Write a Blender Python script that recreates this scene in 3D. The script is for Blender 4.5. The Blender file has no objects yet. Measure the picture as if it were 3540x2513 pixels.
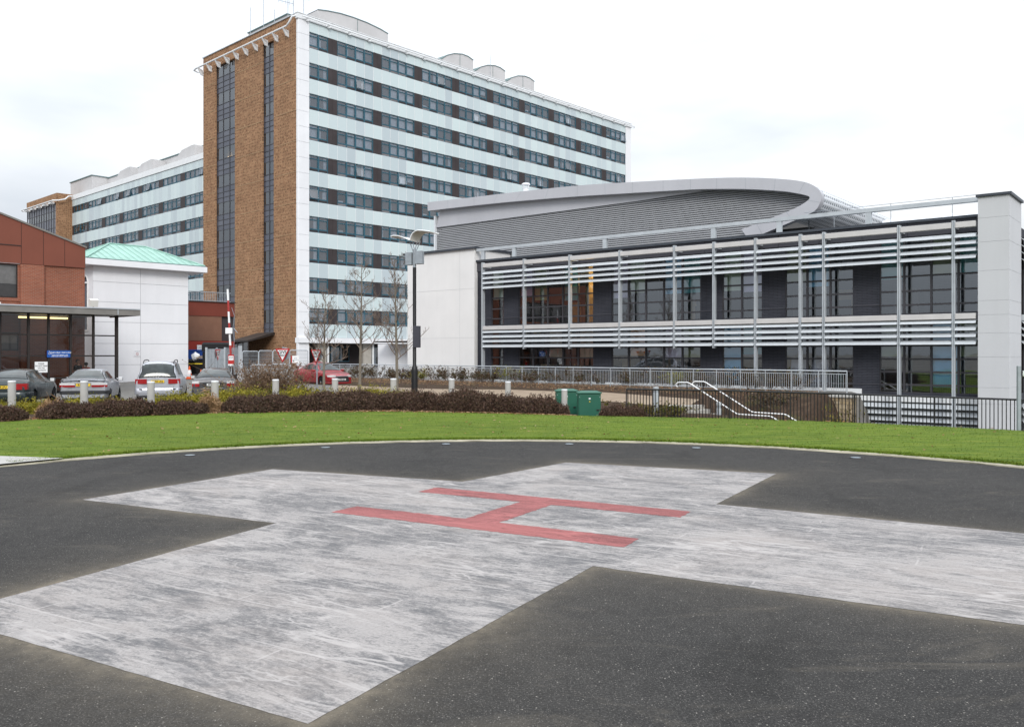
import bpy, bmesh, math, random
import numpy as np
from mathutils import Vector, Matrix
R = math.radians
random.seed(7)
rng = np.random.default_rng(11)
S = bpy.context.scene
COL = S.collection

# ------------------------------------------------------------------ camera
cam_d = bpy.data.cameras.new("camera")
cam_d.sensor_width = 36.0
cam_d.lens = 36.0 * 2970 / 3540
cam_d.shift_y = -(1256.5 - 1222) / 3540
cam_d.clip_end = 3000
cam = bpy.data.objects.new("camera", cam_d)
COL.objects.link(cam)
cam.location = (0, 0, 1.75)
cam.rotation_euler = (R(90), 0, 0)
S.camera = cam

# ------------------------------------------------------------------ sky and sun (overcast)
W = bpy.data.worlds.new("World")
S.world = W
W.use_nodes = True
nt = W.node_tree
for n in list(nt.nodes):
    nt.nodes.remove(n)
N = nt.nodes.new
out = N("ShaderNodeOutputWorld")
bg = N("ShaderNodeBackground")
bg.inputs["Strength"].default_value = 0.1
sky = N("ShaderNodeTexSky")
sky.sky_type = 'NISHITA'
sky.sun_disc = False
sky.sun_elevation = R(31)
sky.sun_rotation = R(171)
tc = N("ShaderNodeTexCoord")
mp = N("ShaderNodeMapping")
mp.inputs["Scale"].default_value = (1.0, 1.0, 3.2)
nz = N("ShaderNodeTexNoise")
nz.inputs["Scale"].default_value = 1.7
nz.inputs["Detail"].default_value = 5
nz.inputs["Roughness"].default_value = 0.5
rp = N("ShaderNodeValToRGB")
rp.color_ramp.elements[0].position = 0.44
rp.color_ramp.elements[0].color = (7.9, 8.55, 9.4, 1)
rp.color_ramp.elements[1].position = 0.66
rp.color_ramp.elements[1].color = (11.6, 11.9, 12.2, 1)
mx = N("ShaderNodeMix")
mx.data_type = 'RGBA'
mx.inputs["Factor"].default_value = 0.97
nt.links.new(tc.outputs["Generated"], mp.inputs["Vector"])
nt.links.new(mp.outputs["Vector"], nz.inputs["Vector"])
nt.links.new(nz.outputs["Fac"], rp.inputs["Fac"])
nt.links.new(sky.outputs["Color"], mx.inputs["A"])
nt.links.new(rp.outputs["Color"], mx.inputs["B"])
# overcast sky: brighter towards the zenith
sp = N("ShaderNodeSeparateXYZ")
el = N("ShaderNodeMath"); el.operation = 'MULTIPLY_ADD'; el.use_clamp = False
el.inputs[1].default_value = 1.42
el.inputs[2].default_value = 0.49
cl = N("ShaderNodeMath"); cl.operation = 'MAXIMUM'; cl.inputs[1].default_value = 0.0
sc_ = N("ShaderNodeVectorMath"); sc_.operation = 'SCALE'
nt.links.new(tc.outputs["Generated"], sp.inputs[0])
nt.links.new(sp.outputs["Z"], cl.inputs[0])
nt.links.new(cl.outputs[0], el.inputs[0])
nt.links.new(mx.outputs["Result"], sc_.inputs[0])
nt.links.new(el.outputs[0], sc_.inputs["Scale"])
nt.links.new(sc_.outputs["Vector"], bg.inputs["Color"])
nt.links.new(bg.outputs["Background"], out.inputs["Surface"])
sun_d = bpy.data.lights.new("sun", 'SUN')
sun_d.energy = 1.5
sun_d.angle = R(18)
sun_d.color = (1.0, 0.97, 0.92)
sun = bpy.data.objects.new("sun", sun_d)
COL.objects.link(sun)
# light comes from behind the camera, over its right shoulder
sd = Vector((0.14, -0.85, 0.52)).normalized()
sun.rotation_euler = sd.to_track_quat('Z', 'Y').to_euler()

S.view_settings.view_transform = 'Standard'
S.view_settings.look = 'None'
S.view_settings.exposure = 0.35
S.view_settings.gamma = 1.0
S.view_settings.use_curve_mapping = False
S.cycles.max_bounces = 6
S.cycles.transparent_max_bounces = 12

# ------------------------------------------------------------------ materials
def srgb(r, g, b):
    def f(c):
        c /= 255.0
        return c / 12.92 if c <= 0.04045 else ((c + 0.055) / 1.055) ** 2.4
    return (f(r), f(g), f(b))

class NT:
    def __init__(s, name):
        s.m = bpy.data.materials.new(name)
        s.m.use_nodes = True
        s.t = s.m.node_tree
        for n in list(s.t.nodes):
            s.t.nodes.remove(n)
        s.out = s.t.nodes.new("ShaderNodeOutputMaterial")
    def n(s, typ, **kw):
        nd = s.t.nodes.new(typ)
        for k, v in kw.items():
            if k.startswith('i_'):
                key = k[2:].replace('_', ' ')
                nd.inputs[key].default_value = v
            else:
                setattr(nd, k, v)
        return nd
    def l(s, a, b):
        s.t.links.new(a, b)
    def bsdf(s, rough=0.6, spec=0.3, metal=0.0):
        b = s.n("ShaderNodeBsdfPrincipled")
        b.inputs["Roughness"].default_value = rough
        b.inputs["Specular IOR Level"].default_value = spec
        b.inputs["Metallic"].default_value = metal
        s.l(b.outputs[0], s.out.inputs["Surface"])
        return b
    def coords(s, scale=(1, 1, 1), rot=0, kind="Object"):
        t = s.n("ShaderNodeTexCoord")
        m = s.n("ShaderNodeMapping")
        m.inputs["Scale"].default_value = scale
        m.inputs["Rotation"].default_value = (0, 0, rot)
        s.l(t.outputs[kind], m.inputs["Vector"])
        return m.outputs["Vector"]
    def noise(s, vec, scale, detail=4, rough=0.55, dist=0.0):
        n = s.n("ShaderNodeTexNoise")
        n.inputs["Scale"].default_value = scale
        n.inputs["Detail"].default_value = detail
        n.inputs["Roughness"].default_value = rough
        n.inputs["Distortion"].default_value = dist
        s.l(vec, n.inputs["Vector"])
        return n.outputs["Fac"]
    def ramp(s, fac, stops):
        r = s.n("ShaderNodeValToRGB")
        e = r.color_ramp.elements
        while len(e) < len(stops):
            e.new(0.5)
        for i, (p, c) in enumerate(stops):
            e[i].position = p
            e[i].color = (c, c, c, 1) if not hasattr(c, '__len__') else (c[0], c[1], c[2], 1)
        s.l(fac, r.inputs["Fac"])
        return r.outputs["Color"]
    def mix(s, fac, a, b, blend='MIX'):
        m = s.n("ShaderNodeMix", data_type='RGBA', blend_type=blend)
        for sock, v in (("Factor", fac), ("A", a), ("B", b)):
            if isinstance(v, (int, float)):
                m.inputs[sock].default_value = v if sock == "Factor" else (v, v, v, 1)
            elif isinstance(v, tuple):
                m.inputs[sock].default_value = (v[0], v[1], v[2], 1)
            else:
                s.l(v, m.inputs[sock])
        return m.outputs["Result"]
    def bump(s, h, b, strength=0.3, dist=0.02):
        n = s.n("ShaderNodeBump")
        n.inputs["Strength"].default_value = strength
        n.inputs["Distance"].default_value = dist
        s.l(h, n.inputs["Height"])
        s.l(n.outputs[0], b.inputs["Normal"])

MATS = {}
def plain(name, col, rough=0.55, spec=0.3, metal=0.0, var=0.12, scale=1.5):
    """painted / metal surface with soft grime variation"""
    if name in MATS:
        return MATS[name]
    t = NT(name)
    b = t.bsdf(rough, spec, metal)
    v = t.coords()
    f = t.noise(v, scale, 6, 0.6)
    lo = tuple(c * (1 - var) for c in col)
    hi = tuple(min(1, c * (1 + var * 0.6)) for c in col)
    t.l(t.ramp(f, [(0.3, lo), (0.7, hi)]), b.inputs["Base Color"])
    MATS[name] = t.m
    return t.m

def weathered(name, col, rough, spec, metal=0.0, var=0.05, scale=0.4, streak=0.05):
    """painted or rendered sheet with faint rain streaks and soft grime"""
    t = NT(name)
    b = t.bsdf(rough, spec, metal)
    f = t.noise(t.coords(), scale, 6, 0.6)
    c = t.ramp(f, [(0.3, tuple(k * (1 - var) for k in col)), (0.7, tuple(min(1, k * (1 + var * 0.6)) for k in col))])
    sf = t.noise(t.coords((1.0, 1.0, 0.07)), 0.9, 8, 0.65)
    c = t.mix(1.0, c, t.ramp(sf, [(0.40, 1.0), (0.72, 1.0 - streak)]), 'MULTIPLY')
    g2 = t.noise(t.coords(), 0.25, 8, 0.7)
    c = t.mix(1.0, c, t.ramp(g2, [(0.45, 1.0), (0.75, 1.0 - streak * 0.8)]), 'MULTIPLY')
    t.l(c, b.inputs["Base Color"])
    MATS[name] = t.m
    return t.m

def island(name, cols, rough=0.8, spec=0.2, trans=0.0):
    """one random colour per loose face group (leaves, panels)"""
    t = NT(name)
    b = t.bsdf(rough, spec)
    g = t.n("ShaderNodeNewGeometry")
    k = len(cols)
    oi = t.n("ShaderNodeObjectInfo")
    ad = t.n("ShaderNodeMath", operation='ADD'); t.l(g.outputs["Random Per Island"], ad.inputs[0]); t.l(oi.outputs["Random"], ad.inputs[1])
    fr_ = t.n("ShaderNodeMath", operation='FRACT'); t.l(ad.outputs[0], fr_.inputs[0])
    c = t.ramp(fr_.outputs[0], [(i / max(1, k - 1), cc) for i, cc in enumerate(cols)])
    t.l(c, b.inputs["Base Color"])
    MATS[name] = t.m
    return t.m

def brick(name, c1, c2, mortar, bw=0.23, bh=0.075, rough=0.85, bias=0.0, msize=0.012, spots=None):
    t = NT(name)
    b = t.bsdf(rough, 0.15)
    tc = t.n("ShaderNodeTexCoord")
    sx = t.n("ShaderNodeSeparateXYZ")
    t.l(tc.outputs["Object"], sx.inputs[0])
    ad = t.n("ShaderNodeMath", operation='ADD')
    t.l(sx.outputs[0], ad.inputs[0]); t.l(sx.outputs[1], ad.inputs[1])
    cb = t.n("ShaderNodeCombineXYZ")
    t.l(ad.outputs[0], cb.inputs[0]); t.l(sx.outputs[2], cb.inputs[1])
    br = t.n("ShaderNodeTexBrick")
    br.inputs["Scale"].default_value = 1.0
    br.inputs["Brick Width"].default_value = bw
    br.inputs["Row Height"].default_value = bh
    br.inputs["Mortar Size"].default_value = msize
    br.inputs["Bias"].default_value = bias
    br.inputs["Color1"].default_value = (*c1, 1)
    br.inputs["Color2"].default_value = (*c2, 1)
    br.inputs["Mortar"].default_value = (*mortar, 1)
    t.l(cb.outputs[0], br.inputs["Vector"])
    f = t.noise(cb.outputs[0], 0.5, 6, 0.6)
    col = t.mix(0.55, br.outputs["Color"], t.ramp(f, [(0.3, 0.62), (0.7, 1.15)]), 'MULTIPLY')
    if spots:
        vo = t.n("ShaderNodeTexVoronoi", feature='F1')
        vo.inputs["Scale"].default_value = spots[0]
        vo.inputs["Randomness"].default_value = 0.35
        t.l(cb.outputs[0], vo.inputs["Vector"])
        k = t.ramp(vo.outputs["Distance"], [(0.22, 0.7), (0.36, 0.0)])
        col = t.mix(k, col, spots[1])
        w = t.noise(cb.outputs[0], 3.3, 3)
        col = t.mix(t.ramp(w, [(0.56, 0.0), (0.75, 0.5)]), col, spots[2])
    t.l(col, b.inputs["Base Color"])
    t.bump(br.outputs["Fac"], b, 0.25, -0.01)
    MATS[name] = t.m
    return t.m

def glass(name, tint, refl=0.16, clear=0.6):
    t = NT(name)
    tr = t.n("ShaderNodeBsdfTransparent")
    tr.inputs[0].default_value = (*[c * clear for c in tint], 1)
    gl = t.n("ShaderNodeBsdfGlossy")
    gl.inputs["Roughness"].default_value = 0.02
    gl.inputs["Color"].default_value = (0.9, 0.93, 0.96, 1)
    v = t.coords()
    wob = t.noise(v, 0.9, 2)
    bp = t.n("ShaderNodeBump")
    bp.inputs["Strength"].default_value = 0.04
    bp.inputs["Distance"].default_value = 0.05
    t.l(wob, bp.inputs["Height"])
    t.l(bp.outputs[0], gl.inputs["Normal"])
    lw = t.n("ShaderNodeFresnel")
    lw.inputs["IOR"].default_value = 1.5
    ma = t.n("ShaderNodeMath", operation='ADD')
    ma.inputs[1].default_value = refl - 0.04
    ma.use_clamp = True
    t.l(lw.outputs[0], ma.inputs[0])
    mx = t.n("ShaderNodeMixShader")
    t.l(ma.outputs[0], mx.inputs[0]); t.l(tr.outputs[0], mx.inputs[1]); t.l(gl.outputs[0], mx.inputs[2])
    t.l(mx.outputs[0], t.out.inputs["Surface"])
    MATS[name] = t.m
    return t.m

def emit(name, col, strength):
    t = NT(name)
    e = t.n("ShaderNodeEmission")
    e.inputs["Color"].default_value = (*col, 1)
    e.inputs["Strength"].default_value = strength
    t.l(e.outputs[0], t.out.inputs["Surface"])
    MATS[name] = t.m
    return t.m

M = MATS
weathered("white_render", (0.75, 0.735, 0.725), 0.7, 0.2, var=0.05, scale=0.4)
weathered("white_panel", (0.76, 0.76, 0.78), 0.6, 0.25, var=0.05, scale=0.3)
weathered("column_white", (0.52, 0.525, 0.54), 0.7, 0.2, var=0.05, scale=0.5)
plain("white_paint", (0.78, 0.78, 0.78), 0.45, 0.3, var=0.06)
plain("white_metal", (0.72, 0.73, 0.74), 0.4, 0.4, var=0.06)
plain("offwhite", (0.66, 0.64, 0.60), 0.5, 0.3, var=0.06)
plain("silver_beam", (0.56, 0.54, 0.53), 0.5, 0.35, 0.1, var=0.08)
plain("silver", (0.47, 0.50, 0.53), 0.42, 0.4, 0.25, var=0.12)
plain("pad_lens", (0.17, 0.205, 0.235), 0.3, 0.5, var=0.2, scale=9)
plain("galvanised", (0.32, 0.35, 0.38), 0.55, 0.35, 0.3, var=0.2, scale=3)
plain("blade", (0.51, 0.535, 0.56), 0.35, 0.4, 0.05, var=0.05)
weathered("roof_metal", (0.47, 0.47, 0.50), 0.45, 0.4, 0.08, var=0.05, scale=0.35)
plain("roof_light", (0.66, 0.68, 0.71), 0.4, 0.4, 0.05, var=0.05)
plain("louvre_metal", (0.33, 0.335, 0.35), 0.5, 0.3, 0.1, var=0.06)
plain("louvre_dark", (0.17, 0.172, 0.178), 0.8, 0.1)
plain("coping", (0.055, 0.062, 0.075), 0.45, 0.35, 0.1, var=0.15)
plain("fascia_dark", (0.058, 0.058, 0.070), 0.5, 0.3, var=0.12)
plain("frame_dark", (0.050, 0.048, 0.055), 0.45, 0.35, var=0.1)
plain("teal_frame", (0.026, 0.098, 0.138), 0.45, 0.35, var=0.15)
plain("infill_brown", (0.045, 0.036, 0.037), 0.55, 0.25, var=0.25, scale=0.8)
weathered("plant_grey", (0.50, 0.49, 0.49), 0.7, 0.2, var=0.10, scale=0.3)
plain("plant_trim", (0.12, 0.18, 0.18), 0.6, 0.2)
plain("black_metal", (0.012, 0.012, 0.013), 0.45, 0.35, var=0.2)
plain("black_rubber", (0.014, 0.014, 0.015), 0.8, 0.15)
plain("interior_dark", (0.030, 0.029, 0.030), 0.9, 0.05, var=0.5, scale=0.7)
plain("interior_mid", (0.10, 0.085, 0.075), 0.9, 0.05, var=0.5, scale=0.6)
plain("interior_warm", (0.42, 0.28, 0.13), 0.9, 0.05, var=0.4, scale=0.9)
plain("dark_glass_panel", (0.075, 0.080, 0.105), 0.18, 0.5, var=0.25, scale=0.6)
plain("pale_brick", (0.40, 0.28, 0.17), 0.85, 0.15, var=0.3, scale=1.2)
plain("concrete", (0.40, 0.37, 0.33), 0.85, 0.15, var=0.15)
weathered("rust_cladding", (0.19, 0.062, 0.040), 0.6, 0.25, var=0.10, scale=0.5)
plain("maroon_cladding", (0.155, 0.035, 0.022), 0.6, 0.25, var=0.12, scale=0.5)
plain("red_cladding", (0.27, 0.030, 0.018), 0.6, 0.25, var=0.12, scale=0.5)
plain("shutter_brown", (0.19, 0.095, 0.062), 0.65, 0.2, var=0.10)
plain("canopy_grey", (0.20, 0.19, 0.175), 0.6, 0.3, var=0.15)
plain("copper_green", (0.29, 0.47, 0.405), 0.55, 0.3, var=0.14, scale=0.9)
plain("brown_frame", (0.030, 0.024, 0.022), 0.5, 0.3)
plain("cabinet_green", (0.014, 0.098, 0.062), 0.42, 0.4, var=0.10)
plain("bollard_white", (0.41, 0.40, 0.375), 0.55, 0.3, var=0.12, scale=3)
plain("barrier_red", (0.36, 0.035, 0.032), 0.5, 0.35, var=0.15)
plain("sign_red", (0.42, 0.02, 0.02), 0.45, 0.35)
plain("sign_blue", (0.012, 0.085, 0.36), 0.45, 0.35)
plain("skip_blue", (0.010, 0.06, 0.30), 0.55, 0.3, var=0.2)
plain("cone_orange", (0.62, 0.10, 0.025), 0.6, 0.25)
plain("yellow_plastic", (0.66, 0.48, 0.03), 0.5, 0.3)
plain("plate_yellow", (0.70, 0.47, 0.03), 0.5, 0.3)
plain("plate_white", (0.62, 0.62, 0.60), 0.5, 0.3)
plain("ink_black", (0.02, 0.02, 0.022), 0.6, 0.2)
plain("skin", (0.42, 0.24, 0.17), 0.6, 0.25)
plain("hair_dark", (0.015, 0.011, 0.009), 0.7, 0.2)
plain("cloth_dark", (0.014, 0.015, 0.02), 0.9, 0.1)
plain("cloth_red", (0.55, 0.035, 0.025), 0.9, 0.1)
plain("cloth_jeans", (0.03, 0.04, 0.08), 0.9, 0.1)
plain("curtain", (0.78, 0.78, 0.80), 0.95, 0.05, var=0.2, scale=4)
plain("curtain_dim", (0.20, 0.185, 0.19), 0.95, 0.05, var=0.2, scale=3)
for nm, c in (("blind_green", (0.58, 0.70, 0.54)), ("blind_olive", (0.27, 0.32, 0.15)), ("blind_lilac", (0.60, 0.56, 0.72)),
              ("blind_blue", (0.24, 0.58, 0.82)), ("blind_teal", (0.09, 0.40, 0.42)), ("blind_orange", (0.75, 0.38, 0.09)),
              ("blind_tan", (0.62, 0.52, 0.38)), ("board_white", (0.6, 0.6, 0.66))):
    plain(nm, c, 0.9, 0.05, var=0.1)
plain("bark_grey", (0.20, 0.175, 0.14), 0.9, 0.1, var=0.3, scale=6)
plain("twig_brown", (0.19, 0.145, 0.115), 0.9, 0.1, var=0.3, scale=6)
plain("tyre", (0.012, 0.012, 0.013), 0.85, 0.15)
plain("rim_metal", (0.42, 0.43, 0.45), 0.35, 0.5, 0.6)
plain("lamp_red", (0.30, 0.010, 0.012), 0.18, 0.6)
plain("lamp_clear", (0.62, 0.62, 0.62), 0.15, 0.6)
plain("bumper_black", (0.025, 0.026, 0.029), 0.6, 0.3)
plain("kerb_stone", (0.36, 0.33, 0.25), 0.85, 0.15, var=0.25, scale=2.5)
plain("path_concrete", (0.40, 0.385, 0.36), 0.85, 0.15, var=0.12, scale=3)
plain("stone_step", (0.36, 0.34, 0.31), 0.85, 0.15, var=0.2, scale=3)
def carpaint(name, col, metal=0.4):
    t = NT(name)
    b = t.bsdf(0.32, 0.5, metal)
    v = t.coords()
    f = t.noise(v, 2.2, 6, 0.65)
    t.l(t.ramp(f, [(0.3, tuple(c * 0.84 for c in col)), (0.7, tuple(min(1, c * 1.06) for c in col))]), b.inputs["Base Color"])
    t.l(t.ramp(t.noise(v, 5, 4), [(0.3, 0.24), (0.7, 0.42)]), b.inputs["Roughness"])
    b.inputs["Coat Weight"].default_value = 0.5
    b.inputs["Coat Roughness"].default_value = 0.08
    M[name] = t.m
carpaint("paint_darkgreen", (0.012, 0.022, 0.024), 0.2)
carpaint("paint_silver", (0.36, 0.37, 0.40), 0.45)
carpaint("paint_white_silver", (0.43, 0.44, 0.48), 0.3)
carpaint("paint_grey", (0.085, 0.083, 0.088), 0.35)
carpaint("paint_red", (0.28, 0.008, 0.012), 0.2)
glass("glass_tower", (0.86, 0.93, 1.0), 0.16, 0.88)
glass("glass_clinic", (0.93, 0.96, 1.0), 0.22, 0.97)
glass("glass_porch", (0.80, 0.77, 0.74), 0.06, 0.84)
glass("glass_car", (0.42, 0.50, 0.50), 0.20, 0.6)
glass("glass_stair", (0.7, 0.7, 0.74), 0.16, 0.5)
emit("lamp_warm", (1.0, 0.72, 0.30), 22.0)
emit("lamp_tube", (1.0, 0.80, 0.36), 2.4)
brick("tower_brick", (0.36, 0.208, 0.116), (0.255, 0.135, 0.074), (0.29, 0.185, 0.118), 0.46, 0.15, spots=(2.7, (0.075, 0.038, 0.022), (0.50, 0.34, 0.19)))
brick("red_brick", (0.30, 0.095, 0.052), (0.235, 0.070, 0.040), (0.27, 0.16, 0.12), 0.225, 0.075)
brick("dark_brick", (0.056, 0.058, 0.072), (0.046, 0.048, 0.060), (0.026, 0.027, 0.034), 0.45, 0.075, rough=0.7)
island("spandrel", [(0.46, 0.53, 0.555), (0.52, 0.60, 0.61), (0.42, 0.48, 0.51), (0.54, 0.625, 0.63), (0.51, 0.59, 0.60), (0.55, 0.63, 0.635), (0.44, 0.50, 0.53)], 0.3, 0.45)
island("stair_panel", [(0.075, 0.08, 0.105), (0.055, 0.06, 0.08), (0.09, 0.095, 0.12)], 0.2, 0.5)
island("hedge_leaf", [(0.052, 0.028, 0.022), (0.085, 0.050, 0.036), (0.035, 0.022, 0.018), (0.10, 0.062, 0.042), (0.045, 0.036, 0.018), (0.075, 0.038, 0.030), (0.14, 0.085, 0.055)], 0.8, 0.2)
island("juniper_leaf", [(0.17, 0.15, 0.014), (0.26, 0.21, 0.018), (0.085, 0.10, 0.012), (0.32, 0.26, 0.03), (0.13, 0.125, 0.015), (0.20, 0.17, 0.02)], 0.8, 0.2)
island("dry_grass_leaf", [(0.30, 0.19, 0.10), (0.22, 0.13, 0.07), (0.36, 0.25, 0.14)], 0.85, 0.15)
island("bush_twig", [(0.13, 0.080, 0.050), (0.18, 0.12, 0.075), (0.09, 0.055, 0.038), (0.21, 0.14, 0.09)], 0.85, 0.15)
island("bush_leaf", [(0.09, 0.10, 0.018), (0.15, 0.13, 0.025), (0.11, 0.07, 0.03), (0.06, 0.075, 0.015)], 0.85, 0.15)
island("shrub_leaf", [(0.055, 0.022, 0.018), (0.04, 0.035, 0.014), (0.075, 0.035, 0.022), (0.06, 0.065, 0.018), (0.10, 0.055, 0.03), (0.035, 0.045, 0.014)], 0.75, 0.25)
island("shrub_leaf_yellow", [(0.22, 0.20, 0.03), (0.12, 0.14, 0.02), (0.28, 0.24, 0.05)], 0.75, 0.25)
island("litter_leaf", [(0.30, 0.16, 0.075), (0.20, 0.085, 0.04), (0.40, 0.27, 0.15), (0.13, 0.06, 0.03), (0.45, 0.35, 0.22)], 0.85, 0.15)
island("grass_blade", [(0.065, 0.11, 0.008), (0.092, 0.142, 0.010), (0.055, 0.095, 0.007), (0.13, 0.15, 0.020), (0.08, 0.125, 0.009)], 0.7, 0.2)
island("stone_rubble", [(0.34, 0.26, 0.16), (0.42, 0.34, 0.24), (0.26, 0.20, 0.13), (0.38, 0.28, 0.15)], 0.9, 0.1)

def mat_asphalt_pad():
    t = NT("pad_asphalt")
    b = t.bsdf(0.92, 0.08)
    v = t.coords()
    big = t.noise(v, 0.35, 5, 0.6)
    mid = t.noise(v, 6, 6, 0.7)
    fine = t.noise(v, 75, 5, 0.85)
    base = t.mix(0.5, t.ramp(big, [(0.3, (0.028, 0.027, 0.0265)), (0.7, (0.054, 0.051, 0.048))]),
                 t.ramp(mid, [(0.3, (0.027, 0.0265, 0.0265)), (0.7, (0.054, 0.052, 0.050))]))
    base = t.mix(0.75, base, t.ramp(fine, [(0.33, 0.35), (0.5, 0.95), (0.66, 2.5)]), 'MULTIPLY')
    # pale chippings
    for sc, thr, colr in ((26, 0.13, (0.30, 0.28, 0.25)), (60, 0.20, (0.19, 0.175, 0.16)), (44, 0.22, (0.13, 0.12, 0.11)), (90, 0.30, (0.12, 0.115, 0.105)), (9, 0.035, (0.50, 0.48, 0.45))):
        vo = t.n("ShaderNodeTexVoronoi", feature='F1')
        vo.inputs["Scale"].default_value = sc
        t.l(v, vo.inputs["Vector"])
        sep = t.n("ShaderNodeSeparateColor")
        t.l(vo.outputs["Color"], sep.inputs[0])
        pick = t.ramp(sep.outputs[0], [(0.66, 0.0), (0.68, 1.0)])
        k = t.mix(1.0, t.ramp(vo.outputs["Distance"], [(thr * 0.7, 1.0), (thr, 0.0)]), pick, 'MULTIPLY')
        base = t.mix(k, base, colr)
    # sandy dust lying along the painted edges (vertex attribute = how much grit has collected)
    at = t.n("ShaderNodeAttribute", attribute_name="grit")
    g = t.mix(1.0, at.outputs["Fac"], t.ramp(t.noise(v, 9, 6, 0.75), [(0.25, 0.25), (0.7, 1.0)]), 'MULTIPLY')
    base = t.mix(g, base, (0.21, 0.178, 0.135))
    # old stains, tyre rubber and a few dusty drifts
    s1 = t.noise(t.coords((1.0, 0.35, 1.0), 0.5), 0.9, 7, 0.7, 0.6)
    base = t.mix(t.ramp(s1, [(0.54, 0.0), (0.70, 0.55)]), base, t.mix(1.0, base, 0.55, 'MULTIPLY'))
    s2 = t.noise(t.coords((0.5, 1.6, 1.0), 0.5), 1.3, 8, 0.75, 0.8)
    base = t.mix(t.ramp(s2, [(0.56, 0.0), (0.74, 0.38)]), base, (0.17, 0.148, 0.118))
    t.l(base, b.inputs["Base Color"])
    t.bump(fine, b, 0.5, 0.006)
    M["pad_asphalt"] = t.m
mat_asphalt_pad()

def mat_asphalt_ground():
    t = NT("ground_asphalt")
    b = t.bsdf(0.9, 0.15)
    v = t.coords()
    c = t.mix(0.5, t.ramp(t.noise(v, 0.12, 5), [(0.3, (0.12, 0.115, 0.105)), (0.7, (0.20, 0.19, 0.175))]),
              t.ramp(t.noise(v, 3.0, 6, 0.7), [(0.3, (0.11, 0.105, 0.10)), (0.7, (0.22, 0.21, 0.19))]))
    t.l(c, b.inputs["Base Color"])
    t.bump(t.noise(v, 40, 3), b, 0.3, 0.01)
    M["ground_asphalt"] = t.m
mat_asphalt_ground()

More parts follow.
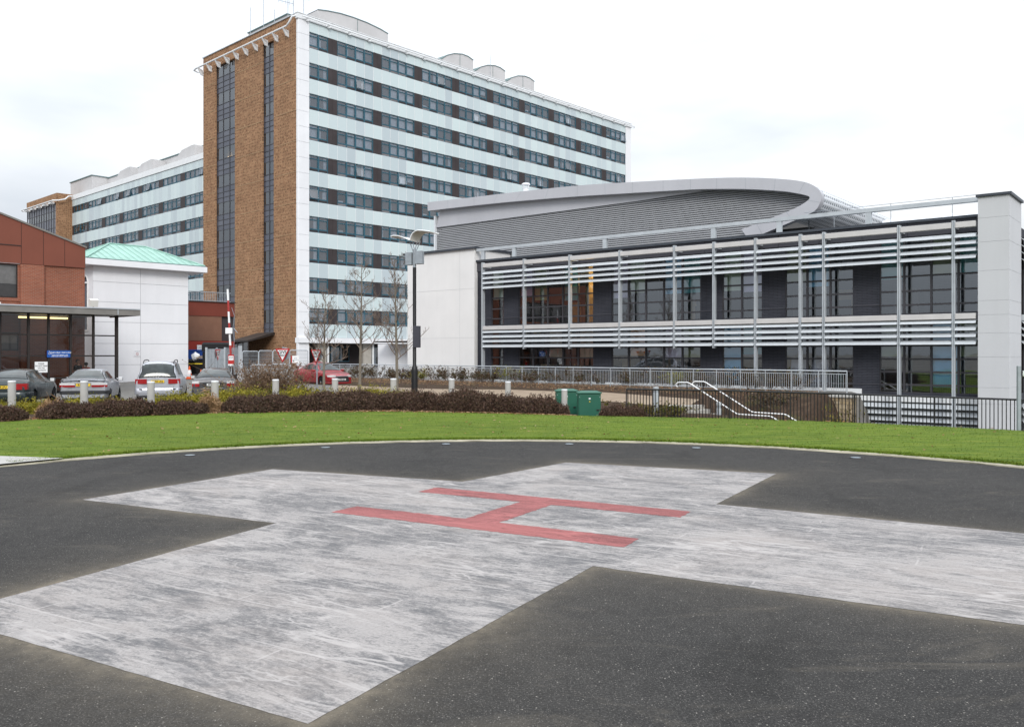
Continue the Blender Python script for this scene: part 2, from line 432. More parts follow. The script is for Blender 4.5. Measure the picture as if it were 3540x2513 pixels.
PAD_ROT = math.atan2(-0.4985, 0.867)
def mat_marking(name, hi, lo, wear_lo, red=False):
    t = NT(name)
    b = t.bsdf(0.8, 0.2)
    v = t.coords()
    # broad worn and fresh patches cut by roller streaks and aggregate
    patch = t.noise(t.coords((0.75, 1.25, 1.0)), 0.9, 12, 0.72, 1.1)
    st = t.coords((0.8, 2.8, 1.0), 0.05)
    streak = t.noise(st, 2.3, 12, 0.8, 0.9)
    st2 = t.coords((1.8, 12.0, 1.0), -0.04)
    streak2 = t.noise(st2, 1.6, 9, 0.8, 0.5)
    fine = t.noise(v, 45, 5, 0.85)
    def addw(a_, b_, w):
        m1 = t.n("ShaderNodeMath", operation='MULTIPLY_ADD')
        t.l(b_, m1.inputs[0]); m1.inputs[1].default_value = w
        m2 = t.n("ShaderNodeMath", operation='SUBTRACT'); t.l(a_, m2.inputs[0]); m2.inputs[1].default_value = 0.5 * w
        t.l(m2.outputs[0], m1.inputs[2])
        return m1.outputs[0]
    grain = t.noise(t.coords((1.0, 2.2, 1.0)), 15, 6, 0.8)
    f = addw(patch, streak, 0.75)
    f = addw(f, streak2, 0.45)
    f = addw(f, grain, 0.62)
    f = addw(f, fine, 0.34)
    lerp = lambda k: tuple(a * (1 - k) + bb * k for a, bb in zip(lo, hi))
    c = t.ramp(f, [(0.36, lo), (0.44, lerp(0.30)), (0.50, lerp(0.52)), (0.555, lerp(0.88)), (0.64, hi)])
    c = t.mix(0.6, c, t.ramp(fine, [(0.30, 0.62), (0.70, 1.28)]), 'MULTIPLY')
    def cracks(scale, sx, sy, wob, w0, w1, gsc, g0, g1, amt):
        vo = t.n("ShaderNodeTexVoronoi", feature='DISTANCE_TO_EDGE')
        vo.inputs["Scale"].default_value = scale
        wv = t.coords((sx, sy, 1.0))
        wn = t.n("ShaderNodeTexNoise")
        wn.inputs["Scale"].default_value = 3.5
        wn.inputs["Detail"].default_value = 6
        t.l(wv, wn.inputs["Vector"])
        dv = t.n("ShaderNodeMix", data_type='RGBA')
        dv.inputs["Factor"].default_value = wob
        t.l(wv, dv.inputs["A"]); t.l(wn.outputs["Color"], dv.inputs["B"])
        t.l(dv.outputs["Result"], vo.inputs["Vector"])
        k = t.ramp(vo.outputs["Distance"], [(w0, amt), (w1, 0.0)])
        gate = t.ramp(t.noise(v, gsc, 5, 0.65), [(g0, 0.0), (g1, 1.0)])
        return t.mix(1.0, k, gate, 'MULTIPLY')
    # warm dust lying in broad drifts
    dust = t.noise(t.coords((0.6, 0.9, 1.0)), 1.0, 8, 0.7, 0.7)
    c = t.mix(t.ramp(dust, [(0.48, 0.0), (0.66, 0.45)]), c, (hi[0] * 0.98, hi[1] * 0.93, hi[2] * 0.89))
    bright = tuple(min(1, x * 1.30) for x in hi)
    c = t.mix(cracks(1.5, 0.55, 3.2, 0.30, 0.010, 0.040, 0.6, 0.42, 0.60, 0.75), c, bright)
    c = t.mix(cracks(3.6, 0.7, 2.2, 0.35, 0.010, 0.045, 1.1, 0.46, 0.62, 0.70), c, bright)
    c = t.mix(cracks(1.9, 0.5, 4.2, 0.25, 0.004, 0.016, 0.5, 0.45, 0.60, 0.55), c, tuple(x * 0.55 for x in lo))
    # seams between the old roller widths, broken up and bridged with paint
    wn2 = t.n("ShaderNodeTexNoise"); wn2.inputs["Scale"].default_value = 1.3; wn2.inputs["Detail"].default_value = 6
    t.l(v, wn2.inputs["Vector"])
    dv2 = t.n("ShaderNodeMix", data_type='RGBA'); dv2.inputs["Factor"].default_value = 0.07
    t.l(v, dv2.inputs["A"]); t.l(wn2.outputs["Color"], dv2.inputs["B"])
    bk = t.n("ShaderNodeTexBrick")
    for kk, vv in (("Scale", 1.0), ("Brick Width", 1.9), ("Row Height", 0.27), ("Mortar Size", 0.011), ("Mortar Smooth", 0.6)):
        bk.inputs[kk].default_value = vv
    bk.inputs["Color1"].default_value = (0, 0, 0, 1); bk.inputs["Color2"].default_value = (0, 0, 0, 1); bk.inputs["Mortar"].default_value = (1, 1, 1, 1)
    t.l(dv2.outputs["Result"], bk.inputs["Vector"])
    gt = t.ramp(t.noise(t.coords((0.7, 1.6, 1)), 1.1, 6, 0.7), [(0.45, 0.0), (0.58, 0.60)])
    c = t.mix(t.mix(1.0, bk.outputs["Color"], gt, 'MULTIPLY'), c, bright)
    # flakes of full white
    sp = t.noise(t.coords((3.0, 9.0, 1.0)), 3.0, 6, 0.8)
    c = t.mix(t.ramp(sp, [(0.60, 0.0), (0.68, 0.8)]), c, bright)
    t.l(c, b.inputs["Base Color"])
    t.bump(fine, b, 0.35, 0.004)
    M[name] = t.m
mat_marking("cross_paint", (0.322, 0.300, 0.288), (0.128, 0.125, 0.127), 0.2)
mat_marking("letter_paint", (0.31, 0.110, 0.106), (0.19, 0.068, 0.067), 0.2)

def mat_lawn():
    t = NT("lawn_grass")
    b = t.bsdf(0.85, 0.15)
    v = t.coords()
    st = t.coords((0.6, 3.2, 1))
    a = t.noise(v, 0.28, 5, 0.6)
    m = t.noise(st, 1.6, 7, 0.72)
    f = t.noise(v, 32, 4, 0.75)
    c = t.ramp(m, [(0.34, (0.058, 0.098, 0.007)), (0.48, (0.090, 0.142, 0.010)), (0.64, (0.150, 0.185, 0.022))])
    c = t.mix(0.5, c, t.ramp(a, [(0.3, 0.72), (0.7, 1.2)]), 'MULTIPLY')
    c = t.mix(0.7, c, t.ramp(f, [(0.28, 0.5), (0.5, 1.0), (0.74, 1.5)]), 'MULTIPLY')
    t.l(c, b.inputs["Base Color"])
    t.bump(f, b, 0.7, 0.03)
    M["lawn_grass"] = t.m
mat_lawn()

def mat_soil():
    t = NT("bed_soil")
    b = t.bsdf(0.95, 0.1)
    v = t.coords()
    m = t.noise(v, 2.5, 7, 0.75)
    f = t.noise(v, 22, 4, 0.75)
    c = t.ramp(m, [(0.3, (0.034, 0.023, 0.017)), (0.55, (0.070, 0.046, 0.032)), (0.75, (0.125, 0.086, 0.056))])
    c = t.mix(0.7, c, t.ramp(f, [(0.3, 0.45), (0.72, 1.6)]), 'MULTIPLY')
    g = t.noise(v, 1.1, 5, 0.7)
    c = t.mix(t.ramp(g, [(0.55, 0.0), (0.72, 0.6)]), c, (0.085, 0.095, 0.03))
    t.l(c, b.inputs["Base Color"])
    t.bump(f, b, 0.8, 0.05)
    M["bed_soil"] = t.m
mat_soil()

def mat_path():
    t = NT("path_gravel")
    b = t.bsdf(0.95, 0.1)
    v = t.coords()
    c = t.mix(0.6, t.ramp(t.noise(v, 1.2, 6, 0.7), [(0.3, (0.25, 0.19, 0.14)), (0.7, (0.34, 0.27, 0.20))]),
              t.ramp(t.noise(v, 40, 3), [(0.3, 0.7), (0.7, 1.2)]), 'MULTIPLY')
    t.l(c, b.inputs["Base Color"])
    M["path_gravel"] = t.m
mat_path()

# ------------------------------------------------------------------ mesh helpers
class MB:
    def __init__(s):
        s.v = []; s.f = []; s.m = []
    def add(s, vs, fs, m=0):
        o = len(s.v)
        s.v.extend(tuple(p) for p in vs)
        s.f.extend(tuple(i + o for i in f) for f in fs)
        s.m.extend([m] * len(fs))
        return s
    def quad(s, a, b, c, d, m=0):
        return s.add([a, b, c, d], [(0, 1, 2, 3)], m)
    def box(s, x0, x1, y0, y1, z0, z1, m=0):
        vs = [(x0, y0, z0), (x1, y0, z0), (x1, y1, z0), (x0, y1, z0), (x0, y0, z1), (x1, y0, z1), (x1, y1, z1), (x0, y1, z1)]
        return s.add(vs, [(0, 3, 2, 1), (4, 5, 6, 7), (0, 1, 5, 4), (1, 2, 6, 5), (2, 3, 7, 6), (3, 0, 4, 7)], m)
    def obox(s, c, ux, uy, uz, m=0):
        """oriented box: centre and three half-axis vectors"""
        c = Vector(c); ux = Vector(ux); uy = Vector(uy); uz = Vector(uz)
        vs = [c + a * ux + b * uy + d * uz for d in (-1, 1) for a, b in ((-1, -1), (1, -1), (1, 1), (-1, 1))]
        return s.add(vs, [(0, 3, 2, 1), (4, 5, 6, 7), (0, 1, 5, 4), (1, 2, 6, 5), (2, 3, 7, 6), (3, 0, 4, 7)], m)
    def prism(s, poly, axis, a0, a1, m=0):
        """poly: 2-D points; axis 'x','y','z' = extrusion axis"""
        n = len(poly)
        def P(p, a):
            return {'x': (a, p[0], p[1]), 'y': (p[0], a, p[1]), 'z': (p[0], p[1], a)}[axis]
        vs = [P(p, a0) for p in poly] + [P(p, a1) for p in poly]
        fs = [tuple(range(n))[::-1], tuple(range(n, 2 * n))] + [(i, (i + 1) % n, n + (i + 1) % n, n + i) for i in range(n)]
        return s.add(vs, fs, m)
    def tube(s, pts, rad, n=6, m=0, caps=True):
        pts = [Vector(p) for p in pts]
        if not hasattr(rad, '__len__'):
            rad = [rad] * len(pts)
        vs = []
        prev = None
        for i, p in enumerate(pts):
            d = (pts[min(i + 1, len(pts) - 1)] - pts[max(i - 1, 0)])
            if d.length < 1e-9:
                d = Vector((0, 0, 1))
            d.normalize()
            if prev is None:
                ref = Vector((1, 0, 0)) if abs(d.x) < 0.9 else Vector((0, 1, 0))
            else:
                ref = prev
            u = (ref - d * ref.dot(d)).normalized()
            prev = u
            w = d.cross(u)
            for k in range(n):
                a = 2 * math.pi * k / n
                vs.append(p + (u * math.cos(a) + w * math.sin(a)) * rad[i])
        fs = []
        for i in range(len(pts) - 1):
            for k in range(n):
                fs.append((i * n + k, i * n + (k + 1) % n, (i + 1) * n + (k + 1) % n, (i + 1) * n + k))
        if caps:
            fs.append(tuple(range(n))[::-1])
            fs.append(tuple(range((len(pts) - 1) * n, len(pts) * n)))
        return s.add(vs, fs, m)
    def lathe(s, prof, c=(0, 0, 0), n=16, axis='z', m=0):
        """prof: list of (r, h)"""
        vs = []
        for r, h in prof:
            for k in range(n):
                a = 2 * math.pi * k / n
                x, y = r * math.cos(a), r * math.sin(a)
                p = {'z': (x, y, h), 'y': (x, h, y), 'x': (h, x, y)}[axis]
                vs.append((p[0] + c[0], p[1] + c[1], p[2] + c[2]))
        fs = [(i * n + k, i * n + (k + 1) % n, (i + 1) * n + (k + 1) % n, (i + 1) * n + k) for i in range(len(prof) - 1) for k in range(n)]
        fs.append(tuple(range(n))[::-1])
        fs.append(tuple(range((len(prof) - 1) * n, len(prof) * n)))
        return s.add(vs, fs, m)
    def mesh(s, name, mats, smooth=False):
        me = bpy.data.meshes.new(name)
        me.from_pydata([tuple(p) for p in s.v], [], s.f)
        if not isinstance(mats, (list, tuple)):
            mats = [mats]
        for x in mats:
            me.materials.append(MATS[x] if isinstance(x, str) else x)
        if any(s.m):
            me.polygons.foreach_set("material_index", s.m)
        if smooth:
            me.polygons.foreach_set("use_smooth", [True] * len(me.polygons))
            if smooth != 'all':
                me.set_sharp_from_angle(angle=R(38))
        me.update()
        return me
    def build(s, name, mats, parent=None, smooth=False, bevel=0):
        me = s.mesh(name, mats, smooth)
        o = link(name, me, parent)
        if bevel:
            mod = o.modifiers.new("bevel", 'BEVEL')
            mod.width = bevel
            mod.segments = 2
            mod.limit_method = 'ANGLE'
            mod.angle_limit = R(40)
        return o

def link(name, data, parent=None):
    o = bpy.data.objects.new(name, data)
    COL.objects.link(o)
    if parent:
        o.parent = parent
    return o

def tag(o, label, cat, group=None):
    o["label"] = label
    o["category"] = cat
    if group:
        o["group"] = group
    return o

def thing(name, label, cat, loc=(0, 0, 0), rz=0.0, group=None):
    o = bpy.data.objects.new(name, None)
    o.empty_display_size = 0.2
    COL.objects.link(o)
    o.location = loc
    o.rotation_euler = (0, 0, rz)
    return tag(o, label, cat, group)

def copy_tree(o, parent=None):
    c = o.copy()
    COL.objects.link(c)
    if parent:
        c.parent = parent
    for ch in list(o.children):
        copy_tree(ch, c)
    return c

def struct(o):
    o["kind"] = "structure"
    return o

_txt = {}
def text_mb(lines, size, gap=1.25, align='CENTER', bold=0.0):
    """lettering as flat faces in the x-z plane, facing -y, centred on the origin"""
    key = (tuple(lines), size, gap, align, bold)
    if key not in _txt:
        cu = bpy.data.curves.new("lettering", 'FONT')
        cu.body = "\n".join(lines)
        cu.size = size
        cu.space_line = gap
        cu.align_x = align
        cu.align_y = 'CENTER'
        cu.offset = bold
        ob = bpy.data.objects.new("lettering", cu)
        COL.objects.link(ob)
        dg = bpy.context.evaluated_depsgraph_get()
        me = bpy.data.meshes.new_from_object(ob.evaluated_get(dg))
        vs = [(v.co.x, v.co.y) for v in me.vertices]
        fs = [tuple(p.vertices) for p in me.polygons]
        bpy.data.objects.remove(ob)
        bpy.data.curves.remove(cu)
        bpy.data.meshes.remove(me)
        _txt[key] = (vs, fs)
    return _txt[key]

def add_text(mb, lines, size, cx, y, cz, gap=1.0, align='CENTER', bold=0.0, m=0):
    vs, fs = text_mb(lines, size, gap, align, bold)
    mb.add([(cx + x, y, cz + z) for x, z in vs], fs, m)

def fast_mesh(name, verts, faces_n, mats, mat_idx=None):
    """verts (N*faces_n,3) array of separate faces with faces_n corners each"""
    nv = len(verts)
    nf = nv // faces_n
    me = bpy.data.meshes.new(name)
    me.vertices.add(nv)
    me.vertices.foreach_set("co", np.asarray(verts, dtype=np.float32).ravel())
    me.loops.add(nv)
    me.loops.foreach_set("vertex_index", np.arange(nv, dtype=np.int32))
    me.polygons.add(nf)
    me.polygons.foreach_set("loop_start", np.arange(0, nv, faces_n, dtype=np.int32))
    me.polygons.foreach_set("loop_total", np.full(nf, faces_n, dtype=np.int32))
    for x in ([mats] if isinstance(mats, str) else mats):
        me.materials.append(M[x])
    if mat_idx is not None:
        me.polygons.foreach_set("material_index", mat_idx.astype(np.int32))
    me.update(calc_edges=True)
    return me

def leaf_quads(P, size, aspect=0.5, up=None, g=rng):
    """P (n,3) centres -> (n*4,3) randomly turned leaf quads; up: preferred long axis"""
    n = len(P)
    a = g.normal(size=(n, 3))
    if up is not None:
        a = a * 0.6 + np.asarray(up)
    a /= np.linalg.norm(a, axis=1)[:, None]
    b = np.cross(a, g.normal(size=(n, 3)))
    b /= np.linalg.norm(b, axis=1)[:, None]
    s = size * g.uniform(0.6, 1.35, size=(n, 1))
    a = a * s
    b = b * s * aspect
    q = np.stack([P - a, P + b, P + a, P - b], axis=1)
    return q.reshape(-1, 3)

# ------------------------------------------------------------------ terrain
def ss(a, b, x):
    t = (x - a) / (b - a)
    t = 0.0 if t < 0 else 1.0 if t > 1 else t
    return t * t * (3 - 2 * t)
CX, CY = -1.73, 53.6            # clinic frame: origin and axes
EX, EY = 0.773, -0.634
NX, NY = 0.634, 0.773
PADX, PADY, PADR = -0.1, 7.4, 9.7
def pn(x, y):
    dx, dy = x - CX, y - CY
    return dx * EX + dy * EY, dx * NX + dy * NY
def T(x, y):
    rho = math.hypot(x - PADX, y - PADY)
    base = -0.33 * ss(22, 30, rho)
    p, n = pn(x, y)
    right = -0.60 * ss(-4, 4, x) * ss(15.5, 23, rho) if y > 8 else 0.0
    low = min(base, right)
    U = ss(-15, -2.4, n) * (1 - ss(22.6, 23.3, p))
    # sunken approach to the lower entrance; a bank climbs from it to the terrace
    sunk = 1.15 * ss(18.9, 20.7, p) * ss(-11.2, -10.4, n) * (1 - ss(-7.8, -3.6, n) * (1 - ss(22.3, 23.3, p)))
    return low * (1 - U) - sunk

def strip(name, A, B, k, mat, lift, n=None):
    """sheet between two polylines, draped on the terrain, k rows across"""
    def resample(L, n):
        L = [Vector((p[0], p[1], 0)) for p in L]
        d = [0]
        for a, b in zip(L, L[1:]):
            d.append(d[-1] + (b - a).length)
        o = []
        for i in range(n):
            t = d[-1] * i / (n - 1)
            j = 0
            while j < len(d) - 2 and d[j + 1] < t:
                j += 1
            o.append(L[j].lerp(L[j + 1], (t - d[j]) / (d[j + 1] - d[j])))
        return o
    n = n or 80
    A = resample(A, n); B = resample(B, n)
    mb = MB()
    vs = []
    for i in range(n):
        for j in range(k + 1):
            p = A[i].lerp(B[i], j / k)
            vs.append((p.x, p.y, T(p.x, p.y) + lift))
    w = k + 1
    fs = [(i * w + j, i * w + j + 1, (i + 1) * w + j + 1, (i + 1) * w + j) for i in range(n - 1) for j in range(k)]
    mb.add(vs, fs)
    o = mb.build(name, mat, smooth='all')
    me = o.data
    if sum(p.normal.z for p in me.polygons) < 0:
        me.flip_normals()
    return struct(o)

def build_ground():
    def axis(lo, a, b, hi, fine, coarse):
        r = list(np.arange(a, b, fine))
        x = b; st = fine
        while x < hi:
            r.append(x); st = min(coarse, st * 1.25); x += st
        r.append(hi)
        x = a; st = fine; left = []
        while x > lo:
            st = min(coarse, st * 1.25); x -= st
            left.append(max(x, lo))
        return sorted(set(left + r))
    xs = axis(-900, -24, 30, 900, 0.45, 120)
    ys = axis(-600, 16, 56, 1200, 0.45, 120)
    vs = [(x, y, T(x, y) - 0.03) for y in ys for x in xs]
    w = len(xs)
    fs = [(j * w + i, j * w + i + 1, (j + 1) * w + i + 1, (j + 1) * w + i) for j in range(len(ys) - 1) for i in range(w - 1)]
    mb = MB(); mb.add(vs, fs)
    struct(mb.build("ground", "ground_asphalt", smooth='all'))
build_ground()

# lawn outline (angle clockwise from +y about the pad centre, radius)
LAWN = [(-180, 20), (-90, 20), (-58, 20), (-41.8, 19.3), (-25.1, 19.2), (-5.8, 17.9), (5.7, 18.3), (8.6, 20.6), (10.8, 23.4),
        (25.1, 24.1), (39.8, 24.4), (49, 24.2), (90, 21), (180, 20)]
def lawn_r(a):
    for (a0, r0), (a1, r1) in zip(LAWN, LAWN[1:]):
        if a0 <= a <= a1:
            return r0 + (r1 - r0) * (a - a0) / (a1 - a0)
    return 20
def polar(a, r):
    return PADX + r * math.sin(R(a)), PADY + r * math.cos(R(a))
def build_lawn():
    n, k = 240, 30
    mb = MB(); vs = []
    for i in range(n + 1):
        a = -180 + 360 * i / n
        ro = lawn_r(a)
        r0 = PADR + 0.17
        for j in range(k + 1):
            r = r0 + (ro - r0) * j / k
            x, y = polar(a, r)
            vs.append((x, y, T(x, y) + 0.045 * min(1, (r - r0) * 4)))
    w = k + 1
    fs = [(i * w + j, i * w + j + 1, (i + 1) * w + j + 1, (i + 1) * w + j) for i in range(n) for j in range(k)]
    mb.add(vs, fs)
    o = mb.build("lawn", "lawn_grass", smooth='all')
    if sum(p.normal.z for p in o.data.polygons) < 0:
        o.data.flip_normals()
    struct(o)
    # short blades: fuzz over the visible lawn, thicker along its rim
    A = []
    for _ in range(52000):
        a = random.uniform(-52, 54)
        r = PADR + 0.16 + abs(random.gauss(0, 0.12)) if random.random() < 0.20 else math.sqrt(random.uniform((PADR + 0.2) ** 2, 18.6 ** 2))
        if r > lawn_r(a) - 0.1:
            continue
        x, y = polar(a, r)
        A.append((x, y, T(x, y) + 0.03 + 0.012 * random.random()))
    for _ in range(9000):
        a = random.uniform(-52, 54)
        clump = 0.5 + 0.5 * math.sin(a * 1.9) * math.sin(a * 0.73 + 1) + 0.3 * math.sin(a * 7.1)
        if random.random() > clump:
            continue
        x, y = polar(a, PADR + 0.19 - abs(random.gauss(0, 0.055)))
        A.append((x, y, T(x, y) + 0.025 + 0.02 * random.random()))
    P = np.array(A)
    n = len(P)
    ang = rng.uniform(0, 2 * np.pi, n)
    d = np.stack([np.cos(ang), np.sin(ang), np.zeros(n)], 1) * rng.uniform(0.005, 0.010, (n, 1))
    lean = rng.normal(0, 0.018, (n, 3)); lean[:, 2] = rng.uniform(0.012, 0.032, n)
    tri = np.stack([P - d, P + d, P + lean], 1).reshape(-1, 3)
    o = link("grass", fast_mesh("grass", tri, 3, "lawn_grass"))
    o["kind"] = "stuff"
build_lawn()

# ------------------------------------------------------------------ helipad
CE = Vector((0.867, -0.4985)); CF = Vector((0.4985, 0.867)); CC = Vector((-0.015, 9.39))
HW = 1.72
CROSS = [(-1.47, -5.08), (1.84, -5.10), (1.75, -1.68), (5.2, -1.71), (5.2, 1.56), (1.78, 1.68), (1.80, 4.60), (-1.42, 4.22), (-1.72, 1.68), (-4.90, 1.30), (-4.87, -1.79), (-1.82, -1.68)]
def seg_d(px, py, a, b):
    ax, ay = a; bx, by = b
    t = ((px - ax) * (bx - ax) + (py - ay) * (by - ay)) / ((bx - ax) ** 2 + (by - ay) ** 2)
    t = max(0, min(1, t))
    return math.hypot(px - ax - t * (bx - ax), py - ay - t * (by - ay))
def build_pad():
    nr, na = 90, 260
    vs = [(0, 0, 0)]
    g = []
    for j in range(1, nr + 1):
        r = PADR * j / nr
        for i in range(na):
            a = 2 * math.pi * i / na
            vs.append((r * math.cos(a), r * math.sin(a), 0))
    fs = [(0, 1 + i, 1 + (i + 1) % na) for i in range(na)]
    for j in range(nr - 1):
        for i in range(na):
            a = 1 + j * na
            fs.append((a + i, a + na + i, a + na + (i + 1) % na, a + (i + 1) % na))
    mb = MB(); mb.add(vs, fs)
    o = mb.build("helipad", "pad_asphalt")
    o.location = (PADX, PADY, 0.004)
    for x, y, z in vs:
        wx, wy = x + PADX - CC.x, y + PADY - CC.y
        u, v = wx * CE.x + wy * CE.y, wx * CF.x + wy * CF.y
        d = min(seg_d(u, v, CROSS[i], CROSS[(i + 1) % 12]) for i in range(12))
        # grit gathers unevenly along the paint, more to the near and far tips
        k = 0.66 * math.exp(-d / 0.08) + 0.24 * math.exp(-d / 0.45)
        k *= 0.55 + 0.45 * math.sin(1.3 * u + 2.1 * v) ** 2
        if v < -3 or v > 4.0:
            k += 0.20 * math.exp(-d / 0.28)
        g.append(min(1, k))
    at = o.data.attributes.new("grit", 'FLOAT', 'POINT')
    at.data.foreach_set("value", g)
    struct(o)
    # painted white cross, slightly wobbly brush edge
    mb = MB()
    pts = []
    for i in range(12):
        a = Vector(CROSS[i]); b = Vector(CROSS[(i + 1) % 12])
        L = (b - a).length
        nrm = Vector((-(b - a).y, (b - a).x)) / L
        k = max(2, int(L / 0.12))
        for q in range(k):
            p = a.lerp(b, q / k)
            if q:
                p = p + nrm * random.gauss(0, 0.0025)
            if i == 0 and q < 2:
                p = p + Vector((0.05 * (2 - q), 0.04 * (2 - q)))
            pts.append((p.x, p.y, 0))
    bm = bmesh.new()
    f = bm.faces.new([bm.verts.new(p) for p in pts])
    f.normal_update()
    bmesh.ops.triangulate(bm, faces=[f])
    me = bpy.data.meshes.new("cross_marking"); bm.to_mesh(me); bm.free()
    me.materials.append(M["cross_paint"])
    if me.polygons[0].normal.z < 0:
        me.flip_normals()
    c = link("cross_marking", me, o)
    c.location = (CC.x - PADX, CC.y - PADY, 0.0022)
    c.rotation_euler = (0, 0, PAD_ROT)
    H = [(-1.74, -0.93), (1.70, -0.93), (1.70, -0.51), (0.16, -0.51), (0.16, 0.68), (1.68, 0.68), (1.68, 1.08), (-1.74, 1.08), (-1.74, 0.68), (-0.26, 0.68), (-0.26, -0.51), (-1.74, -0.51)]
    bm = bmesh.new()
    HH = []
    for (ax, ay), (bx, by) in zip(H, H[1:] + H[:1]):
        L_ = math.hypot(bx - ax, by - ay); k_ = max(2, int(L_ / 0.05))
        for q in range(k_):
            HH.append((ax + (bx - ax) * q / k_ + random.gauss(0, 0.006), ay + (by - ay) * q / k_ + random.gauss(0, 0.006)))
    f = bm.faces.new([bm.verts.new((x, y, 0)) for x, y in HH])
    f.normal_update()
    bmesh.ops.triangulate(bm, faces=[f])
    me = bpy.data.meshes.new("letter_marking"); bm.to_mesh(me); bm.free()
    me.materials.append(M["letter_paint"])
    if me.polygons[0].normal.z < 0:
        me.flip_normals()
    h = link("letter_marking", me, o)
    h.location = (CC.x - PADX, CC.y - PADY, 0.0044)
    h.rotation_euler = (0, 0, PAD_ROT)
    # concrete edging ring
    mb = MB(); n = 200
    prof = [(PADR - 0.005, 0.0), (PADR, 0.018), (PADR + 0.17, 0.022), (PADR + 0.19, -0.02)]
    vs = []
    for i in range(n):
        a = 2 * math.pi * i / n
        for r, z in prof:
            rr = r + 0.012 * math.sin(7 * a) + random.gauss(0, 0.004)
            vs.append((rr * math.cos(a), rr * math.sin(a), z))
    k = len(prof)
    fs = [(i * k + j, ((i + 1) % n) * k + j, ((i + 1) % n) * k + j + 1, i * k + j + 1) for i in range(n) for j in range(k - 1)]
    mb.add(vs, fs)
    e = mb.build("edging", "kerb_stone", o)
    if sum(p.normal.z for p in e.data.polygons) < 0:
        e.data.flip_normals()
build_pad()
# concrete spur that joins the pad, lower edge of the frame's side
strip("path", [(-7.3, 13.98), (-12.5, 15.2)], [(-8.55, 12.3), (-13.5, 13.6)], 2, "path_concrete", 0.052, n=8)

def PNW(p, n):
    return (CX + EX * p + NX * n, CY + EY * p + NY * n)
for o in [strip("planting_bed", [PNW(p, -2.2) for p in np.linspace(17.0, 24.0, 9)], [PNW(p, -8.9) for p in np.linspace(18.6, 29.0, 9)], 26, "bed_soil", 0.015, n=70)]:
    pass

def pad_light():
    t = thing("pad_light", "x", "ground light")
    mb = MB()
    mb.lathe([(0.13, 0.0), (0.13, 0.006), (0.115, 0.009)], n=20)
    mb.build("rim", "bumper_black", t, smooth=True)
    mb = MB()
    mb.lathe([(0.10, 0.009), (0.09, 0.012), (0.05, 0.014), (0.0, 0.014)], n=20)
    mb.build("lens", "pad_lens", t, smooth=True)
    return t
pl0 = pad_light()
PLA = [(-57, 9.0), (-36.5, 9.1), (-21.5, 9.15), (-7.3, 9.2), (7.5, 9.2), (22.5, 9.15), (40, 9.1)]
PLL = ["flush round pad light at the frame edge beside the concrete spur", "flush round pad light set below the gap in the pale edging stone",
       "flush round pad light behind the far tip of the cross's short arm", "flush round pad light nearest the long brown hedge",
       "flush round pad light in front of the green cabinets", "flush round pad light beyond the cross's far corner, facing the stair handrails",
       "rightmost flush round pad light, in front of the white building column"]
for i, ((a, r), lb) in enumerate(zip(PLA, PLL)):
    o = pl0 if i == 0 else copy_tree(pl0)
    x, y = polar(a, r)
    o.location = (x, y, 0.006)
    o.scale = (0.8, 0.8, 1)
    tag(o, lb, "ground light", "flush lights round the helipad")

# ------------------------------------------------------------------ beds and paths
LF = [(-17, 18)] + [polar(a, lawn_r(a) - 0.1) for a in range(-56, 12, 2)]
BACK = [(-19, 24.5), (-15.5, 28.0), (-12.0, 31.0), (-10.2, 33), (-10.0, 41), (-8.9, 44.2), (-3, 40.1), (0, 38.8), (4.1, 37.1), (6.8, 33.7)]
strip("planting_bed", LF, BACK, 14, "bed_soil", 0.0, n=110)
FAR = [(-10.4, 50.6), (-4, 45.2), (0, 43.3), (4.3, 41.0), (7.9, 36.2)]
NEAR = [(-9.0, 44.2), (-3, 40.0), (0, 38.7), (4.1, 37.0), (6.8, 33.6)]
strip("footpath", FAR, NEAR, 8, "path_gravel", 0.02, n=90)
RAILA = (-13.5, 63.5); RAILB = (14.7, 37.7)
strip("planting_bed", [(-13.2, 62.6), (-6.7, 56.6), (2.1, 48.2), (13.5, 38.2), (14.6, 37.2)], FAR[:4] + [(7.9, 36.3), (9.5, 35.6), (12.4, 34.4)], 14, "bed_soil", 0.0, n=110)
strip("planting_bed", [(7.0, 33.3), (9.0, 31.6), (12.0, 30.0)], [(3.9, 30.3), (7.0, 30.0), (10.0, 29.0)], 10, "bed_soil", 0.0, n=40)

# ================================================================== buildings
F, U0, V0, CH = 2970.0, 1770.0, 1222.0, 1.75
class Face:
    """a wall plane: origin (x,y) and unit direction; turns survey sightings on the photo into metres along it"""
    def __init__(s, ox, oy, dx, dy):
        s.o = (ox, oy); s.d = (dx, dy)
    def at(s, u, v=None):
        r = (u - U0) / F
        t = (-s.o[0] + r * s.o[1]) / (s.d[0] - r * s.d[1])
        if v is None:
            return t
        return t, CH + (V0 - v) / F * (s.o[1] + s.d[1] * t)
D1 = (0.682, 0.731)
TOWER_RZ = math.atan2(0.731, 0.682)

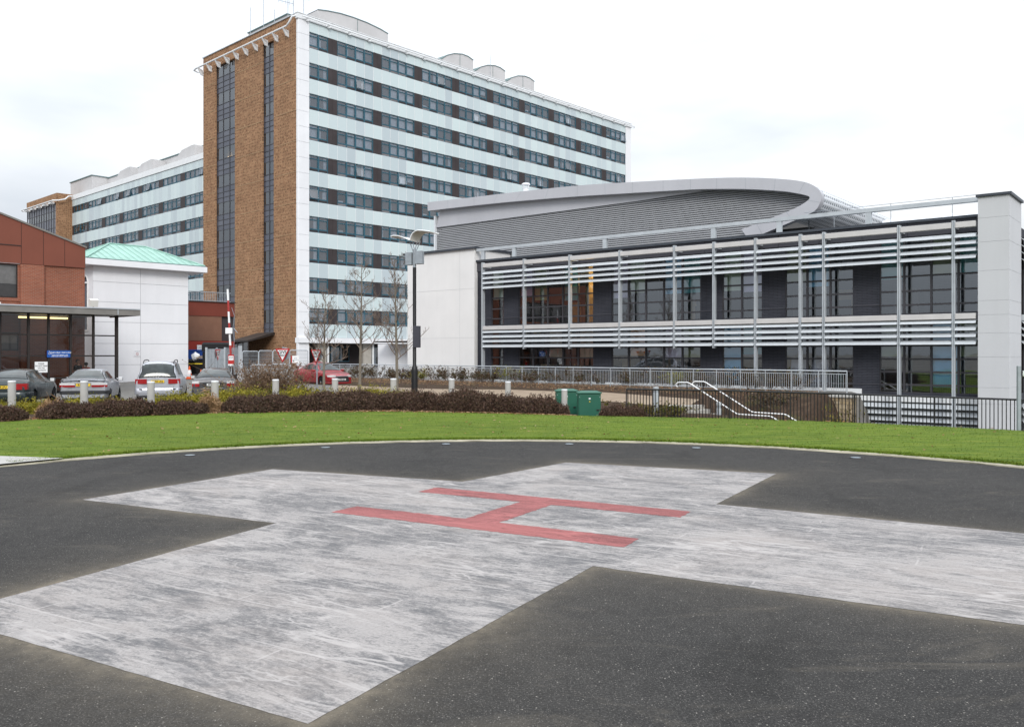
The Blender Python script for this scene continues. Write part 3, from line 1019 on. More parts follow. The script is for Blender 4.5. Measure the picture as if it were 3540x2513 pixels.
def wall_open(mb, x0, x1, z0, z1, holes, y, depth, m=0, mr=0):
    """wall face at y (facing -y) with rectangular holes and their reveals"""
    xs = sorted({x0, x1, *[h[0] for h in holes], *[h[1] for h in holes]})
    zs = sorted({z0, z1, *[h[2] for h in holes], *[h[3] for h in holes]})
    xs = [x for x in xs if x0 <= x <= x1]; zs = [z for z in zs if z0 <= z <= z1]
    for a, b in zip(xs, xs[1:]):
        for c, d in zip(zs, zs[1:]):
            mx_, mz_ = (a + b) / 2, (c + d) / 2
            if any(h[0] < mx_ < h[1] and h[2] < mz_ < h[3] for h in holes):
                continue
            mb.quad((a, y, c), (b, y, c), (b, y, d), (a, y, d), m)
    for a, b, c, d in holes:
        mb.quad((a, y, c), (a, y, d), (a, y + depth, d), (a, y + depth, c), mr)
        mb.quad((b, y, c), (b, y + depth, c), (b, y + depth, d), (b, y, d), mr)
        mb.quad((a, y, d), (b, y, d), (b, y + depth, d), (a, y + depth, d), mr)
        mb.quad((a, y, c), (a, y + depth, c), (b, y + depth, c), (b, y, c), mr)

# ---- window units of the hospital blocks
PW = 1.353
def win_unit(n, pw, h, seed, transom=True):
    """meshes (frame, pane, curtain) of a strip of n casements, width n*pw, height h, origin lower corner"""
    r = random.Random(seed)
    f = MB(); p = MB(); c = MB()
    fw = 0.075
    Wd = n * pw
    low = 0.30 if transom else 0.08
    tr = h - 0.42 if transom else h - 0.07
    f.box(0, Wd, 0.0, 0.10, h - 0.07, h)
    f.box(0, Wd, 0.0, 0.10, low, low + 0.09)
    f.box(0, Wd, 0.0, 0.10, 0, 0.05)
    if transom:
        f.box(0, Wd, 0.0, 0.10, tr, tr + 0.075)
    for i in range(n + 1):
        x = i * pw
        a, b = max(0, x - fw), min(Wd, x + fw)
        f.box(a, b, -0.004, 0.104, 0.05, h - 0.07)
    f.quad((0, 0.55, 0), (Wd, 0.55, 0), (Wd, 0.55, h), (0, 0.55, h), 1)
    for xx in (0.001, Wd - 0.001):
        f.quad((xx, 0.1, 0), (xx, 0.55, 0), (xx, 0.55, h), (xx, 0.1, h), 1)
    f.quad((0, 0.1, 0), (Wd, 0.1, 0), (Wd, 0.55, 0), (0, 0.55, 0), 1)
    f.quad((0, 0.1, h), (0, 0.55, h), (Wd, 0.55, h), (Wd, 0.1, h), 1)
    for i in range(n):
        a, b = i * pw + fw, (i + 1) * pw - fw
        zt = tr if transom else h - 0.07
        z0 = low + 0.09
        # apron below the casement: dark board or a vent grille
        if transom:
            if r.random() < 0.4:
                f.box(a, b, 0.03, 0.05, 0.06, low - 0.01, 2)
            else:
                f.box(a, b, 0.03, 0.05, 0.05, low, 3)
        if r.random() < 0.09:      # open casement leaning out at its foot
            o = 0.22
            p.quad((a, -o, z0), (b, -o, z0), (b, -0.02, zt), (a, -0.02, zt))
            f.tube([(a, -o, z0), (b, -o, z0)], 0.03, 4)
            f.tube([(a, -o, z0), (a, -0.01, zt)], 0.03, 4)
            f.tube([(b, -o, z0), (b, -0.01, zt)], 0.03, 4)
        else:
            # inner sash
            for q in ((a, a + 0.05, z0, zt), (b - 0.05, b, z0, zt), (a, b, z0, z0 + 0.05), (a, b, zt - 0.04, zt)):
                f.box(q[0], q[1], 0.02, 0.08, q[2], q[3])
            p.quad((a, 0.05, z0), (b, 0.05, z0), (b, 0.05, zt), (a, 0.05, zt))
        if transom:
            p.quad((a, 0.05, tr + 0.075), (b, 0.05, tr + 0.075), (b, 0.05, h - 0.07), (a, 0.05, h - 0.07))
        k = r.random()
        w = b - a
        def cur(x0, x1, z00, z11, m=0):
            nn = 6
            for q in range(nn):
                xa, xb = x0 + (x1 - x0) * q / nn, x0 + (x1 - x0) * (q + 1) / nn
                ya = 0.22 + 0.03 * (q % 2); yb = 0.22 + 0.03 * ((q + 1) % 2)
                c.quad((xa, ya, z00), (xb, yb, z00), (xb, yb, z11), (xa, ya, z11), m)
        if k < 0.36:
            cur(a, b, z0, h - 0.07, 0)
        elif k < 0.50:
            s = r.uniform(0.15, 0.5)
            cur(b - w * s, b, z0, h - 0.07, 0)
            cur(a, b - w * s, z0, h - 0.07, 1)
        elif k < 0.62:
            s = r.uniform(0.15, 0.35)
            cur(a, a + w * s, z0, h - 0.07, 0)
            cur(a + w * s, b, z0, h - 0.07, 1)
        elif k < 0.70:
            cur(a, b, z0 + (zt - z0) * r.uniform(0.3, 0.7), h - 0.07, 0)
        elif k < 0.93:
            cur(a, b, z0, h - 0.07, 1)
        else:
            c.box(a + 0.1, b - 0.3, 0.2, 0.24, z0, z0 + 0.3, 0)
    return (f.mesh("window", ["teal_frame", "interior_dark", "curtain_dim", "infill_brown"]), p.mesh("glazing", "glass_tower"), c.mesh("curtain", ["curtain", "curtain_dim"]))

def put_window(meshes, parent, loc):
    f, p, c = meshes
    o = link("window", f, parent); o.location = loc
    link("glazing", p, o)
    link("curtain", c, o)
    return o

def build_tower():
    t = thing("hospital_tower", "ten-storey hospital tower with patterned tan brick end and pale aqua banded window front", "building",
              (-24.9, 100.0, 0), TOWER_RZ)
    L = 66.6; DEP = 22.7; TOP = 41.35
    b0 = 1.474
    NP = 47
    rows = [39.57 - 3.608 * i for i in range(10)]
    H = 1.88
    # carcass
    mb = MB()
    mb.box(0.7, L - 0.2, 0.7, DEP - 0.4, 3.0, 41.0)
    mb.box(1.0, L - 0.3, 3.2, DEP - 0.4, -0.4, 3.0)
    mb.build("core", "interior_dark", t)
    mb = MB()
    mb.box(0.35, L, 0.0, DEP - 0.02, 41.0, 41.12)
    mb.build("roof", "plant_grey", t)
    # white backing of each spandrel + aqua panels
    edges = [40.72] + [z - H for z in rows]
    for i in range(11):
        z1 = edges[i]
        z0 = rows[i] if i < 10 else 3.62
        mb = MB()
        for k in range(NP):
            x0, x1 = b0 + k * PW + 0.045, b0 + (k + 1) * PW - 0.045
            mb.box(x0, x1, -0.03, 0.01, z0 + 0.02, z1 - 0.02, 0)
        o = mb.build("aqua_panel_band", ["spandrel", "white_metal"], t)
        mb = MB()
        mb.box(b0, b0 + NP * PW, 0.0, 0.3, z0, z1, 0)
        mb.build("panel_backing", "white_metal", o)
    # brown infill between the windows
    for i, zt in enumerate(rows):
        for g in range(9):
            k = 2 + 5 * g
            x0, x1 = b0 + k * PW, b0 + (k + 1) * PW
            mb = MB()
            mb.box(x0, x1, 0.03, 0.3, zt - H, zt)
            mb.box(x0 + PW / 2 - 0.02, x0 + PW / 2 + 0.02, 0.015, 0.03, zt - H, zt)
            mb.build("infill_panel", "infill_brown", t)
    V4 = [win_unit(4, PW, H, 100 + k) for k in range(14)]
    V2 = [win_unit(2, PW, H, 50 + k) for k in range(5)]
    r = random.Random(3)
    for i, zt in enumerate(rows):
        for g in range(10):
            k = 0 if g == 0 else 3 + 5 * (g - 1)
            x = b0 + k * PW
            wx, wy = -24.9 + D1[0] * x, 100 + D1[1] * x
            u = U0 + F * wx / wy
            v = V0 - (zt - CH) * F / wy
            if u > 1560 and v > 706 - 0.096 * (u - 1493) + 30:
                continue
            put_window(r.choice(V2 if g == 0 else V4), t, (x, 0.05, zt - H))
    # parapet with its cradle rail
    mb = MB()
    mb.box(-0.2, L + 0.1, -0.16, 0.3, 40.74, TOP)
    mb.box(-0.25, L + 0.15, -0.22, 0.36, TOP, TOP + 0.07)
    mb.build("parapet", "white_metal", t)
    mb = MB()
    mb.tube([(0.3, -0.45, 40.98), (L + 0.4, -0.45, 40.98), (L + 1.1, 0.0, 40.98), (L + 0.6, 0.6, 40.98)], 0.07, 6)
    for k in range(22):
        x = 0.9 + k * 3.02
        mb.box(x, x + 0.22, -0.42, -0.16, 40.80, 41.02)
        mb.box(x + 0.04, x + 0.30, -0.40, -0.16, 40.62, 40.80)
    mb.build("cradle_rail", "white_metal", t)
    # white corner column of stacked panels
    mb = MB()
    z = -0.4
    hs = [3.4]
    zz = 3.0
    while zz < 40.7:
        hs.append(1.804); zz += 1.804
    for h in hs:
        z1 = min(z + h, 40.73)
        poly = [(-0.05, 0.30), (-0.05, -0.02), (0.02, -0.10), (b0 - 0.02, -0.10), (b0 - 0.02, 0.30)]
        mb.prism(poly, 'z', z + 0.02, z1 - 0.02)
        z = z1
    mb.box(-0.03, b0 - 0.06, -0.06, 0.28, -0.4, 40.7)
    mb.build("corner_column", "white_panel", t)
    mb = MB()
    mb.box(b0 + NP * PW + 0.02, L, -0.06, 0.3, -0.4, 40.73)
    mb.build("corner_column", "white_panel", t)
    # beam and undercroft
    mb = MB()
    mb.box(-0.08, L, -0.35, 0.5, 3.0, 3.6)
    mb.box(0.3, L, 0.5, 3.2, 2.98, 3.1)
    mb.build("ground_beam", "white_panel", t)
    for k in range(9):
        x = 3.0 + 6.77 * k
        mb = MB()
        mb.box(x, x + 1.25, 0.5, 1.1, -0.4, 2.98)
        o = mb.build("undercroft_column", "concrete", t)
        mb = MB()
        mb.box(x + 1.32, x + 1.50, 0.30, 0.48, -0.4, 2.98)
        mb.build("downpipe", "white_metal", o)
    mb = MB()
    holes = [(5.2, 9.4, 0.7, 2.6), (12.0, 15.8, 0.2, 2.6), (18.5, 23, 0.7, 2.6)]
    wall_open(mb, 0.4, L, -0.4, 2.98, holes, 2.9, 0.12)
    mb.build("undercroft_wall", "infill_brown", t)
    for a, b, c, d in holes:
        mb = MB()
        n = 3
        for q in range(n + 1):
            x = a + (b - a) * q / n
            mb.box(max(a, x - 0.06), min(b, x + 0.06), 2.92, 3.0, c, d)
        mb.box(a, b, 2.925, 2.995, d - 0.1, d); mb.box(a, b, 2.925, 2.995, c, c + 0.1)
        o = mb.build("ground_window", "teal_frame", t)
        mb = MB()
        mb.quad((a, 2.98, c), (b, 2.98, c), (b, 2.98, d), (a, 2.98, d))
        mb.build("glazing", "glass_tower", o)
        mb = MB()
        w = (b - a) / n
        for q in range(n):
            mb.quad((a + w * q + 0.1, 3.1, c), (a + w * q + 0.5, 3.12, c), (a + w * q + 0.4, 3.12, d), (a + w * q + 0.1, 3.1, d))
        mb.build("curtain", "curtain", o)
    # brick end (faces -x)
    mb = MB()
    strips_ = [(5.24, 7.73, 4.3), (14.4, 19.34, 1.2)]
    def bx(y0, y1, z0, z1):
        mb.box(0.0, 0.6, y0, y1, z0, z1)
    bx(0.3, 5.24, -0.4, TOP); bx(7.73, 14.4, -0.4, TOP); bx(19.34, DEP, -0.4, TOP)
    for a, b, c in strips_:
        bx(a, b, 39.5, TOP); bx(a, b, -0.4, c)
    mb.box(0.6, L - 0.3, DEP - 0.4, DEP, -0.4, TOP)
    mb.build("brick_wall", "tower_brick", t)
    for i in range(11):
        z = rows[0] - 3.608 * i - 2.2
        mb = MB()
        for a, b in ((0.32, 5.24), (7.73, 14.4), (19.34, DEP)):
            mb.box(-0.025, 0.0, a, b, z, z + 0.055)
        mb.build("floor_line", "pale_brick", t)
    mb = MB()
    mb.box(-0.12, 0.7, 0.3, DEP + 0.1, TOP, TOP + 0.10)
    mb.build("coping", "silver", t)
    for (a, b, c), n in zip(strips_, (2, 3)):
        fr = MB(); pa = MB(); gl = MB()
        w = (b - a) / n
        z = 39.5
        x = 0.22
        while z > c + 0.3:
            seq = (1.55, 0.72, 0.68, 0.658)
            for q, h in enumerate(seq):
                z1, z0 = z, max(c, z - h)
                for i in range(n):
                    y0, y1 = a + i * w + 0.04, a + (i + 1) * w - 0.04
                    if q == 0:
                        gl.quad((x, y1, z0 + 0.03), (x, y0, z0 + 0.03), (x, y0, z1 - 0.03), (x, y1, z1 - 0.03))
                    else:
                        pa.quad((x, y1, z0 + 0.03), (x, y0, z0 + 0.03), (x, y0, z1 - 0.03), (x, y1, z1 - 0.03))
                fr.box(x - 0.05, x + 0.03, a, b, z0 - 0.03, z0 + 0.03)
                z = z0
                if z <= c + 0.05:
                    break
        for i in range(n + 1):
            y = a + i * w
            fr.box(x - 0.06, x + 0.04, max(a, y - 0.045), min(b, y + 0.045), c, 39.5)
        fr.quad((x + 0.3, b, c), (x + 0.3, a, c), (x + 0.3, a, 39.5), (x + 0.3, b, 39.5), 1)
        o = fr.build("stair_window", ["frame_dark", "curtain_dim"], t)
        pa.build("dark_glazing", "stair_panel", o)
        gl.build("glazing", "glass_stair", o)
        if n == 3:
            for (yy, zz, wid) in ((16.5, 27.05, 1.0), (17.0, 19.0, 0.25), (15.0, 19.3, 0.2)):
                mb = MB()
                mb.box(x + 0.06, x + 0.12, yy - wid / 2, yy + wid / 2, zz, zz + 0.16)
                mb.build("ceiling_lamp", "lamp_warm", o)
    # cradle rail on brackets along the brick end
    pts = [(-0.1, 0.15, 41.1), (-0.55, 0.4, 40.9), (-0.68, 0.75, 40.35), (-0.7, 1.3, 40.0), (-0.7, 23.4, 40.0), (-0.5, 24.3, 40.0), (0.1, 24.6, 40.0), (0.6, 24.2, 40.0), (0.6, 23.0, 40.0)]
    mb = MB()
    mb.tube(pts, 0.11, 8)
    mb.build("cradle_rail", "white_metal", t, smooth=True)
    for k in range(10):
        y = 2.0 + k * 2.3
        mb = MB()
        mb.prism([(-0.8, 39.9), (0.0, 39.75), (0.0, 39.0), (-0.35, 39.1), (-0.55, 39.45)], 'y', y - 0.09, y + 0.09)
        mb.build("rail_bracket", "white_metal", t)
    # lean-to canopy over the stair foot
    mb = MB()
    mb.prism([(0.0, 4.3), (-3.6, 3.3), (-3.6, 3.1), (0.0, 4.0)], 'y', 5.0, 8.8, 0)
    mb.add([(-0.02, 8.8, 4.3), (-0.02, 15.6, 2.7), (-3.6, 15.6, 2.35), (-3.6, 8.8, 3.3), (-0.02, 8.8, 4.05), (-0.02, 15.6, 2.45), (-3.6, 15.6, 2.1), (-3.6, 8.8, 3.05)],
           [(0, 1, 2, 3), (7, 6, 5, 4), (3, 2, 6, 7), (1, 5, 6, 2)], 0)
    for y in (5.1, 6.3, 7.5, 8.7, 10.0, 11.3, 12.6, 13.9, 15.2):
        zt = 3.1 if y < 8.8 else 3.1 - (y - 8.8) * 0.14
        mb.box(-3.5, -3.4, y, y + 0.1, -0.4, zt, 0)
    mb.box(-3.48, -3.42, 5.1, 15.2, 1.2, 1.3, 0)
    o = mb.build("stair_canopy", "brown_frame", t)
    mb = MB()
    mb.quad((-3.45, 15.2, -0.3), (-3.45, 5.1, -0.3), (-3.45, 5.1, 3.1), (-3.45, 15.2, 2.2))
    mb.build("glazing", "glass_stair", o)
    # rooftop plant rooms
    def plantroom(prof, y0, y1):
        mb = MB()
        mb.prism(prof, 'y', y0, y1)
        o = mb.build("plant_room", "plant_grey", t)
        top = prof[1:-1]
        mb = MB()
        for (xa, za), (xb, zb) in zip(top, top[1:]):
            mb.add([(xa, y0 - 0.08, za), (xb, y0 - 0.08, zb), (xb, y1, zb), (xa, y1, za), (xa, y0 - 0.08, za + 0.09), (xb, y0 - 0.08, zb + 0.09), (xb, y1, zb + 0.09), (xa, y1, za + 0.09)],
                   [(4, 5, 6, 7), (0, 1, 5, 4), (3, 2, 1, 0)])
        mx_ = (prof[1][0] + prof[-2][0]) / 2 + 0.5
        mb.box(mx_, mx_ + 0.06, y0 - 0.03, y0, 41.2, max(p[1] for p in prof) - 0.1)
        mb.build("roof_edge", "plant_trim", o)
    plantroom([(6.15, 41.1), (6.15, 44.85), (7.5, 45.1), (9.5, 45.35), (11.6, 45.42), (13.8, 45.36), (16.0, 45.12), (17.3, 44.85), (17.3, 41.1)], 5, 12)
    for x in (26.9, 33.8, 40.6):
        plantroom([(x, 41.1), (x, 43.8), (x + 1.2, 44.7), (x + 2.6, 45.3), (x + 4.2, 45.62), (x + 5.4, 45.6), (x + 6.5, 45.3), (x + 6.5, 41.1)], 5, 12)
    mb = MB()
    mb.box(4.0, 8.5, 12.2, 18.0, 41.1, 44.6)
    mb.box(4.0, 5.8, 8.5, 12.2, 41.1, 44.6)
    mb.build("plant_room", "plant_grey", t)
    mb = MB()
    mb.box(3.85, 5.9, 8.4, 18.1, 44.6, 44.72)
    mb.build("roof_edge", "plant_trim", t)
    # masts
    for (x, y, h, yag) in ((1.2, 9.5, 49.5, 0), (2.2, 5.6, 46.5, 1), (2.2, 4.4, 50, 0), (2.6, 2.8, 50, 2), (0.8, 12.0, 45.5, 0), (1.2, 7.0, 44.0, 0), (36.0, 4.0, 46.5, 0)):
        mb = MB()
        mb.tube([(x, y, 41.1), (x, y, h)], 0.035, 5)
        if yag:
            mb.tube([(x - 0.9, y + 0.7, 45.0), (x + 0.4, y - 0.5, 44.6)], 0.03, 4)
            for q in range(5):
                a = q / 4
                cx, cy, cz = x - 0.9 + 1.3 * a, y + 0.7 - 1.2 * a, 45.0 - 0.4 * a
                mb.tube([(cx, cy, cz - 0.3), (cx, cy, cz + 0.3)], 0.018, 3)
        mb.build("mast", "galvanised", t)
    return t
build_tower()

def build_wing():
    t = thing("hospital_wing", "lower hospital wing with aqua bands and a brown brick end block", "building",
              (-82.2, 160.6, 0), math.atan2(-0.682, 0.731))
    L = 64.0; TOP = 31.2
    pw = 1.46
    rows = [(29.15, 1.25), (25.55, 1.75), (21.9, 1.75), (18.25, 1.75), (14.6, 1.75), (10.95, 1.75)]
    mb = MB(); mb.box(0.2, L, 0.7, 16, -0.4, 30.6); mb.build("core", "interior_dark", t)
    mb = MB(); mb.box(0, L, -0.15, 16, 30.35, TOP); mb.build("parapet", "white_metal", t)
    zs = [30.33] + [z - h for z, h in rows]
    groups = [(0.9, 0)] + [(7.7 + 7.4 * g, 1) for g in range(8)]
    for i in range(len(rows) + 1):
        z1 = zs[i]
        z0 = rows[i][0] if i < len(rows) else 7.2
        mb = MB()
        x = 0.05
        while x < L - 0.8:
            mb.box(x + 0.02, min(x + 0.98, L), -0.03, 0.01, z0 + 0.02, z1 - 0.02)
            x += 1.0
        o = mb.build("aqua_panel_band", "spandrel", t)
        mb = MB(); mb.box(0, L, 0, 0.3, z0, z1); mb.build("panel_backing", "white_metal", o)
        if i < len(rows):
            for (gx, k), (hx, k2) in zip([(0 - 4 * pw, 0)] + groups, groups + [(L, 1)]):
                mb = MB()
                mb.box(gx + 4 * pw, hx, 0.03, 0.3, z0 - rows[i][1], z0)
                mb.build("infill_panel", "infill_brown", t)
    VA = [win_unit(4, pw, 1.75, 300 + k) for k in range(7)]
    VB = [win_unit(4, pw, 1.25, 340 + k, transom=False) for k in range(4)]
    r = random.Random(9)
    for (zt, h) in rows:
        for gx, k in groups:
            put_window(r.choice(VA if h > 1.5 else VB), t, (gx, 0.05, zt - h))
    mb = MB(); mb.box(0, L, 0.4, 1.0, -0.4, 7.2); mb.build("podium", "infill_brown", t)
    # brick end block, glazed toward the town side
    mb = MB()
    mb.box(-0.6, 0.0, -2.7, 10, -0.4, 31.4)
    mb.box(-16.1, -0.6, -2.7, -2.2, 29.7, 31.4)
    mb.box(-16.1, -15.6, -2.2, 10, -0.4, 31.4)
    mb.box(-16.1, -0.6, 9.5, 10, -0.4, 31.4)
    mb.box(-15.6, -0.6, -2.2, 9.5, 31.0, 31.3)
    mb.build("brick_block", "tower_brick", t)
    fr = MB(); pn_ = MB(); gl = MB()
    n = 12
    for k in range(n + 1):
        x = -16.1 + (15.5) * k / n
        fr.box(x - 0.06, x + 0.06, -2.62, -2.5, 8, 29.7)
    z = 29.7
    while z > 9:
        for q, h in enumerate((1.5, 1.4, 1.7)):
            for k in range(n):
                xa = -16.1 + 15.5 * k / n + 0.06; xb = xa + 15.5 / n - 0.12
                (gl if q == 1 else pn_).quad((xa, -2.55, z - h + 0.04), (xb, -2.55, z - h + 0.04), (xb, -2.55, z - 0.04), (xa, -2.55, z - 0.04))
            fr.box(-16.1, -0.6, -2.61, -2.51, z - h - 0.04, z - h + 0.04)
            z -= h
    o = fr.build("stair_window", "frame_dark", t)
    pn_.build("dark_glazing", "stair_panel", o)
    gl.build("glazing", "glass_stair", o)
    mb = MB(); mb.box(-15.6, -0.6, -2.3, -2.2, 0, 29.7); mb.build("backing", "curtain_dim", o)
    mb = MB()
    mb.tube([(0.6, -0.3, 31.0), (0.75, -0.9, 30.9), (0.7, -1.5, 30.3), (0.7, -2.6, 29.95), (0.0, -3.4, 29.9), (-16.5, -3.5, 29.9), (-17.4, -3.0, 29.9), (-16.6, -2.2, 29.9)], 0.13, 6)
    for k in range(5):
        mb.box(-2.5 - 3.2 * k, -1.2 - 3.2 * k, -3.4, -2.7, 29.45, 29.85)
    mb.build("cradle_rail", "white_metal", t)
    # rooftop plant
    mb = MB(); mb.box(-6.4, 4.0, 2.0, 14, 31.0, 34.7); mb.build("plant_room", "plant_grey", t)
    mb = MB(); mb.box(-6.6, 4.15, 1.85, 14, 34.7, 34.85); mb.build("roof_edge", "plant_trim", t)
    mb = MB(); mb.box(4.0, L, 4.85, 14, 31.0, 34.55); mb.build("plant_room", "plant_grey", t)
    mb = MB(); mb.box(4.16, L, 4.7, 14, 34.55, 34.7); mb.build("roof_edge", "plant_trim", t)
    for x in (14.0, 22.6, 37.2):
        mb = MB()
        mb.prism([(x, 31.0), (x, 33.3), (x + 1.3, 33.95), (x + 4.6, 34.2), (x + 5.5, 34.15), (x + 5.5, 31.0)], 'y', 2.5, 4.8)
        mb.build("plant_room", "plant_grey", t)
build_wing()

# ---------------------------------------------------------------- low modern clinic
CRZ = math.atan2(EY, EX)
def cface(n):
    return Face(CX + NX * n, CY + NY * n, EX, EY)
def build_clinic():
    t = thing("clinic_building", "two-storey dark clinic with white louvre screens, pale end column and a curved metal roof", "building", (CX, CY, 0), CRZ)
    FW = cface(0.8)
    FS = cface(0.0)
    def g(us):
        return [FW.at(u) for u in us]
    ZU = [3.52, 3.93, 4.55, 5.22, 5.92, 6.9]
    ZL = [-0.02, 0.34, 0.92, 1.50, 2.10, 3.15]
    upper = [g([1698, 1741]), g([1793, 1841, 1892, 1944, 1997, 2051]), g([2113.6, 2171, 2231, 2293, 2357, 2422]), g([2496, 2563, 2635]),
             g([2714, 2789, 2869, 2950]), g([3040, 3124, 3218, 3312, 3398])]
    bl_u = [["blind_green"], ["blind_lilac", "blind_olive", None, "blind_teal", "LIT"], ["blind_lilac", "blind_green", None, "blind_blue", "blind_teal"],
            ["blind_green", "blind_lilac"], ["blind_olive", "blind_blue", None], ["blind_teal", None, "blind_olive", "blind_teal"]]
    bl_l = [[None], [None, None, "blind_tan", None, "blind_tan"], [None, "blind_orange", None, "blind_lilac", "blind_olive"],
            ["FULLBLUE", "blind_teal"], ["board", "board", None], ["blind_olive", None, "FULLBLUE", "blind_olive"]]
    holes = []
    for e in upper:
        holes.append((e[0], e[-1], ZU[0], ZU[-1]))
        holes.append((e[0], e[-1], ZL[0], ZL[-1]))
    x0, x1 = -1.27, 28.6
    mb = MB()
    wall_open(mb, x0, x1, -0.14, 7.55, holes, 0.8, 0.14)
    mb.quad((x0, 0.8, 7.0), (x0, 0.8, 7.69), (x0, 3, 7.69), (x0, 3, 7.0))
    mb.build("dark_brick_wall", "dark_brick", t)
    mb = MB()
    for k in range(15):
        a = x0 + 0.0 + (x1 - x0) * k / 15; b = x0 + (x1 - x0) * (k + 1) / 15 - 0.02
        mb.box(a, b, 0.74, 0.80, 6.98, 7.58)
    mb.build("fascia", "fascia_dark", t)
    mb = MB()
    mb.box(x0, 27.6, 0.62, 3.9, 7.585, 7.70)
    mb.build("coping", "coping", t)
    mb = MB()
    for (za, zb) in ((-0.02, 3.2), (3.45, 6.95)):
        mb.quad((x0, 4.2, za), (x1, 4.2, za), (x1, 4.2, zb), (x0, 4.2, zb), 0)
        mb.quad((x0, 0.95, za), (x1, 0.95, za), (x1, 4.2, za), (x0, 4.2, za), 0)
        mb.quad((x0, 0.95, zb), (x0, 4.2, zb), (x1, 4.2, zb), (x1, 0.95, zb), 0)
        for x in (-0.9, 1.9, 10.0, 15.4, 21.0, 28.4):
            mb.quad((x, 0.95, za), (x, 4.2, za), (x, 4.2, zb), (x, 0.95, zb), 0)
        for k in range(26):
            x = x0 + random.uniform(0.5, 27); w = random.uniform(0.4, 1.3); zt = za + random.uniform(0.8, 2.0)
            mb.box(x, min(x1, x + w), 2.2 + random.random(), 3.4, za + 0.03, zt, random.choice((0, 1, 1, 2)))
    mb.build("room_interior", ["interior_dark", "interior_mid", "interior_warm"], t)
    rr = random.Random(4)
    for fl, (Z, bl) in enumerate(((ZU, bl_u), (ZL, bl_l))):
        for e, b in zip(upper, bl):
            n = len(e) - 1
            fr = MB(); pa = MB()
            ya, yb = 0.83, 0.92
            for i, x in enumerate(e):
                fr.box(max(e[0], x - 0.045), min(e[-1], x + 0.045), ya, yb, Z[0], Z[-1])
            for z in Z:
                fr.box(e[0], e[-1], ya + 0.006, yb - 0.006, max(Z[0], z - 0.04), min(Z[-1], z + 0.04))
            o = fr.build("window", "frame_dark", t)
            pa.quad((e[0], 0.88, Z[0]), (e[-1], 0.88, Z[0]), (e[-1], 0.88, Z[-1]), (e[0], 0.88, Z[-1]))
            pa.build("glazing", "glass_clinic", o)
            for i in range(n):
                c = b[i]
                if c is None:
                    continue
                a_, b_ = e[i] + 0.03, e[i + 1] - 0.03
                mb = MB()
                if c == "LIT":
                    mb.quad((a_, 1.9, Z[0]), (b_, 1.9, Z[0]), (b_, 1.9, Z[-1]), (a_, 1.9, Z[-1]), 0)
                    mb.quad((b_, 0.95, Z[0]), (b_, 1.9, Z[0]), (b_, 1.9, Z[-1]), (b_, 0.95, Z[-1]), 0)
                    mb.build("lit_wall", "interior_warm", o)
                    mb = MB(); mb.box(a_ + 0.1, b_ - 0.05, 1.2, 1.45, 5.98, 6.06)
                    mb.build("ceiling_lamp", "lamp_warm", o)
                    continue
                if c == "board":
                    mb.add([(a_, 1.15, Z[0]), (b_, 1.15, Z[0]), (b_ - 0.1, 1.3, 1.45), (a_ + 0.1, 1.3, 1.45)], [(0, 1, 2, 3)])
                    mb.build("display_board", "board_white", o)
                    continue
                full = c == "FULLBLUE"
                c = "blind_blue" if full else c
                zb = Z[0] + 0.3 if full else (rr.choice((5.0, 5.15, 5.25, 4.9)) if fl == 0 else rr.choice((1.55, 1.65, 1.75)))
                mb.quad((a_, 1.0, zb), (b_, 1.0, zb), (b_, 1.0, Z[-1]), (a_, 1.0, Z[-1]))
                mb.box(a_, b_, 0.99, 1.02, zb - 0.03, zb)
                mb.build("blind", c, o)
    # drain lines across the dark wall
    mb = MB()
    for a, b in zip([x0] + [e[-1] for e in upper], [e[0] for e in upper] + [x1]):
        mb.box(a, b, 0.775, 0.80, 3.95, 4.0)
        mb.box(a, b, 0.775, 0.80, 0.32, 0.37)
    mb.build("drip_line", "fascia_dark", t)
    # plinth
    mb = MB()
    mb.box(-7.4, 22.6, 0.70, 0.80, -0.30, 0.12)
    mb.box(22.6, 27.6, 0.66, 0.80, -0.42, -0.14)
    mb.build("plinth", "white_metal", t)
    mb = MB()
    mb.quad((22.3, 0.9, -1.8), (28, 0.9, -1.8), (28, 0.9, -0.3), (22.3, 0.9, -0.3))
    mb.build("vent_backing", "louvre_dark", t)
    for k in range(4):
        z = -0.58 - 0.30 * k
        mb = MB()
        mb.prism([(0.52, z - 0.10), (0.56, z - 0.11), (0.76, z + 0.07), (0.72, z + 0.08)], 'x', 22.5, 27.58)
        mb.build("basement_blade", "blade", t)
    # screen: posts, beams, blades
    pu = [1669.8, 1813, 1970.8, 2143.9, 2332.7, 2468.8, 2612.8, 2767.5, 2848.6, 3108, 3296.5]
    px_ = [FS.at(u) for u in pu]
    foot = [-0.1, 2.02, 2.02, 2.02, 2.02, 2.02, -0.2, -0.25, -0.3, -1.5, -1.5]
    for x, z in zip(px_, foot):
        mb = MB()
        mb.box(x - 0.06, x - 0.012, -0.10, 0.12, z, 7.42)
        mb.box(x + 0.012, x + 0.06, -0.10, 0.12, z, 7.42)
        mb.box(x - 0.012, x + 0.012, -0.04, 0.06, z, 7.40)
        mb.box(x - 0.05, x + 0.05, 0.12, 0.80, 7.1, 7.2)
        mb.box(x - 0.05, x + 0.05, 0.12, 0.80, 3.25, 3.35)
        mb.build("screen_post", "silver", t)
    ends = px_ + [27.58]
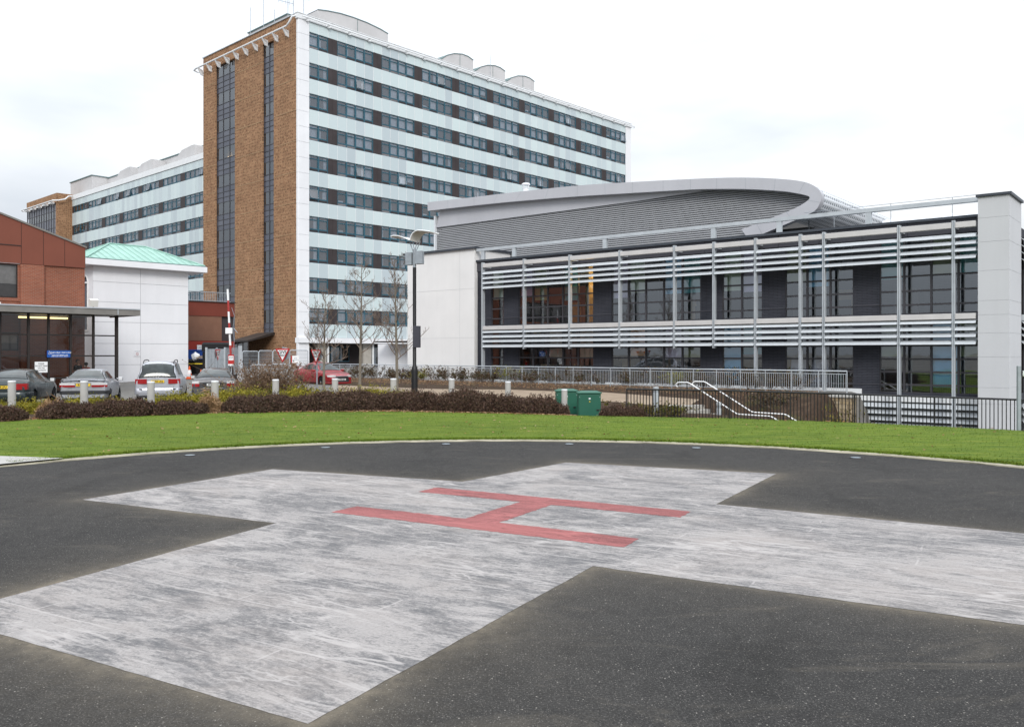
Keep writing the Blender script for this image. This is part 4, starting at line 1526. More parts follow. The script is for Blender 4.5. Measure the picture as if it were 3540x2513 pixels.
    for a, b in zip(ends, ends[1:]):
        for zt in (7.33, 3.45):
            mb = MB()
            mb.box(a + 0.075, b - 0.075, -0.13, 0.10, zt - 0.24, zt)
            mb.build("screen_beam", "silver_beam", t, bevel=0.012)
        for zs_ in ((6.77, 6.47, 6.17, 5.87), (3.13, 2.83, 2.55, 2.24)):
            for z in zs_:
                mb = MB()
                n = 7
                top = []; bot = []
                for q in range(n):
                    s_ = q / (n - 1)
                    y = -0.17 + 0.30 * s_
                    zz = z - 0.10 + 0.18 * s_ + 0.022 * math.sin(math.pi * s_)
                    th = 0.006 + 0.020 * math.sin(math.pi * s_)
                    top.append((y, zz + th)); bot.append((y, zz - th))
                mb.prism(top + bot[::-1], 'x', a + 0.07, b - 0.07)
                mb.build("louvre_blade", "blade", t, smooth=True)
    # white end block
    mb = MB()
    mb.box(-7.4, -1.27, 0.5, 9, -0.35, 8.42)
    mb.build("white_end_wall", "white_render", t)
    mb = MB()
    for z in (2.75, 5.9):
        mb.box(-7.4, -1.27, 0.492, 0.5, z, z + 0.012)
    for x in (-6.75, -2.55):
        mb.box(x, x + 0.012, 0.493, 0.5, -0.3, 8.42)
    mb.build("render_joint", "column_white", t)
    mb = MB()
    mb.box(-7.75, -1.15, 0.36, 9.1, 8.42, 8.56)
    mb.build("coping", "coping", t)
    # low link wall beyond it
    mb = MB()
    mb.box(-13.2, -7.4, 3.0, 7.0, -0.4, 2.45)
    mb.build("link_wall", "white_panel", t)
    mb = MB()
    mb.box(-12.0, -7.4, 1.6, 7.2, 2.55, 2.64)
    mb.build("link_canopy", "brown_frame", t)
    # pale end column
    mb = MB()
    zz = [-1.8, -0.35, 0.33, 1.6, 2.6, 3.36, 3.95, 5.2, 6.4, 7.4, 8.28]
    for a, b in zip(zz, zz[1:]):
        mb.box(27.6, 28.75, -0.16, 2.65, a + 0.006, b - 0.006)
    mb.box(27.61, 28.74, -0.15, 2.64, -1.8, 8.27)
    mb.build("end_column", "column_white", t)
    mb = MB(); mb.box(27.53, 28.84, -0.24, 2.70, 8.285, 8.39); mb.build("coping", "coping", t)
    # return front beyond the column
    mb = MB(); mb.box(20.0, 28.35, 2.66, 16, -1.8, 7.55); mb.build("return_wall", "dark_brick", t)
    mb = MB()
    for zb in (6.77, 6.47, 6.17, 5.87, 3.13, 2.83, 2.55, 2.24, -0.6, -0.9, -1.2):
        mb.prism([(28.85, zb - 0.1), (28.88, zb - 0.11), (29.08 - 0.42, zb + 0.09), (28.63, zb + 0.1)], 'y', 2.85, 7.5)
    mb.box(28.55, 28.8, 2.85, 7.5, 3.2, 3.45)
    mb.build("side_screen", "blade", t)
    # roof edge rail
    mb = MB()
    mb.box(-1.2, 27.55, 0.58, 0.76, 8.24, 8.42)
    mb.build("roof_rail", "silver", t)
    for u in (1672, 1779.5, 2093, 2468, 2695, 3003):
        x = cface(0.7).at(u)
        mb = MB(); mb.box(x - 0.13, x + 0.13, 0.60, 0.74, 7.70, 8.24); mb.build("rail_post", "silver", t)
    # far white barrel roof and its wire rail
    mb = MB()
    pr = [(3.0, 7.65), (3.05, 7.9), (3.3, 8.15), (3.9, 8.32), (5, 8.4), (7, 8.4), (7, 7.6)]
    mb.prism(pr, 'x', 22.8, 27.55)
    mb.build("barrel_roof", "roof_light", t, smooth=True)
    mb = MB()
    mb.tube([(19, 3.2, 8.62), (27.5, 3.2, 8.62)], 0.012, 4)
    for x in (20.5, 23.2, 25.9):
        mb.tube([(x, 3.2, 7.65), (x, 3.2, 8.95)], 0.014, 4)
    mb.tube([(19, 3.2, 8.95), (27.5, 3.2, 8.95)], 0.012, 4)
    mb.build("wire_rail", "galvanised", t)
    # ------------------------------------------------ curved roof volume
    G = cface(4.0)
    OUT = [(1493, 703), (1654, 685), (1816, 666), (2010, 646), (2200, 634), (2400, 624), (2490, 620.5), (2569, 619), (2650, 620.5), (2729, 625.5), (2775, 631), (2808, 639.5), (2833, 653), (2846, 667), (2850, 682), (2846, 704.6),
           (2828.5, 732), (2790, 752), (2704, 789), (2600, 832)]
    INN = [(1494, 732), (1654, 714), (1796, 700), (2010, 683), (2200, 671.5), (2400, 660), (2490, 658), (2569, 658), (2650, 661), (2719, 666), (2755, 671), (2785, 677), (2802, 681.5), (2808, 685), (2809.6, 689), (2804, 697),
           (2790, 707), (2758.8, 724.5), (2690, 753), (2575, 797)]
    def smooth(L):
        P = [Vector(G.at(u, v)) for u, v in L]
        o = []
        for i in range(len(P) - 1):
            p0 = P[max(0, i - 1)]; p1 = P[i]; p2 = P[i + 1]; p3 = P[min(len(P) - 1, i + 2)]
            for k in range(4):
                s_ = k / 4
                o.append(0.5 * ((2 * p1) + (p2 - p0) * s_ + (2 * p0 - 5 * p1 + 4 * p2 - p3) * s_ ** 2 + (3 * p1 - p0 - 3 * p2 + p3) * s_ ** 3))
        o.append(P[-1])
        return o
    O = smooth(OUT); I = smooth(INN)
    n = len(O)
    mb = MB()
    y0, y1 = 3.55, 4.0
    vs = [(p.x, y0, p.y) for p in O] + [(p.x, y0, p.y) for p in I] + [(p.x, y1 + 0.6, p.y) for p in I] + [(p.x, y1, p.y) for p in O]
    fs = []
    for i in range(n - 1):
        fs.append((i, n + i, n + i + 1, i + 1))
        fs.append((n + i, 2 * n + i, 2 * n + i + 1, n + i + 1))
        fs.append((i, i + 1, 3 * n + i + 1, 3 * n + i))
    fs += [(0, 3 * n, 2 * n, n), (n - 1, 2 * n - 1, 3 * n - 1, 4 * n - 1)]
    mb.add(vs, fs)
    mb.build("roof_fascia", "roof_metal", t, smooth=True)
    mb = MB()
    acc = 0
    for i in range(1, n - 1):
        acc += (O[i] - O[i - 1]).length
        if acc > 1.55:
            acc = 0
            a, b = O[i], I[i]
            d = Vector((O[i + 1] - O[i - 1])).normalized() * 0.007
            mb.quad((a.x - d.x, y0 - 0.004, a.y - d.y), (b.x - d.x, y0 - 0.004, b.y - d.y), (b.x + d.x, y0 - 0.004, b.y + d.y), (a.x + d.x, y0 - 0.004, a.y + d.y))
    mb.build("fascia_joint", "galvanised", t)
    # smooth wedge panel under the fascia
    wl = [G.at(1508, 787), G.at(2200, 696), G.at(2430, 661)]
    top = [p for p in I if p.x < wl[2][0] and p.x >= wl[0][0]]
    mb = MB()
    poly = [(p.x, p.y + 0.05) for p in top] + [(wl[2][0], wl[2][1]), (wl[1][0], wl[1][1]), (wl[0][0], wl[0][1])]
    k = len(top)
    mb.prism(poly[::-1], 'y', 4.0, 4.06)
    mb.build("wedge_panel", "roof_metal", t)
    # louvred wall: real blades over a dark back
    reg = [(wl[0][0], 6.9)] + [(wl[0][0], wl[0][1])] + [(p.x, p.y) for p in I if p.x > wl[0][0]] + [(I[-1].x, 6.9)]
    def span(z):
        xs = []
        for (ax, az), (bx_, bz) in zip(reg, reg[1:] + reg[:1]):
            if (az <= z) != (bz <= z):
                xs.append(ax + (z - az) / (bz - az) * (bx_ - ax))
        xs.sort()
        return [(xs[i], xs[i + 1]) for i in range(0, len(xs) - 1, 2)]
    mb = MB()
    z = 7.55
    pitch = 0.120
    while z < 13:
        for a, b in span(z):
            if b - a > 0.2:
                mb.prism([(4.05, z - 0.044), (4.11, z + 0.044), (4.14, z + 0.044), (4.08, z - 0.050)], 'x', a, b + 0.1)
        z += pitch
    mb.build("louvre_wall", "louvre_metal", t)
    mb = MB()
    ex = [p for p in I]
    pts = [(wl[0][0], 6.9)] + [(p.x, p.y) for p in ex if p.x > wl[0][0]] + [(I[-1].x, 6.9)]
    bm = bmesh.new()
    f = bm.faces.new([bm.verts.new((x, 4.17, zq)) for x, zq in pts])
    f.normal_update()
    bmesh.ops.triangulate(bm, faces=[f])
    me = bpy.data.meshes.new("louvre_backing"); bm.to_mesh(me); bm.free(); me.materials.append(M["louvre_dark"])
    link("louvre_backing", me, t)
    mb = MB()
    xl = wl[0][0]
    mb.box(xl - 0.14, xl, 3.9, 20, 6.9, O[2].y - 0.9)
    mb.build("corner_trim", "roof_light", t)
    # roof sheet behind the fascia, pierced skin on the nose
    DEPTH = 25.0
    iN = min(range(n), key=lambda i: abs(O[i].x - G.at(2700, 622)[0]) + (0 if i < n * 0.6 else 99))
    mb = MB()
    for i in range(iN):
        a, b = O[i], O[i + 1]
        mb.quad((a.x, 4.0, a.y - 0.02), (b.x, 4.0, b.y - 0.02), (b.x, 4 + DEPTH, b.y - 0.02), (a.x, 4 + DEPTH, a.y - 0.02))
    mb.build("roof_sheet", "roof_metal", t, smooth=True)
    # pierced skin
    path = O[iN:n - 6]
    # resample to even steps
    d = [0]
    for a, b in zip(path, path[1:]):
        d.append(d[-1] + (b - a).length)
    step = 0.29
    m_ = int(d[-1] / step)
    PP = []
    for i in range(m_ + 1):
        s_ = d[-1] * i / m_
        j = 0
        while j < len(d) - 2 and d[j + 1] < s_:
            j += 1
        PP.append(path[j].lerp(path[j + 1], (s_ - d[j]) / (d[j + 1] - d[j])))
    mb = MB()
    ny = int(DEPTH / step)
    for i in range(m_):
        a, b = PP[i], PP[i + 1]
        for j in range(ny):
            ya, yb = 4.0 + j * step, 4.0 + (j + 1) * step
            def pt(s_, q):
                p = a.lerp(b, s_)
                return (p.x, ya + (yb - ya) * q, p.y)
            e = 0.26
            o_ = [pt(0, 0), pt(1, 0), pt(1, 1), pt(0, 1)]
            i_ = [pt(e, e), pt(1 - e, e), pt(1 - e, 1 - e), pt(e, 1 - e)]
            mb.add(o_ + i_, [(0, 1, 5, 4), (1, 2, 6, 5), (2, 3, 7, 6), (3, 0, 4, 7)])
    mb.build("pierced_nose", "roof_light", t)
    mb = MB()
    for i in range(m_):
        a, b = PP[i], PP[i + 1]
        ctr = Vector((PP[0].x - 0.5, (PP[0].y + PP[-1].y) / 2))
        a2 = a.lerp(ctr, 0.16); b2 = b.lerp(ctr, 0.16)
        mb.quad((a2.x, 4.1, a2.y), (b2.x, 4.1, b2.y), (b2.x, 4 + DEPTH, b2.y), (a2.x, 4 + DEPTH, a2.y))
    mb.build("nose_lining", "galvanised", t, smooth=True)
    # dark plant deck seen under the nose
    mb = MB()
    mb.box(14.0, 18.3, 6.5, 22, 7.4, 8.7)
    mb.box(18.3, 20.7, 6.5, 22, 7.4, 8.2)
    mb.build("roof_deck", "louvre_dark", t)
    mb = MB()
    mb.box(14.0, 22.6, 3.9, 22, 7.3, 7.55)
    mb.tube([(16.5, 4.6, 8.25), (20.5, 5.6, 8.35)], 0.03, 4)
    mb.tube([(18.6, 4.9, 7.55), (18.6, 4.9, 8.9)], 0.03, 4)
    mb.build("roof_deck", "coping", t)
    # flue cowl
    x, z = cface(9.0).at(1818, 661)
    mb = MB()
    mb.lathe([(0.22, z - 1.2), (0.22, z + 0.18), (0.27, z + 0.2), (0.27, z + 0.25)], (x, 9.0, 0), 14)
    mb.lathe([(0.30, z + 0.42), (0.34, z + 0.46), (0.25, z + 0.56), (0.05, z + 0.6)], (x, 9.0, 0), 14)
    for a in range(4):
        mb.tube([(x + 0.24 * math.cos(a * 1.57), 9 + 0.24 * math.sin(a * 1.57), z + 0.24), (x + 0.28 * math.cos(a * 1.57), 9 + 0.28 * math.sin(a * 1.57), z + 0.44)], 0.03, 4)
    mb.build("flue", "white_metal", t, smooth=True)
    mb = MB()
    mb.box(wl[0][0], 22, 4.2, 22, 6.9, 7.5)
    mb.build("flat_roof", "galvanised", t)
build_clinic()

# ---------------------------------------------------------------- brick building with glazed porch
BX, BY = -24.5, 45.4
def build_brick():
    t = thing("brick_building", "red brick building with rust cladding gable and brown glazed entrance porch", "building", (BX, BY, 0), TOWER_RZ)
    yb = 3.0
    XR = 2.96
    win = (-9.5, -0.55, 4.78, 6.62)
    w2 = (-2.6, -0.5, 1.9, 2.9)
    mb = MB()
    wall_open(mb, -15.7, XR, -0.45, 6.66, [win, w2], yb, 0.12)
    mb.quad((XR, yb, -0.45), (XR, 14, -0.45), (XR, 14, 6.66), (XR, yb, 6.66))
    mb.box(-0.45, 0.75, yb - 0.16, yb, -0.4, 6.64)
    mb.build("brick_wall", "red_brick", t)
    for (a, b, c, d), n in ((win, 5), (w2, 2)):
        mb = MB()
        for q in range(n + 1):
            x = a + (b - a) * q / n
            mb.box(max(a, x - 0.05), min(b, x + 0.05), yb + 0.03, yb + 0.1, c, d)
        mb.box(a, b, yb + 0.035, yb + 0.095, c, c + 0.08); mb.box(a, b, yb + 0.035, yb + 0.095, d - 0.08, d)
        o = mb.build("window", "brown_frame", t)
        mb = MB(); mb.quad((a, yb + 0.06, c), (b, yb + 0.06, c), (b, yb + 0.06, d), (a, yb + 0.06, d)); mb.build("glazing", "glass_porch", o)
        mb = MB(); mb.quad((a, yb + 0.18, c + (d - c) * 0.42), (b, yb + 0.18, c + (d - c) * 0.42), (b, yb + 0.18, d), (a, yb + 0.18, d), 0)
        mb.quad((a, yb + 0.24, c), (b, yb + 0.24, c), (b, yb + 0.24, d), (a, yb + 0.24, d), 1)
        mb.build("blind", ["curtain", "curtain_dim"], o)
    mb = MB(); mb.box(-10, -0.4, yb - 0.05, yb + 0.02, 4.6, 4.76); mb.build("sill", "red_brick", t)
    # gable cladding of tall rust panels
    mb = MB()
    edges = [-15.7 + 0.0]
    x = XR
    xs = [XR]
    while x > -15.7:
        x -= 1.12; xs.append(x)
    xs = xs[::-1]
    def roof(x):
        return 7.83 - 0.327 * (x - XR)
    def rz(x):
        r_ = roof(x)
        return min(r_, 10.9 - (r_ - 10.9)) if r_ > 10.9 else r_
    for i, (a, b) in enumerate(zip(xs, xs[1:])):
        a2, b2 = a + 0.012, b - 0.012
        split = b < -0.4
        zl = 7.55 if split else 6.66
        mb.add([(a2, yb - 0.1, 6.67), (b2, yb - 0.1, 6.67), (b2, yb - 0.1, rz(b2)), (a2, yb - 0.1, rz(a2))], [(0, 1, 2, 3)])
    mb.quad((XR, yb - 0.1, 6.67), (XR, 14, 6.67), (XR, 14, rz(XR)), (XR, yb - 0.1, rz(XR)))
    mb.quad((-15.7, yb - 0.1, 6.67), (-15.7, yb, 6.67), (XR, yb, 6.67), (XR, yb - 0.1, 6.67))
    mb.build("gable_cladding", "rust_cladding", t)
    mb = MB()
    mb.add([(-15.7, yb - 0.08, 6.68), (XR - 0.01, yb - 0.08, 6.68), (XR - 0.01, yb - 0.08, rz(XR) - 0.02), (-6.43, yb - 0.08, 10.8), (-15.7, yb - 0.08, rz(-15.7) - 0.05)], [(0, 1, 2, 3, 4)])
    mb.box(-15.7, -0.42, yb - 0.125, yb - 0.1, 7.62, 7.665)
    mb.build("cladding_joint", "brown_frame", t)
    mb = MB()
    for a, b in ((XR + 0.06, -6.43), (-6.43, -15.7)):
        za, zb = rz(a), rz(b)
        mb.add([(a, yb - 0.16, za), (b, yb - 0.16, zb), (b, yb - 0.16, zb + 0.10), (a, yb - 0.16, za + 0.10),
                (a, 14, za), (b, 14, zb), (b, 14, zb + 0.10), (a, 14, za + 0.10)], [(0, 1, 2, 3), (3, 2, 6, 7), (0, 3, 7, 4), (0, 4, 5, 1)])
    mb.build("roof", "canopy_grey", t)
    # porch
    bays = [-9.5, -8.3, -7.1, -5.9, -4.7, -3.5, -2.29, -0.97, 0.0, 1.1, 2.29]
    fr = MB()
    ZT = 3.87
    trs = [0.45, 1.62, 2.73]
    for x in bays:
        fr.box(x - 0.055, x + 0.055, -0.06, 0.06, -0.40, ZT)
    for z in trs + [-0.05]:
        fr.box(-9.5, 2.29, -0.04, 0.04, z - 0.04, z + 0.04)
    for x in (3.55,):
        fr.box(x - 0.09, x + 0.06, -0.07, 0.08, -0.40, ZT)
    for z in trs[1:]:
        fr.box(2.34, 3.5, -0.035, 0.035, z - 0.035, z + 0.035)
    fr.box(2.24, 2.34, 0.06, 2.9, ZT - 0.1, ZT)
    po = fr.build("glazed_porch", "brown_frame", t)
    mb = MB()
    mb.quad((-9.5, 0, -0.3), (2.29, 0, -0.3), (2.29, 0, ZT), (-9.5, 0, ZT))
    mb.build("glazing", "glass_porch", po)
    mb = MB()
    mb.box(-10, 4.35, -0.85, 2.98, ZT + 0.03, ZT + 0.10)
    mb.box(-10, 4.35, -0.95, -0.85, ZT - 0.02, ZT + 0.34)
    mb.box(4.35, 4.45, -0.95, 2.98, ZT - 0.02, ZT + 0.34)
    mb.box(-10, 4.35, -0.85, 2.98, ZT + 0.22, ZT + 0.30)
    mb.box(-9.8, 2.2, 0.1, 2.9, ZT - 0.05, ZT + 0.02)
    mb.build("porch_roof", "canopy_grey", po)
    mb = MB()
    mb.box(-10, 4.45, -0.99, -0.95, ZT + 0.30, ZT + 0.36)
    mb.box(3.2, 3.24, -0.985, -0.95, ZT, ZT + 0.3)
    mb.build("roof_trim", "silver", po)
    for (a, b, y, z) in ((-1.15, 0.35, 0.8, 3.62), (0.05, 1.65, 1.9, 3.66)):
        mb = MB(); mb.box(a, b, y, y + 0.16, z, z + 0.09); mb.build("strip_lamp", "lamp_tube", po)
    mb = MB()
    mb.box(1.16, 1.22, 0.3, 0.36, -0.4, 3.8)
    mb.box(-9.5, 2.2, 0.1, 2.95, -0.42, -0.36)
    mb.build("porch_floor", "interior_mid", po)
    # flood lamp on the porch roof
    mb = MB()
    mb.tube([(2.75, 1.2, ZT + 0.3), (2.75, 1.2, ZT + 0.55)], 0.03, 6)
    mb.obox((2.72, 1.1, ZT + 0.72), (0.22, 0, 0), (0, 0.1, 0.05), (0, -0.06, 0.18))
    mb.build("flood_lamp", "offwhite", t)
    mb = MB(); mb.box(-7.0, -1.6, 2.2, 2.95, ZT + 0.3, ZT + 0.62); mb.build("roof_duct", "offwhite", t)
build_brick()

# ---------------------------------------------------------------- white pavilion with green hipped roof
def build_pavilion():
    t = thing("white_pavilion", "tall white panelled pavilion under a green copper hipped roof", "building", (-28.97, 59.35, 0), TOWER_RZ)
    Wd, Dp, H = 6.88, 7.2, 7.82
    rows = [-0.4, 0.95, 2.45, 3.95, 5.35, 6.75, H]
    cols = [0, 3.3, Wd]
    mb = MB()
    for a, b in zip(cols, cols[1:]):
        for c, d in zip(rows, rows[1:]):
            mb.box(a + 0.012, b - 0.012, -0.04, 0.0, c + 0.010, d - 0.010)
    mb.box(0.0, Wd, 0.012, 0.3, -0.4, H)
    mb.build("panel_wall", "white_panel", t)
    mb = MB(); mb.box(0.01, Wd - 0.01, 0.0, 0.012, -0.4, H - 0.01); mb.build("panel_joint", "galvanised", t)
    mb = MB()
    ah = [(0.55, 1.35)]
    y0, y1, zb, zs_ = 0.75, 1.85, 3.3, 6.7
    mb.box(0.0, 0.3, 0.3, y0, -0.4, H); mb.box(0.0, 0.3, y1, Dp, -0.4, H)
    mb.box(0.0, 0.3, y0, y1, -0.4, zb)
    r_ = (y1 - y0) / 2
    n = 12
    for k in range(n):
        a0, a1 = math.pi * k / n, math.pi * (k + 1) / n
        p0 = ((y0 + y1) / 2 - r_ * math.cos(a0), zs_ + r_ * math.sin(a0)); p1 = ((y0 + y1) / 2 - r_ * math.cos(a1), zs_ + r_ * math.sin(a1))
        mb.prism([p0, p1, (p1[0], H), (p0[0], H)], 'x', 0.0, 0.3)
    mb.box(0.3, Wd, Dp - 0.3, Dp, -0.4, H); mb.box(Wd - 0.3, Wd, 0.3, Dp - 0.3, -0.4, H)
    mb.build("side_wall", "white_panel", t)
    fr = MB()
    arc = [((y0 + y1) / 2 - (r_ - 0.05) * math.cos(math.pi * k / n), zs_ + (r_ - 0.05) * math.sin(math.pi * k / n)) for k in range(n + 1)]
    path = [(0.0, y0 + 0.05, zb)] + [(0.0, a, b) for a, b in arc] + [(0.0, y1 - 0.05, zb)]
    fr.tube(path, 0.07, 6)
    fr.box(-0.04, 0.06, y0, y1, 4.55, 4.65); fr.box(-0.04, 0.06, y0, y1, 6.65, 6.75); fr.box(-0.04, 0.06, y0, y1, zb, zb + 0.1)
    o = fr.build("arched_window", "white_paint", t)
    mb = MB()
    mb.add([(0.1, y0, zb), (0.1, y1, zb), (0.1, y1, zs_), (0.1, y0, zs_)], [(0, 3, 2, 1)])
    mb.add([(0.1, a, b) for a, b in arc], [tuple(range(len(arc)))])
    mb.build("glazing", "dark_glass_panel", o)
    # eaves box
    ov = 0.72
    mb = MB()
    mb.box(-ov, Wd + ov + 0.45, -ov, Dp + ov, H, H + 0.42)
    mb.build("eaves", "white_panel", t, bevel=0.02)
    # hipped copper roof with standing seams
    e = ov - 0.06
    zE, zR = H + 0.45, 9.84
    c = [(-e, -e), (Wd + e + 0.35, -e), (Wd + e + 0.35, Dp + e), (-e, Dp + e)]
    ra, rb = (2.54, 3.5), (5.24, 3.5)
    vs = [(x, y, zE) for x, y in c] + [(*ra, zR), (*rb, zR)]
    mb = MB()
    mb.add(vs, [(0, 1, 5, 4), (1, 2, 5), (2, 3, 4, 5), (3, 0, 4), (3, 2, 1, 0)])
    ro = mb.build("roof", "copper_green", t)
    seam = MB()
    def lerp3(p, q, s_):
        return tuple(a + (b - a) * s_ for a, b in zip(p, q))
    A, B, C_, D_, E_, F_ = [Vector(v) for v in vs]
    up = Vector((0, 0, 0.05))
    for a, b in ((A, E_), (B, F_), (C_, F_), (D_, E_), (E_, F_)):
        seam.tube([a + up, b + up], 0.055, 6)
    # seams run straight up each slope
    x = -e + 0.45
    while x < Wd + e + 0.3:
        if x < ra[0]:
            s_ = (x + e) / (ra[0] + e)
        elif x > rb[0]:
            s_ = (c[1][0] - x) / (c[1][0] - rb[0])
        else:
            s_ = 1
        p = Vector((x, -e, zE)); q = Vector((x, -e + (3.5 + e) * s_, zE + (zR - zE) * s_))
        seam.tube([p + up * 0.5, q + up * 0.5], 0.03, 4)
        x += 0.52
    y = -e + 0.45
    while y < Dp + e - 0.2:
        s_ = min((y + e) / (3.5 + e), (Dp + e - y) / (Dp + e - 3.5))
        for x0, x1 in ((-e, ra[0]), (c[1][0], rb[0])):
            p = Vector((x0, y, zE)); q = Vector((x0 + (x1 - x0) * s_, y, zE + (zR - zE) * s_))
            seam.tube([p + up * 0.5, q + up * 0.5], 0.03, 4)
        y += 0.52
    seam.build("seam", "copper_green", ro)
    mb = MB()
    mb.box(-e - 0.02, c[1][0] + 0.02, -e - 0.05, -e + 0.02, zE - 0.03, zE + 0.03)
    mb.build("gutter", "plant_trim", t)
build_pavilion()

# ---------------------------------------------------------------- low red service block
def build_service():
    t = thing("service_block", "low maroon service block with a shuttered bay and rooftop railing, beside the pavilion", "building", (-27.8, 73.0, 0), TOWER_RZ)
    mb = MB()
    mb.box(-7, 4.6, 0, 9, 5.0, 6.2)
    mb.build("cladding_band", "maroon_cladding", t)
    mb = MB()
    mb.box(-7, 4.6, 0.2, 9, -0.4, 5.0)
    mb.build("wall", "infill_brown", t)
    mb = MB(); mb.box(0.15, 3.4, 0.05, 0.2, 2.85, 4.99); mb.build("shutter", "shutter_brown", t)
    mb = MB(); mb.box(-0.2, 0.0, 0.08, 0.2, 2.85, 4.99); mb.build("downpipe", "silver", t)
    mb = MB(); mb.box(-7, 4.6, 0.0, 0.2, 1.75, 2.82); mb.build("signboard", "red_cladding", t)
    mb = MB(); mb.box(-7, 4.7, -0.08, 0.3, 6.2, 6.26); mb.build("coping", "brown_frame", t)
    mb = MB()
    mb.tube([(-7, 0.5, 7.1), (4.5, 0.5, 7.1)], 0.035, 5); mb.tube([(-7, 0.5, 6.35), (4.5, 0.5, 6.35)], 0.03, 5)
    x = -7
    while x < 4.5:
        mb.tube([(x, 0.5, 6.2), (x, 0.5, 7.1)], 0.02, 4, caps=False); x += 0.16
    mb.build("railing", "galvanised", t)
    return t
build_service()

# ================================================================== cars
def cr(pts, x):
    """smooth interpolation of (x, value) knots (monotone cubic-ish)"""
    if x <= pts[0][0]:
        return pts[0][1]
    if x >= pts[-1][0]:
        return pts[-1][1]
    for i in range(len(pts) - 1):
        x0, y0 = pts[i]; x1, y1 = pts[i + 1]
        if x0 <= x <= x1:
            def sl(j):
                if j <= 0:
                    return (pts[1][1] - pts[0][1]) / (pts[1][0] - pts[0][0])
                if j >= len(pts) - 1:
                    return (pts[-1][1] - pts[-2][1]) / (pts[-1][0] - pts[-2][0])
                a = (pts[j][1] - pts[j - 1][1]) / (pts[j][0] - pts[j - 1][0])
                b = (pts[j + 1][1] - pts[j][1]) / (pts[j + 1][0] - pts[j][0])
                return 0 if a * b <= 0 else 2 * a * b / (a + b)
            h = x1 - x0; s = (x - x0) / h
            m0, m1 = sl(i), sl(i + 1)
            return (2 * s ** 3 - 3 * s * s + 1) * y0 + (s ** 3 - 2 * s * s + s) * h * m0 + (-2 * s ** 3 + 3 * s * s) * y1 + (s ** 3 - s * s) * h * m1

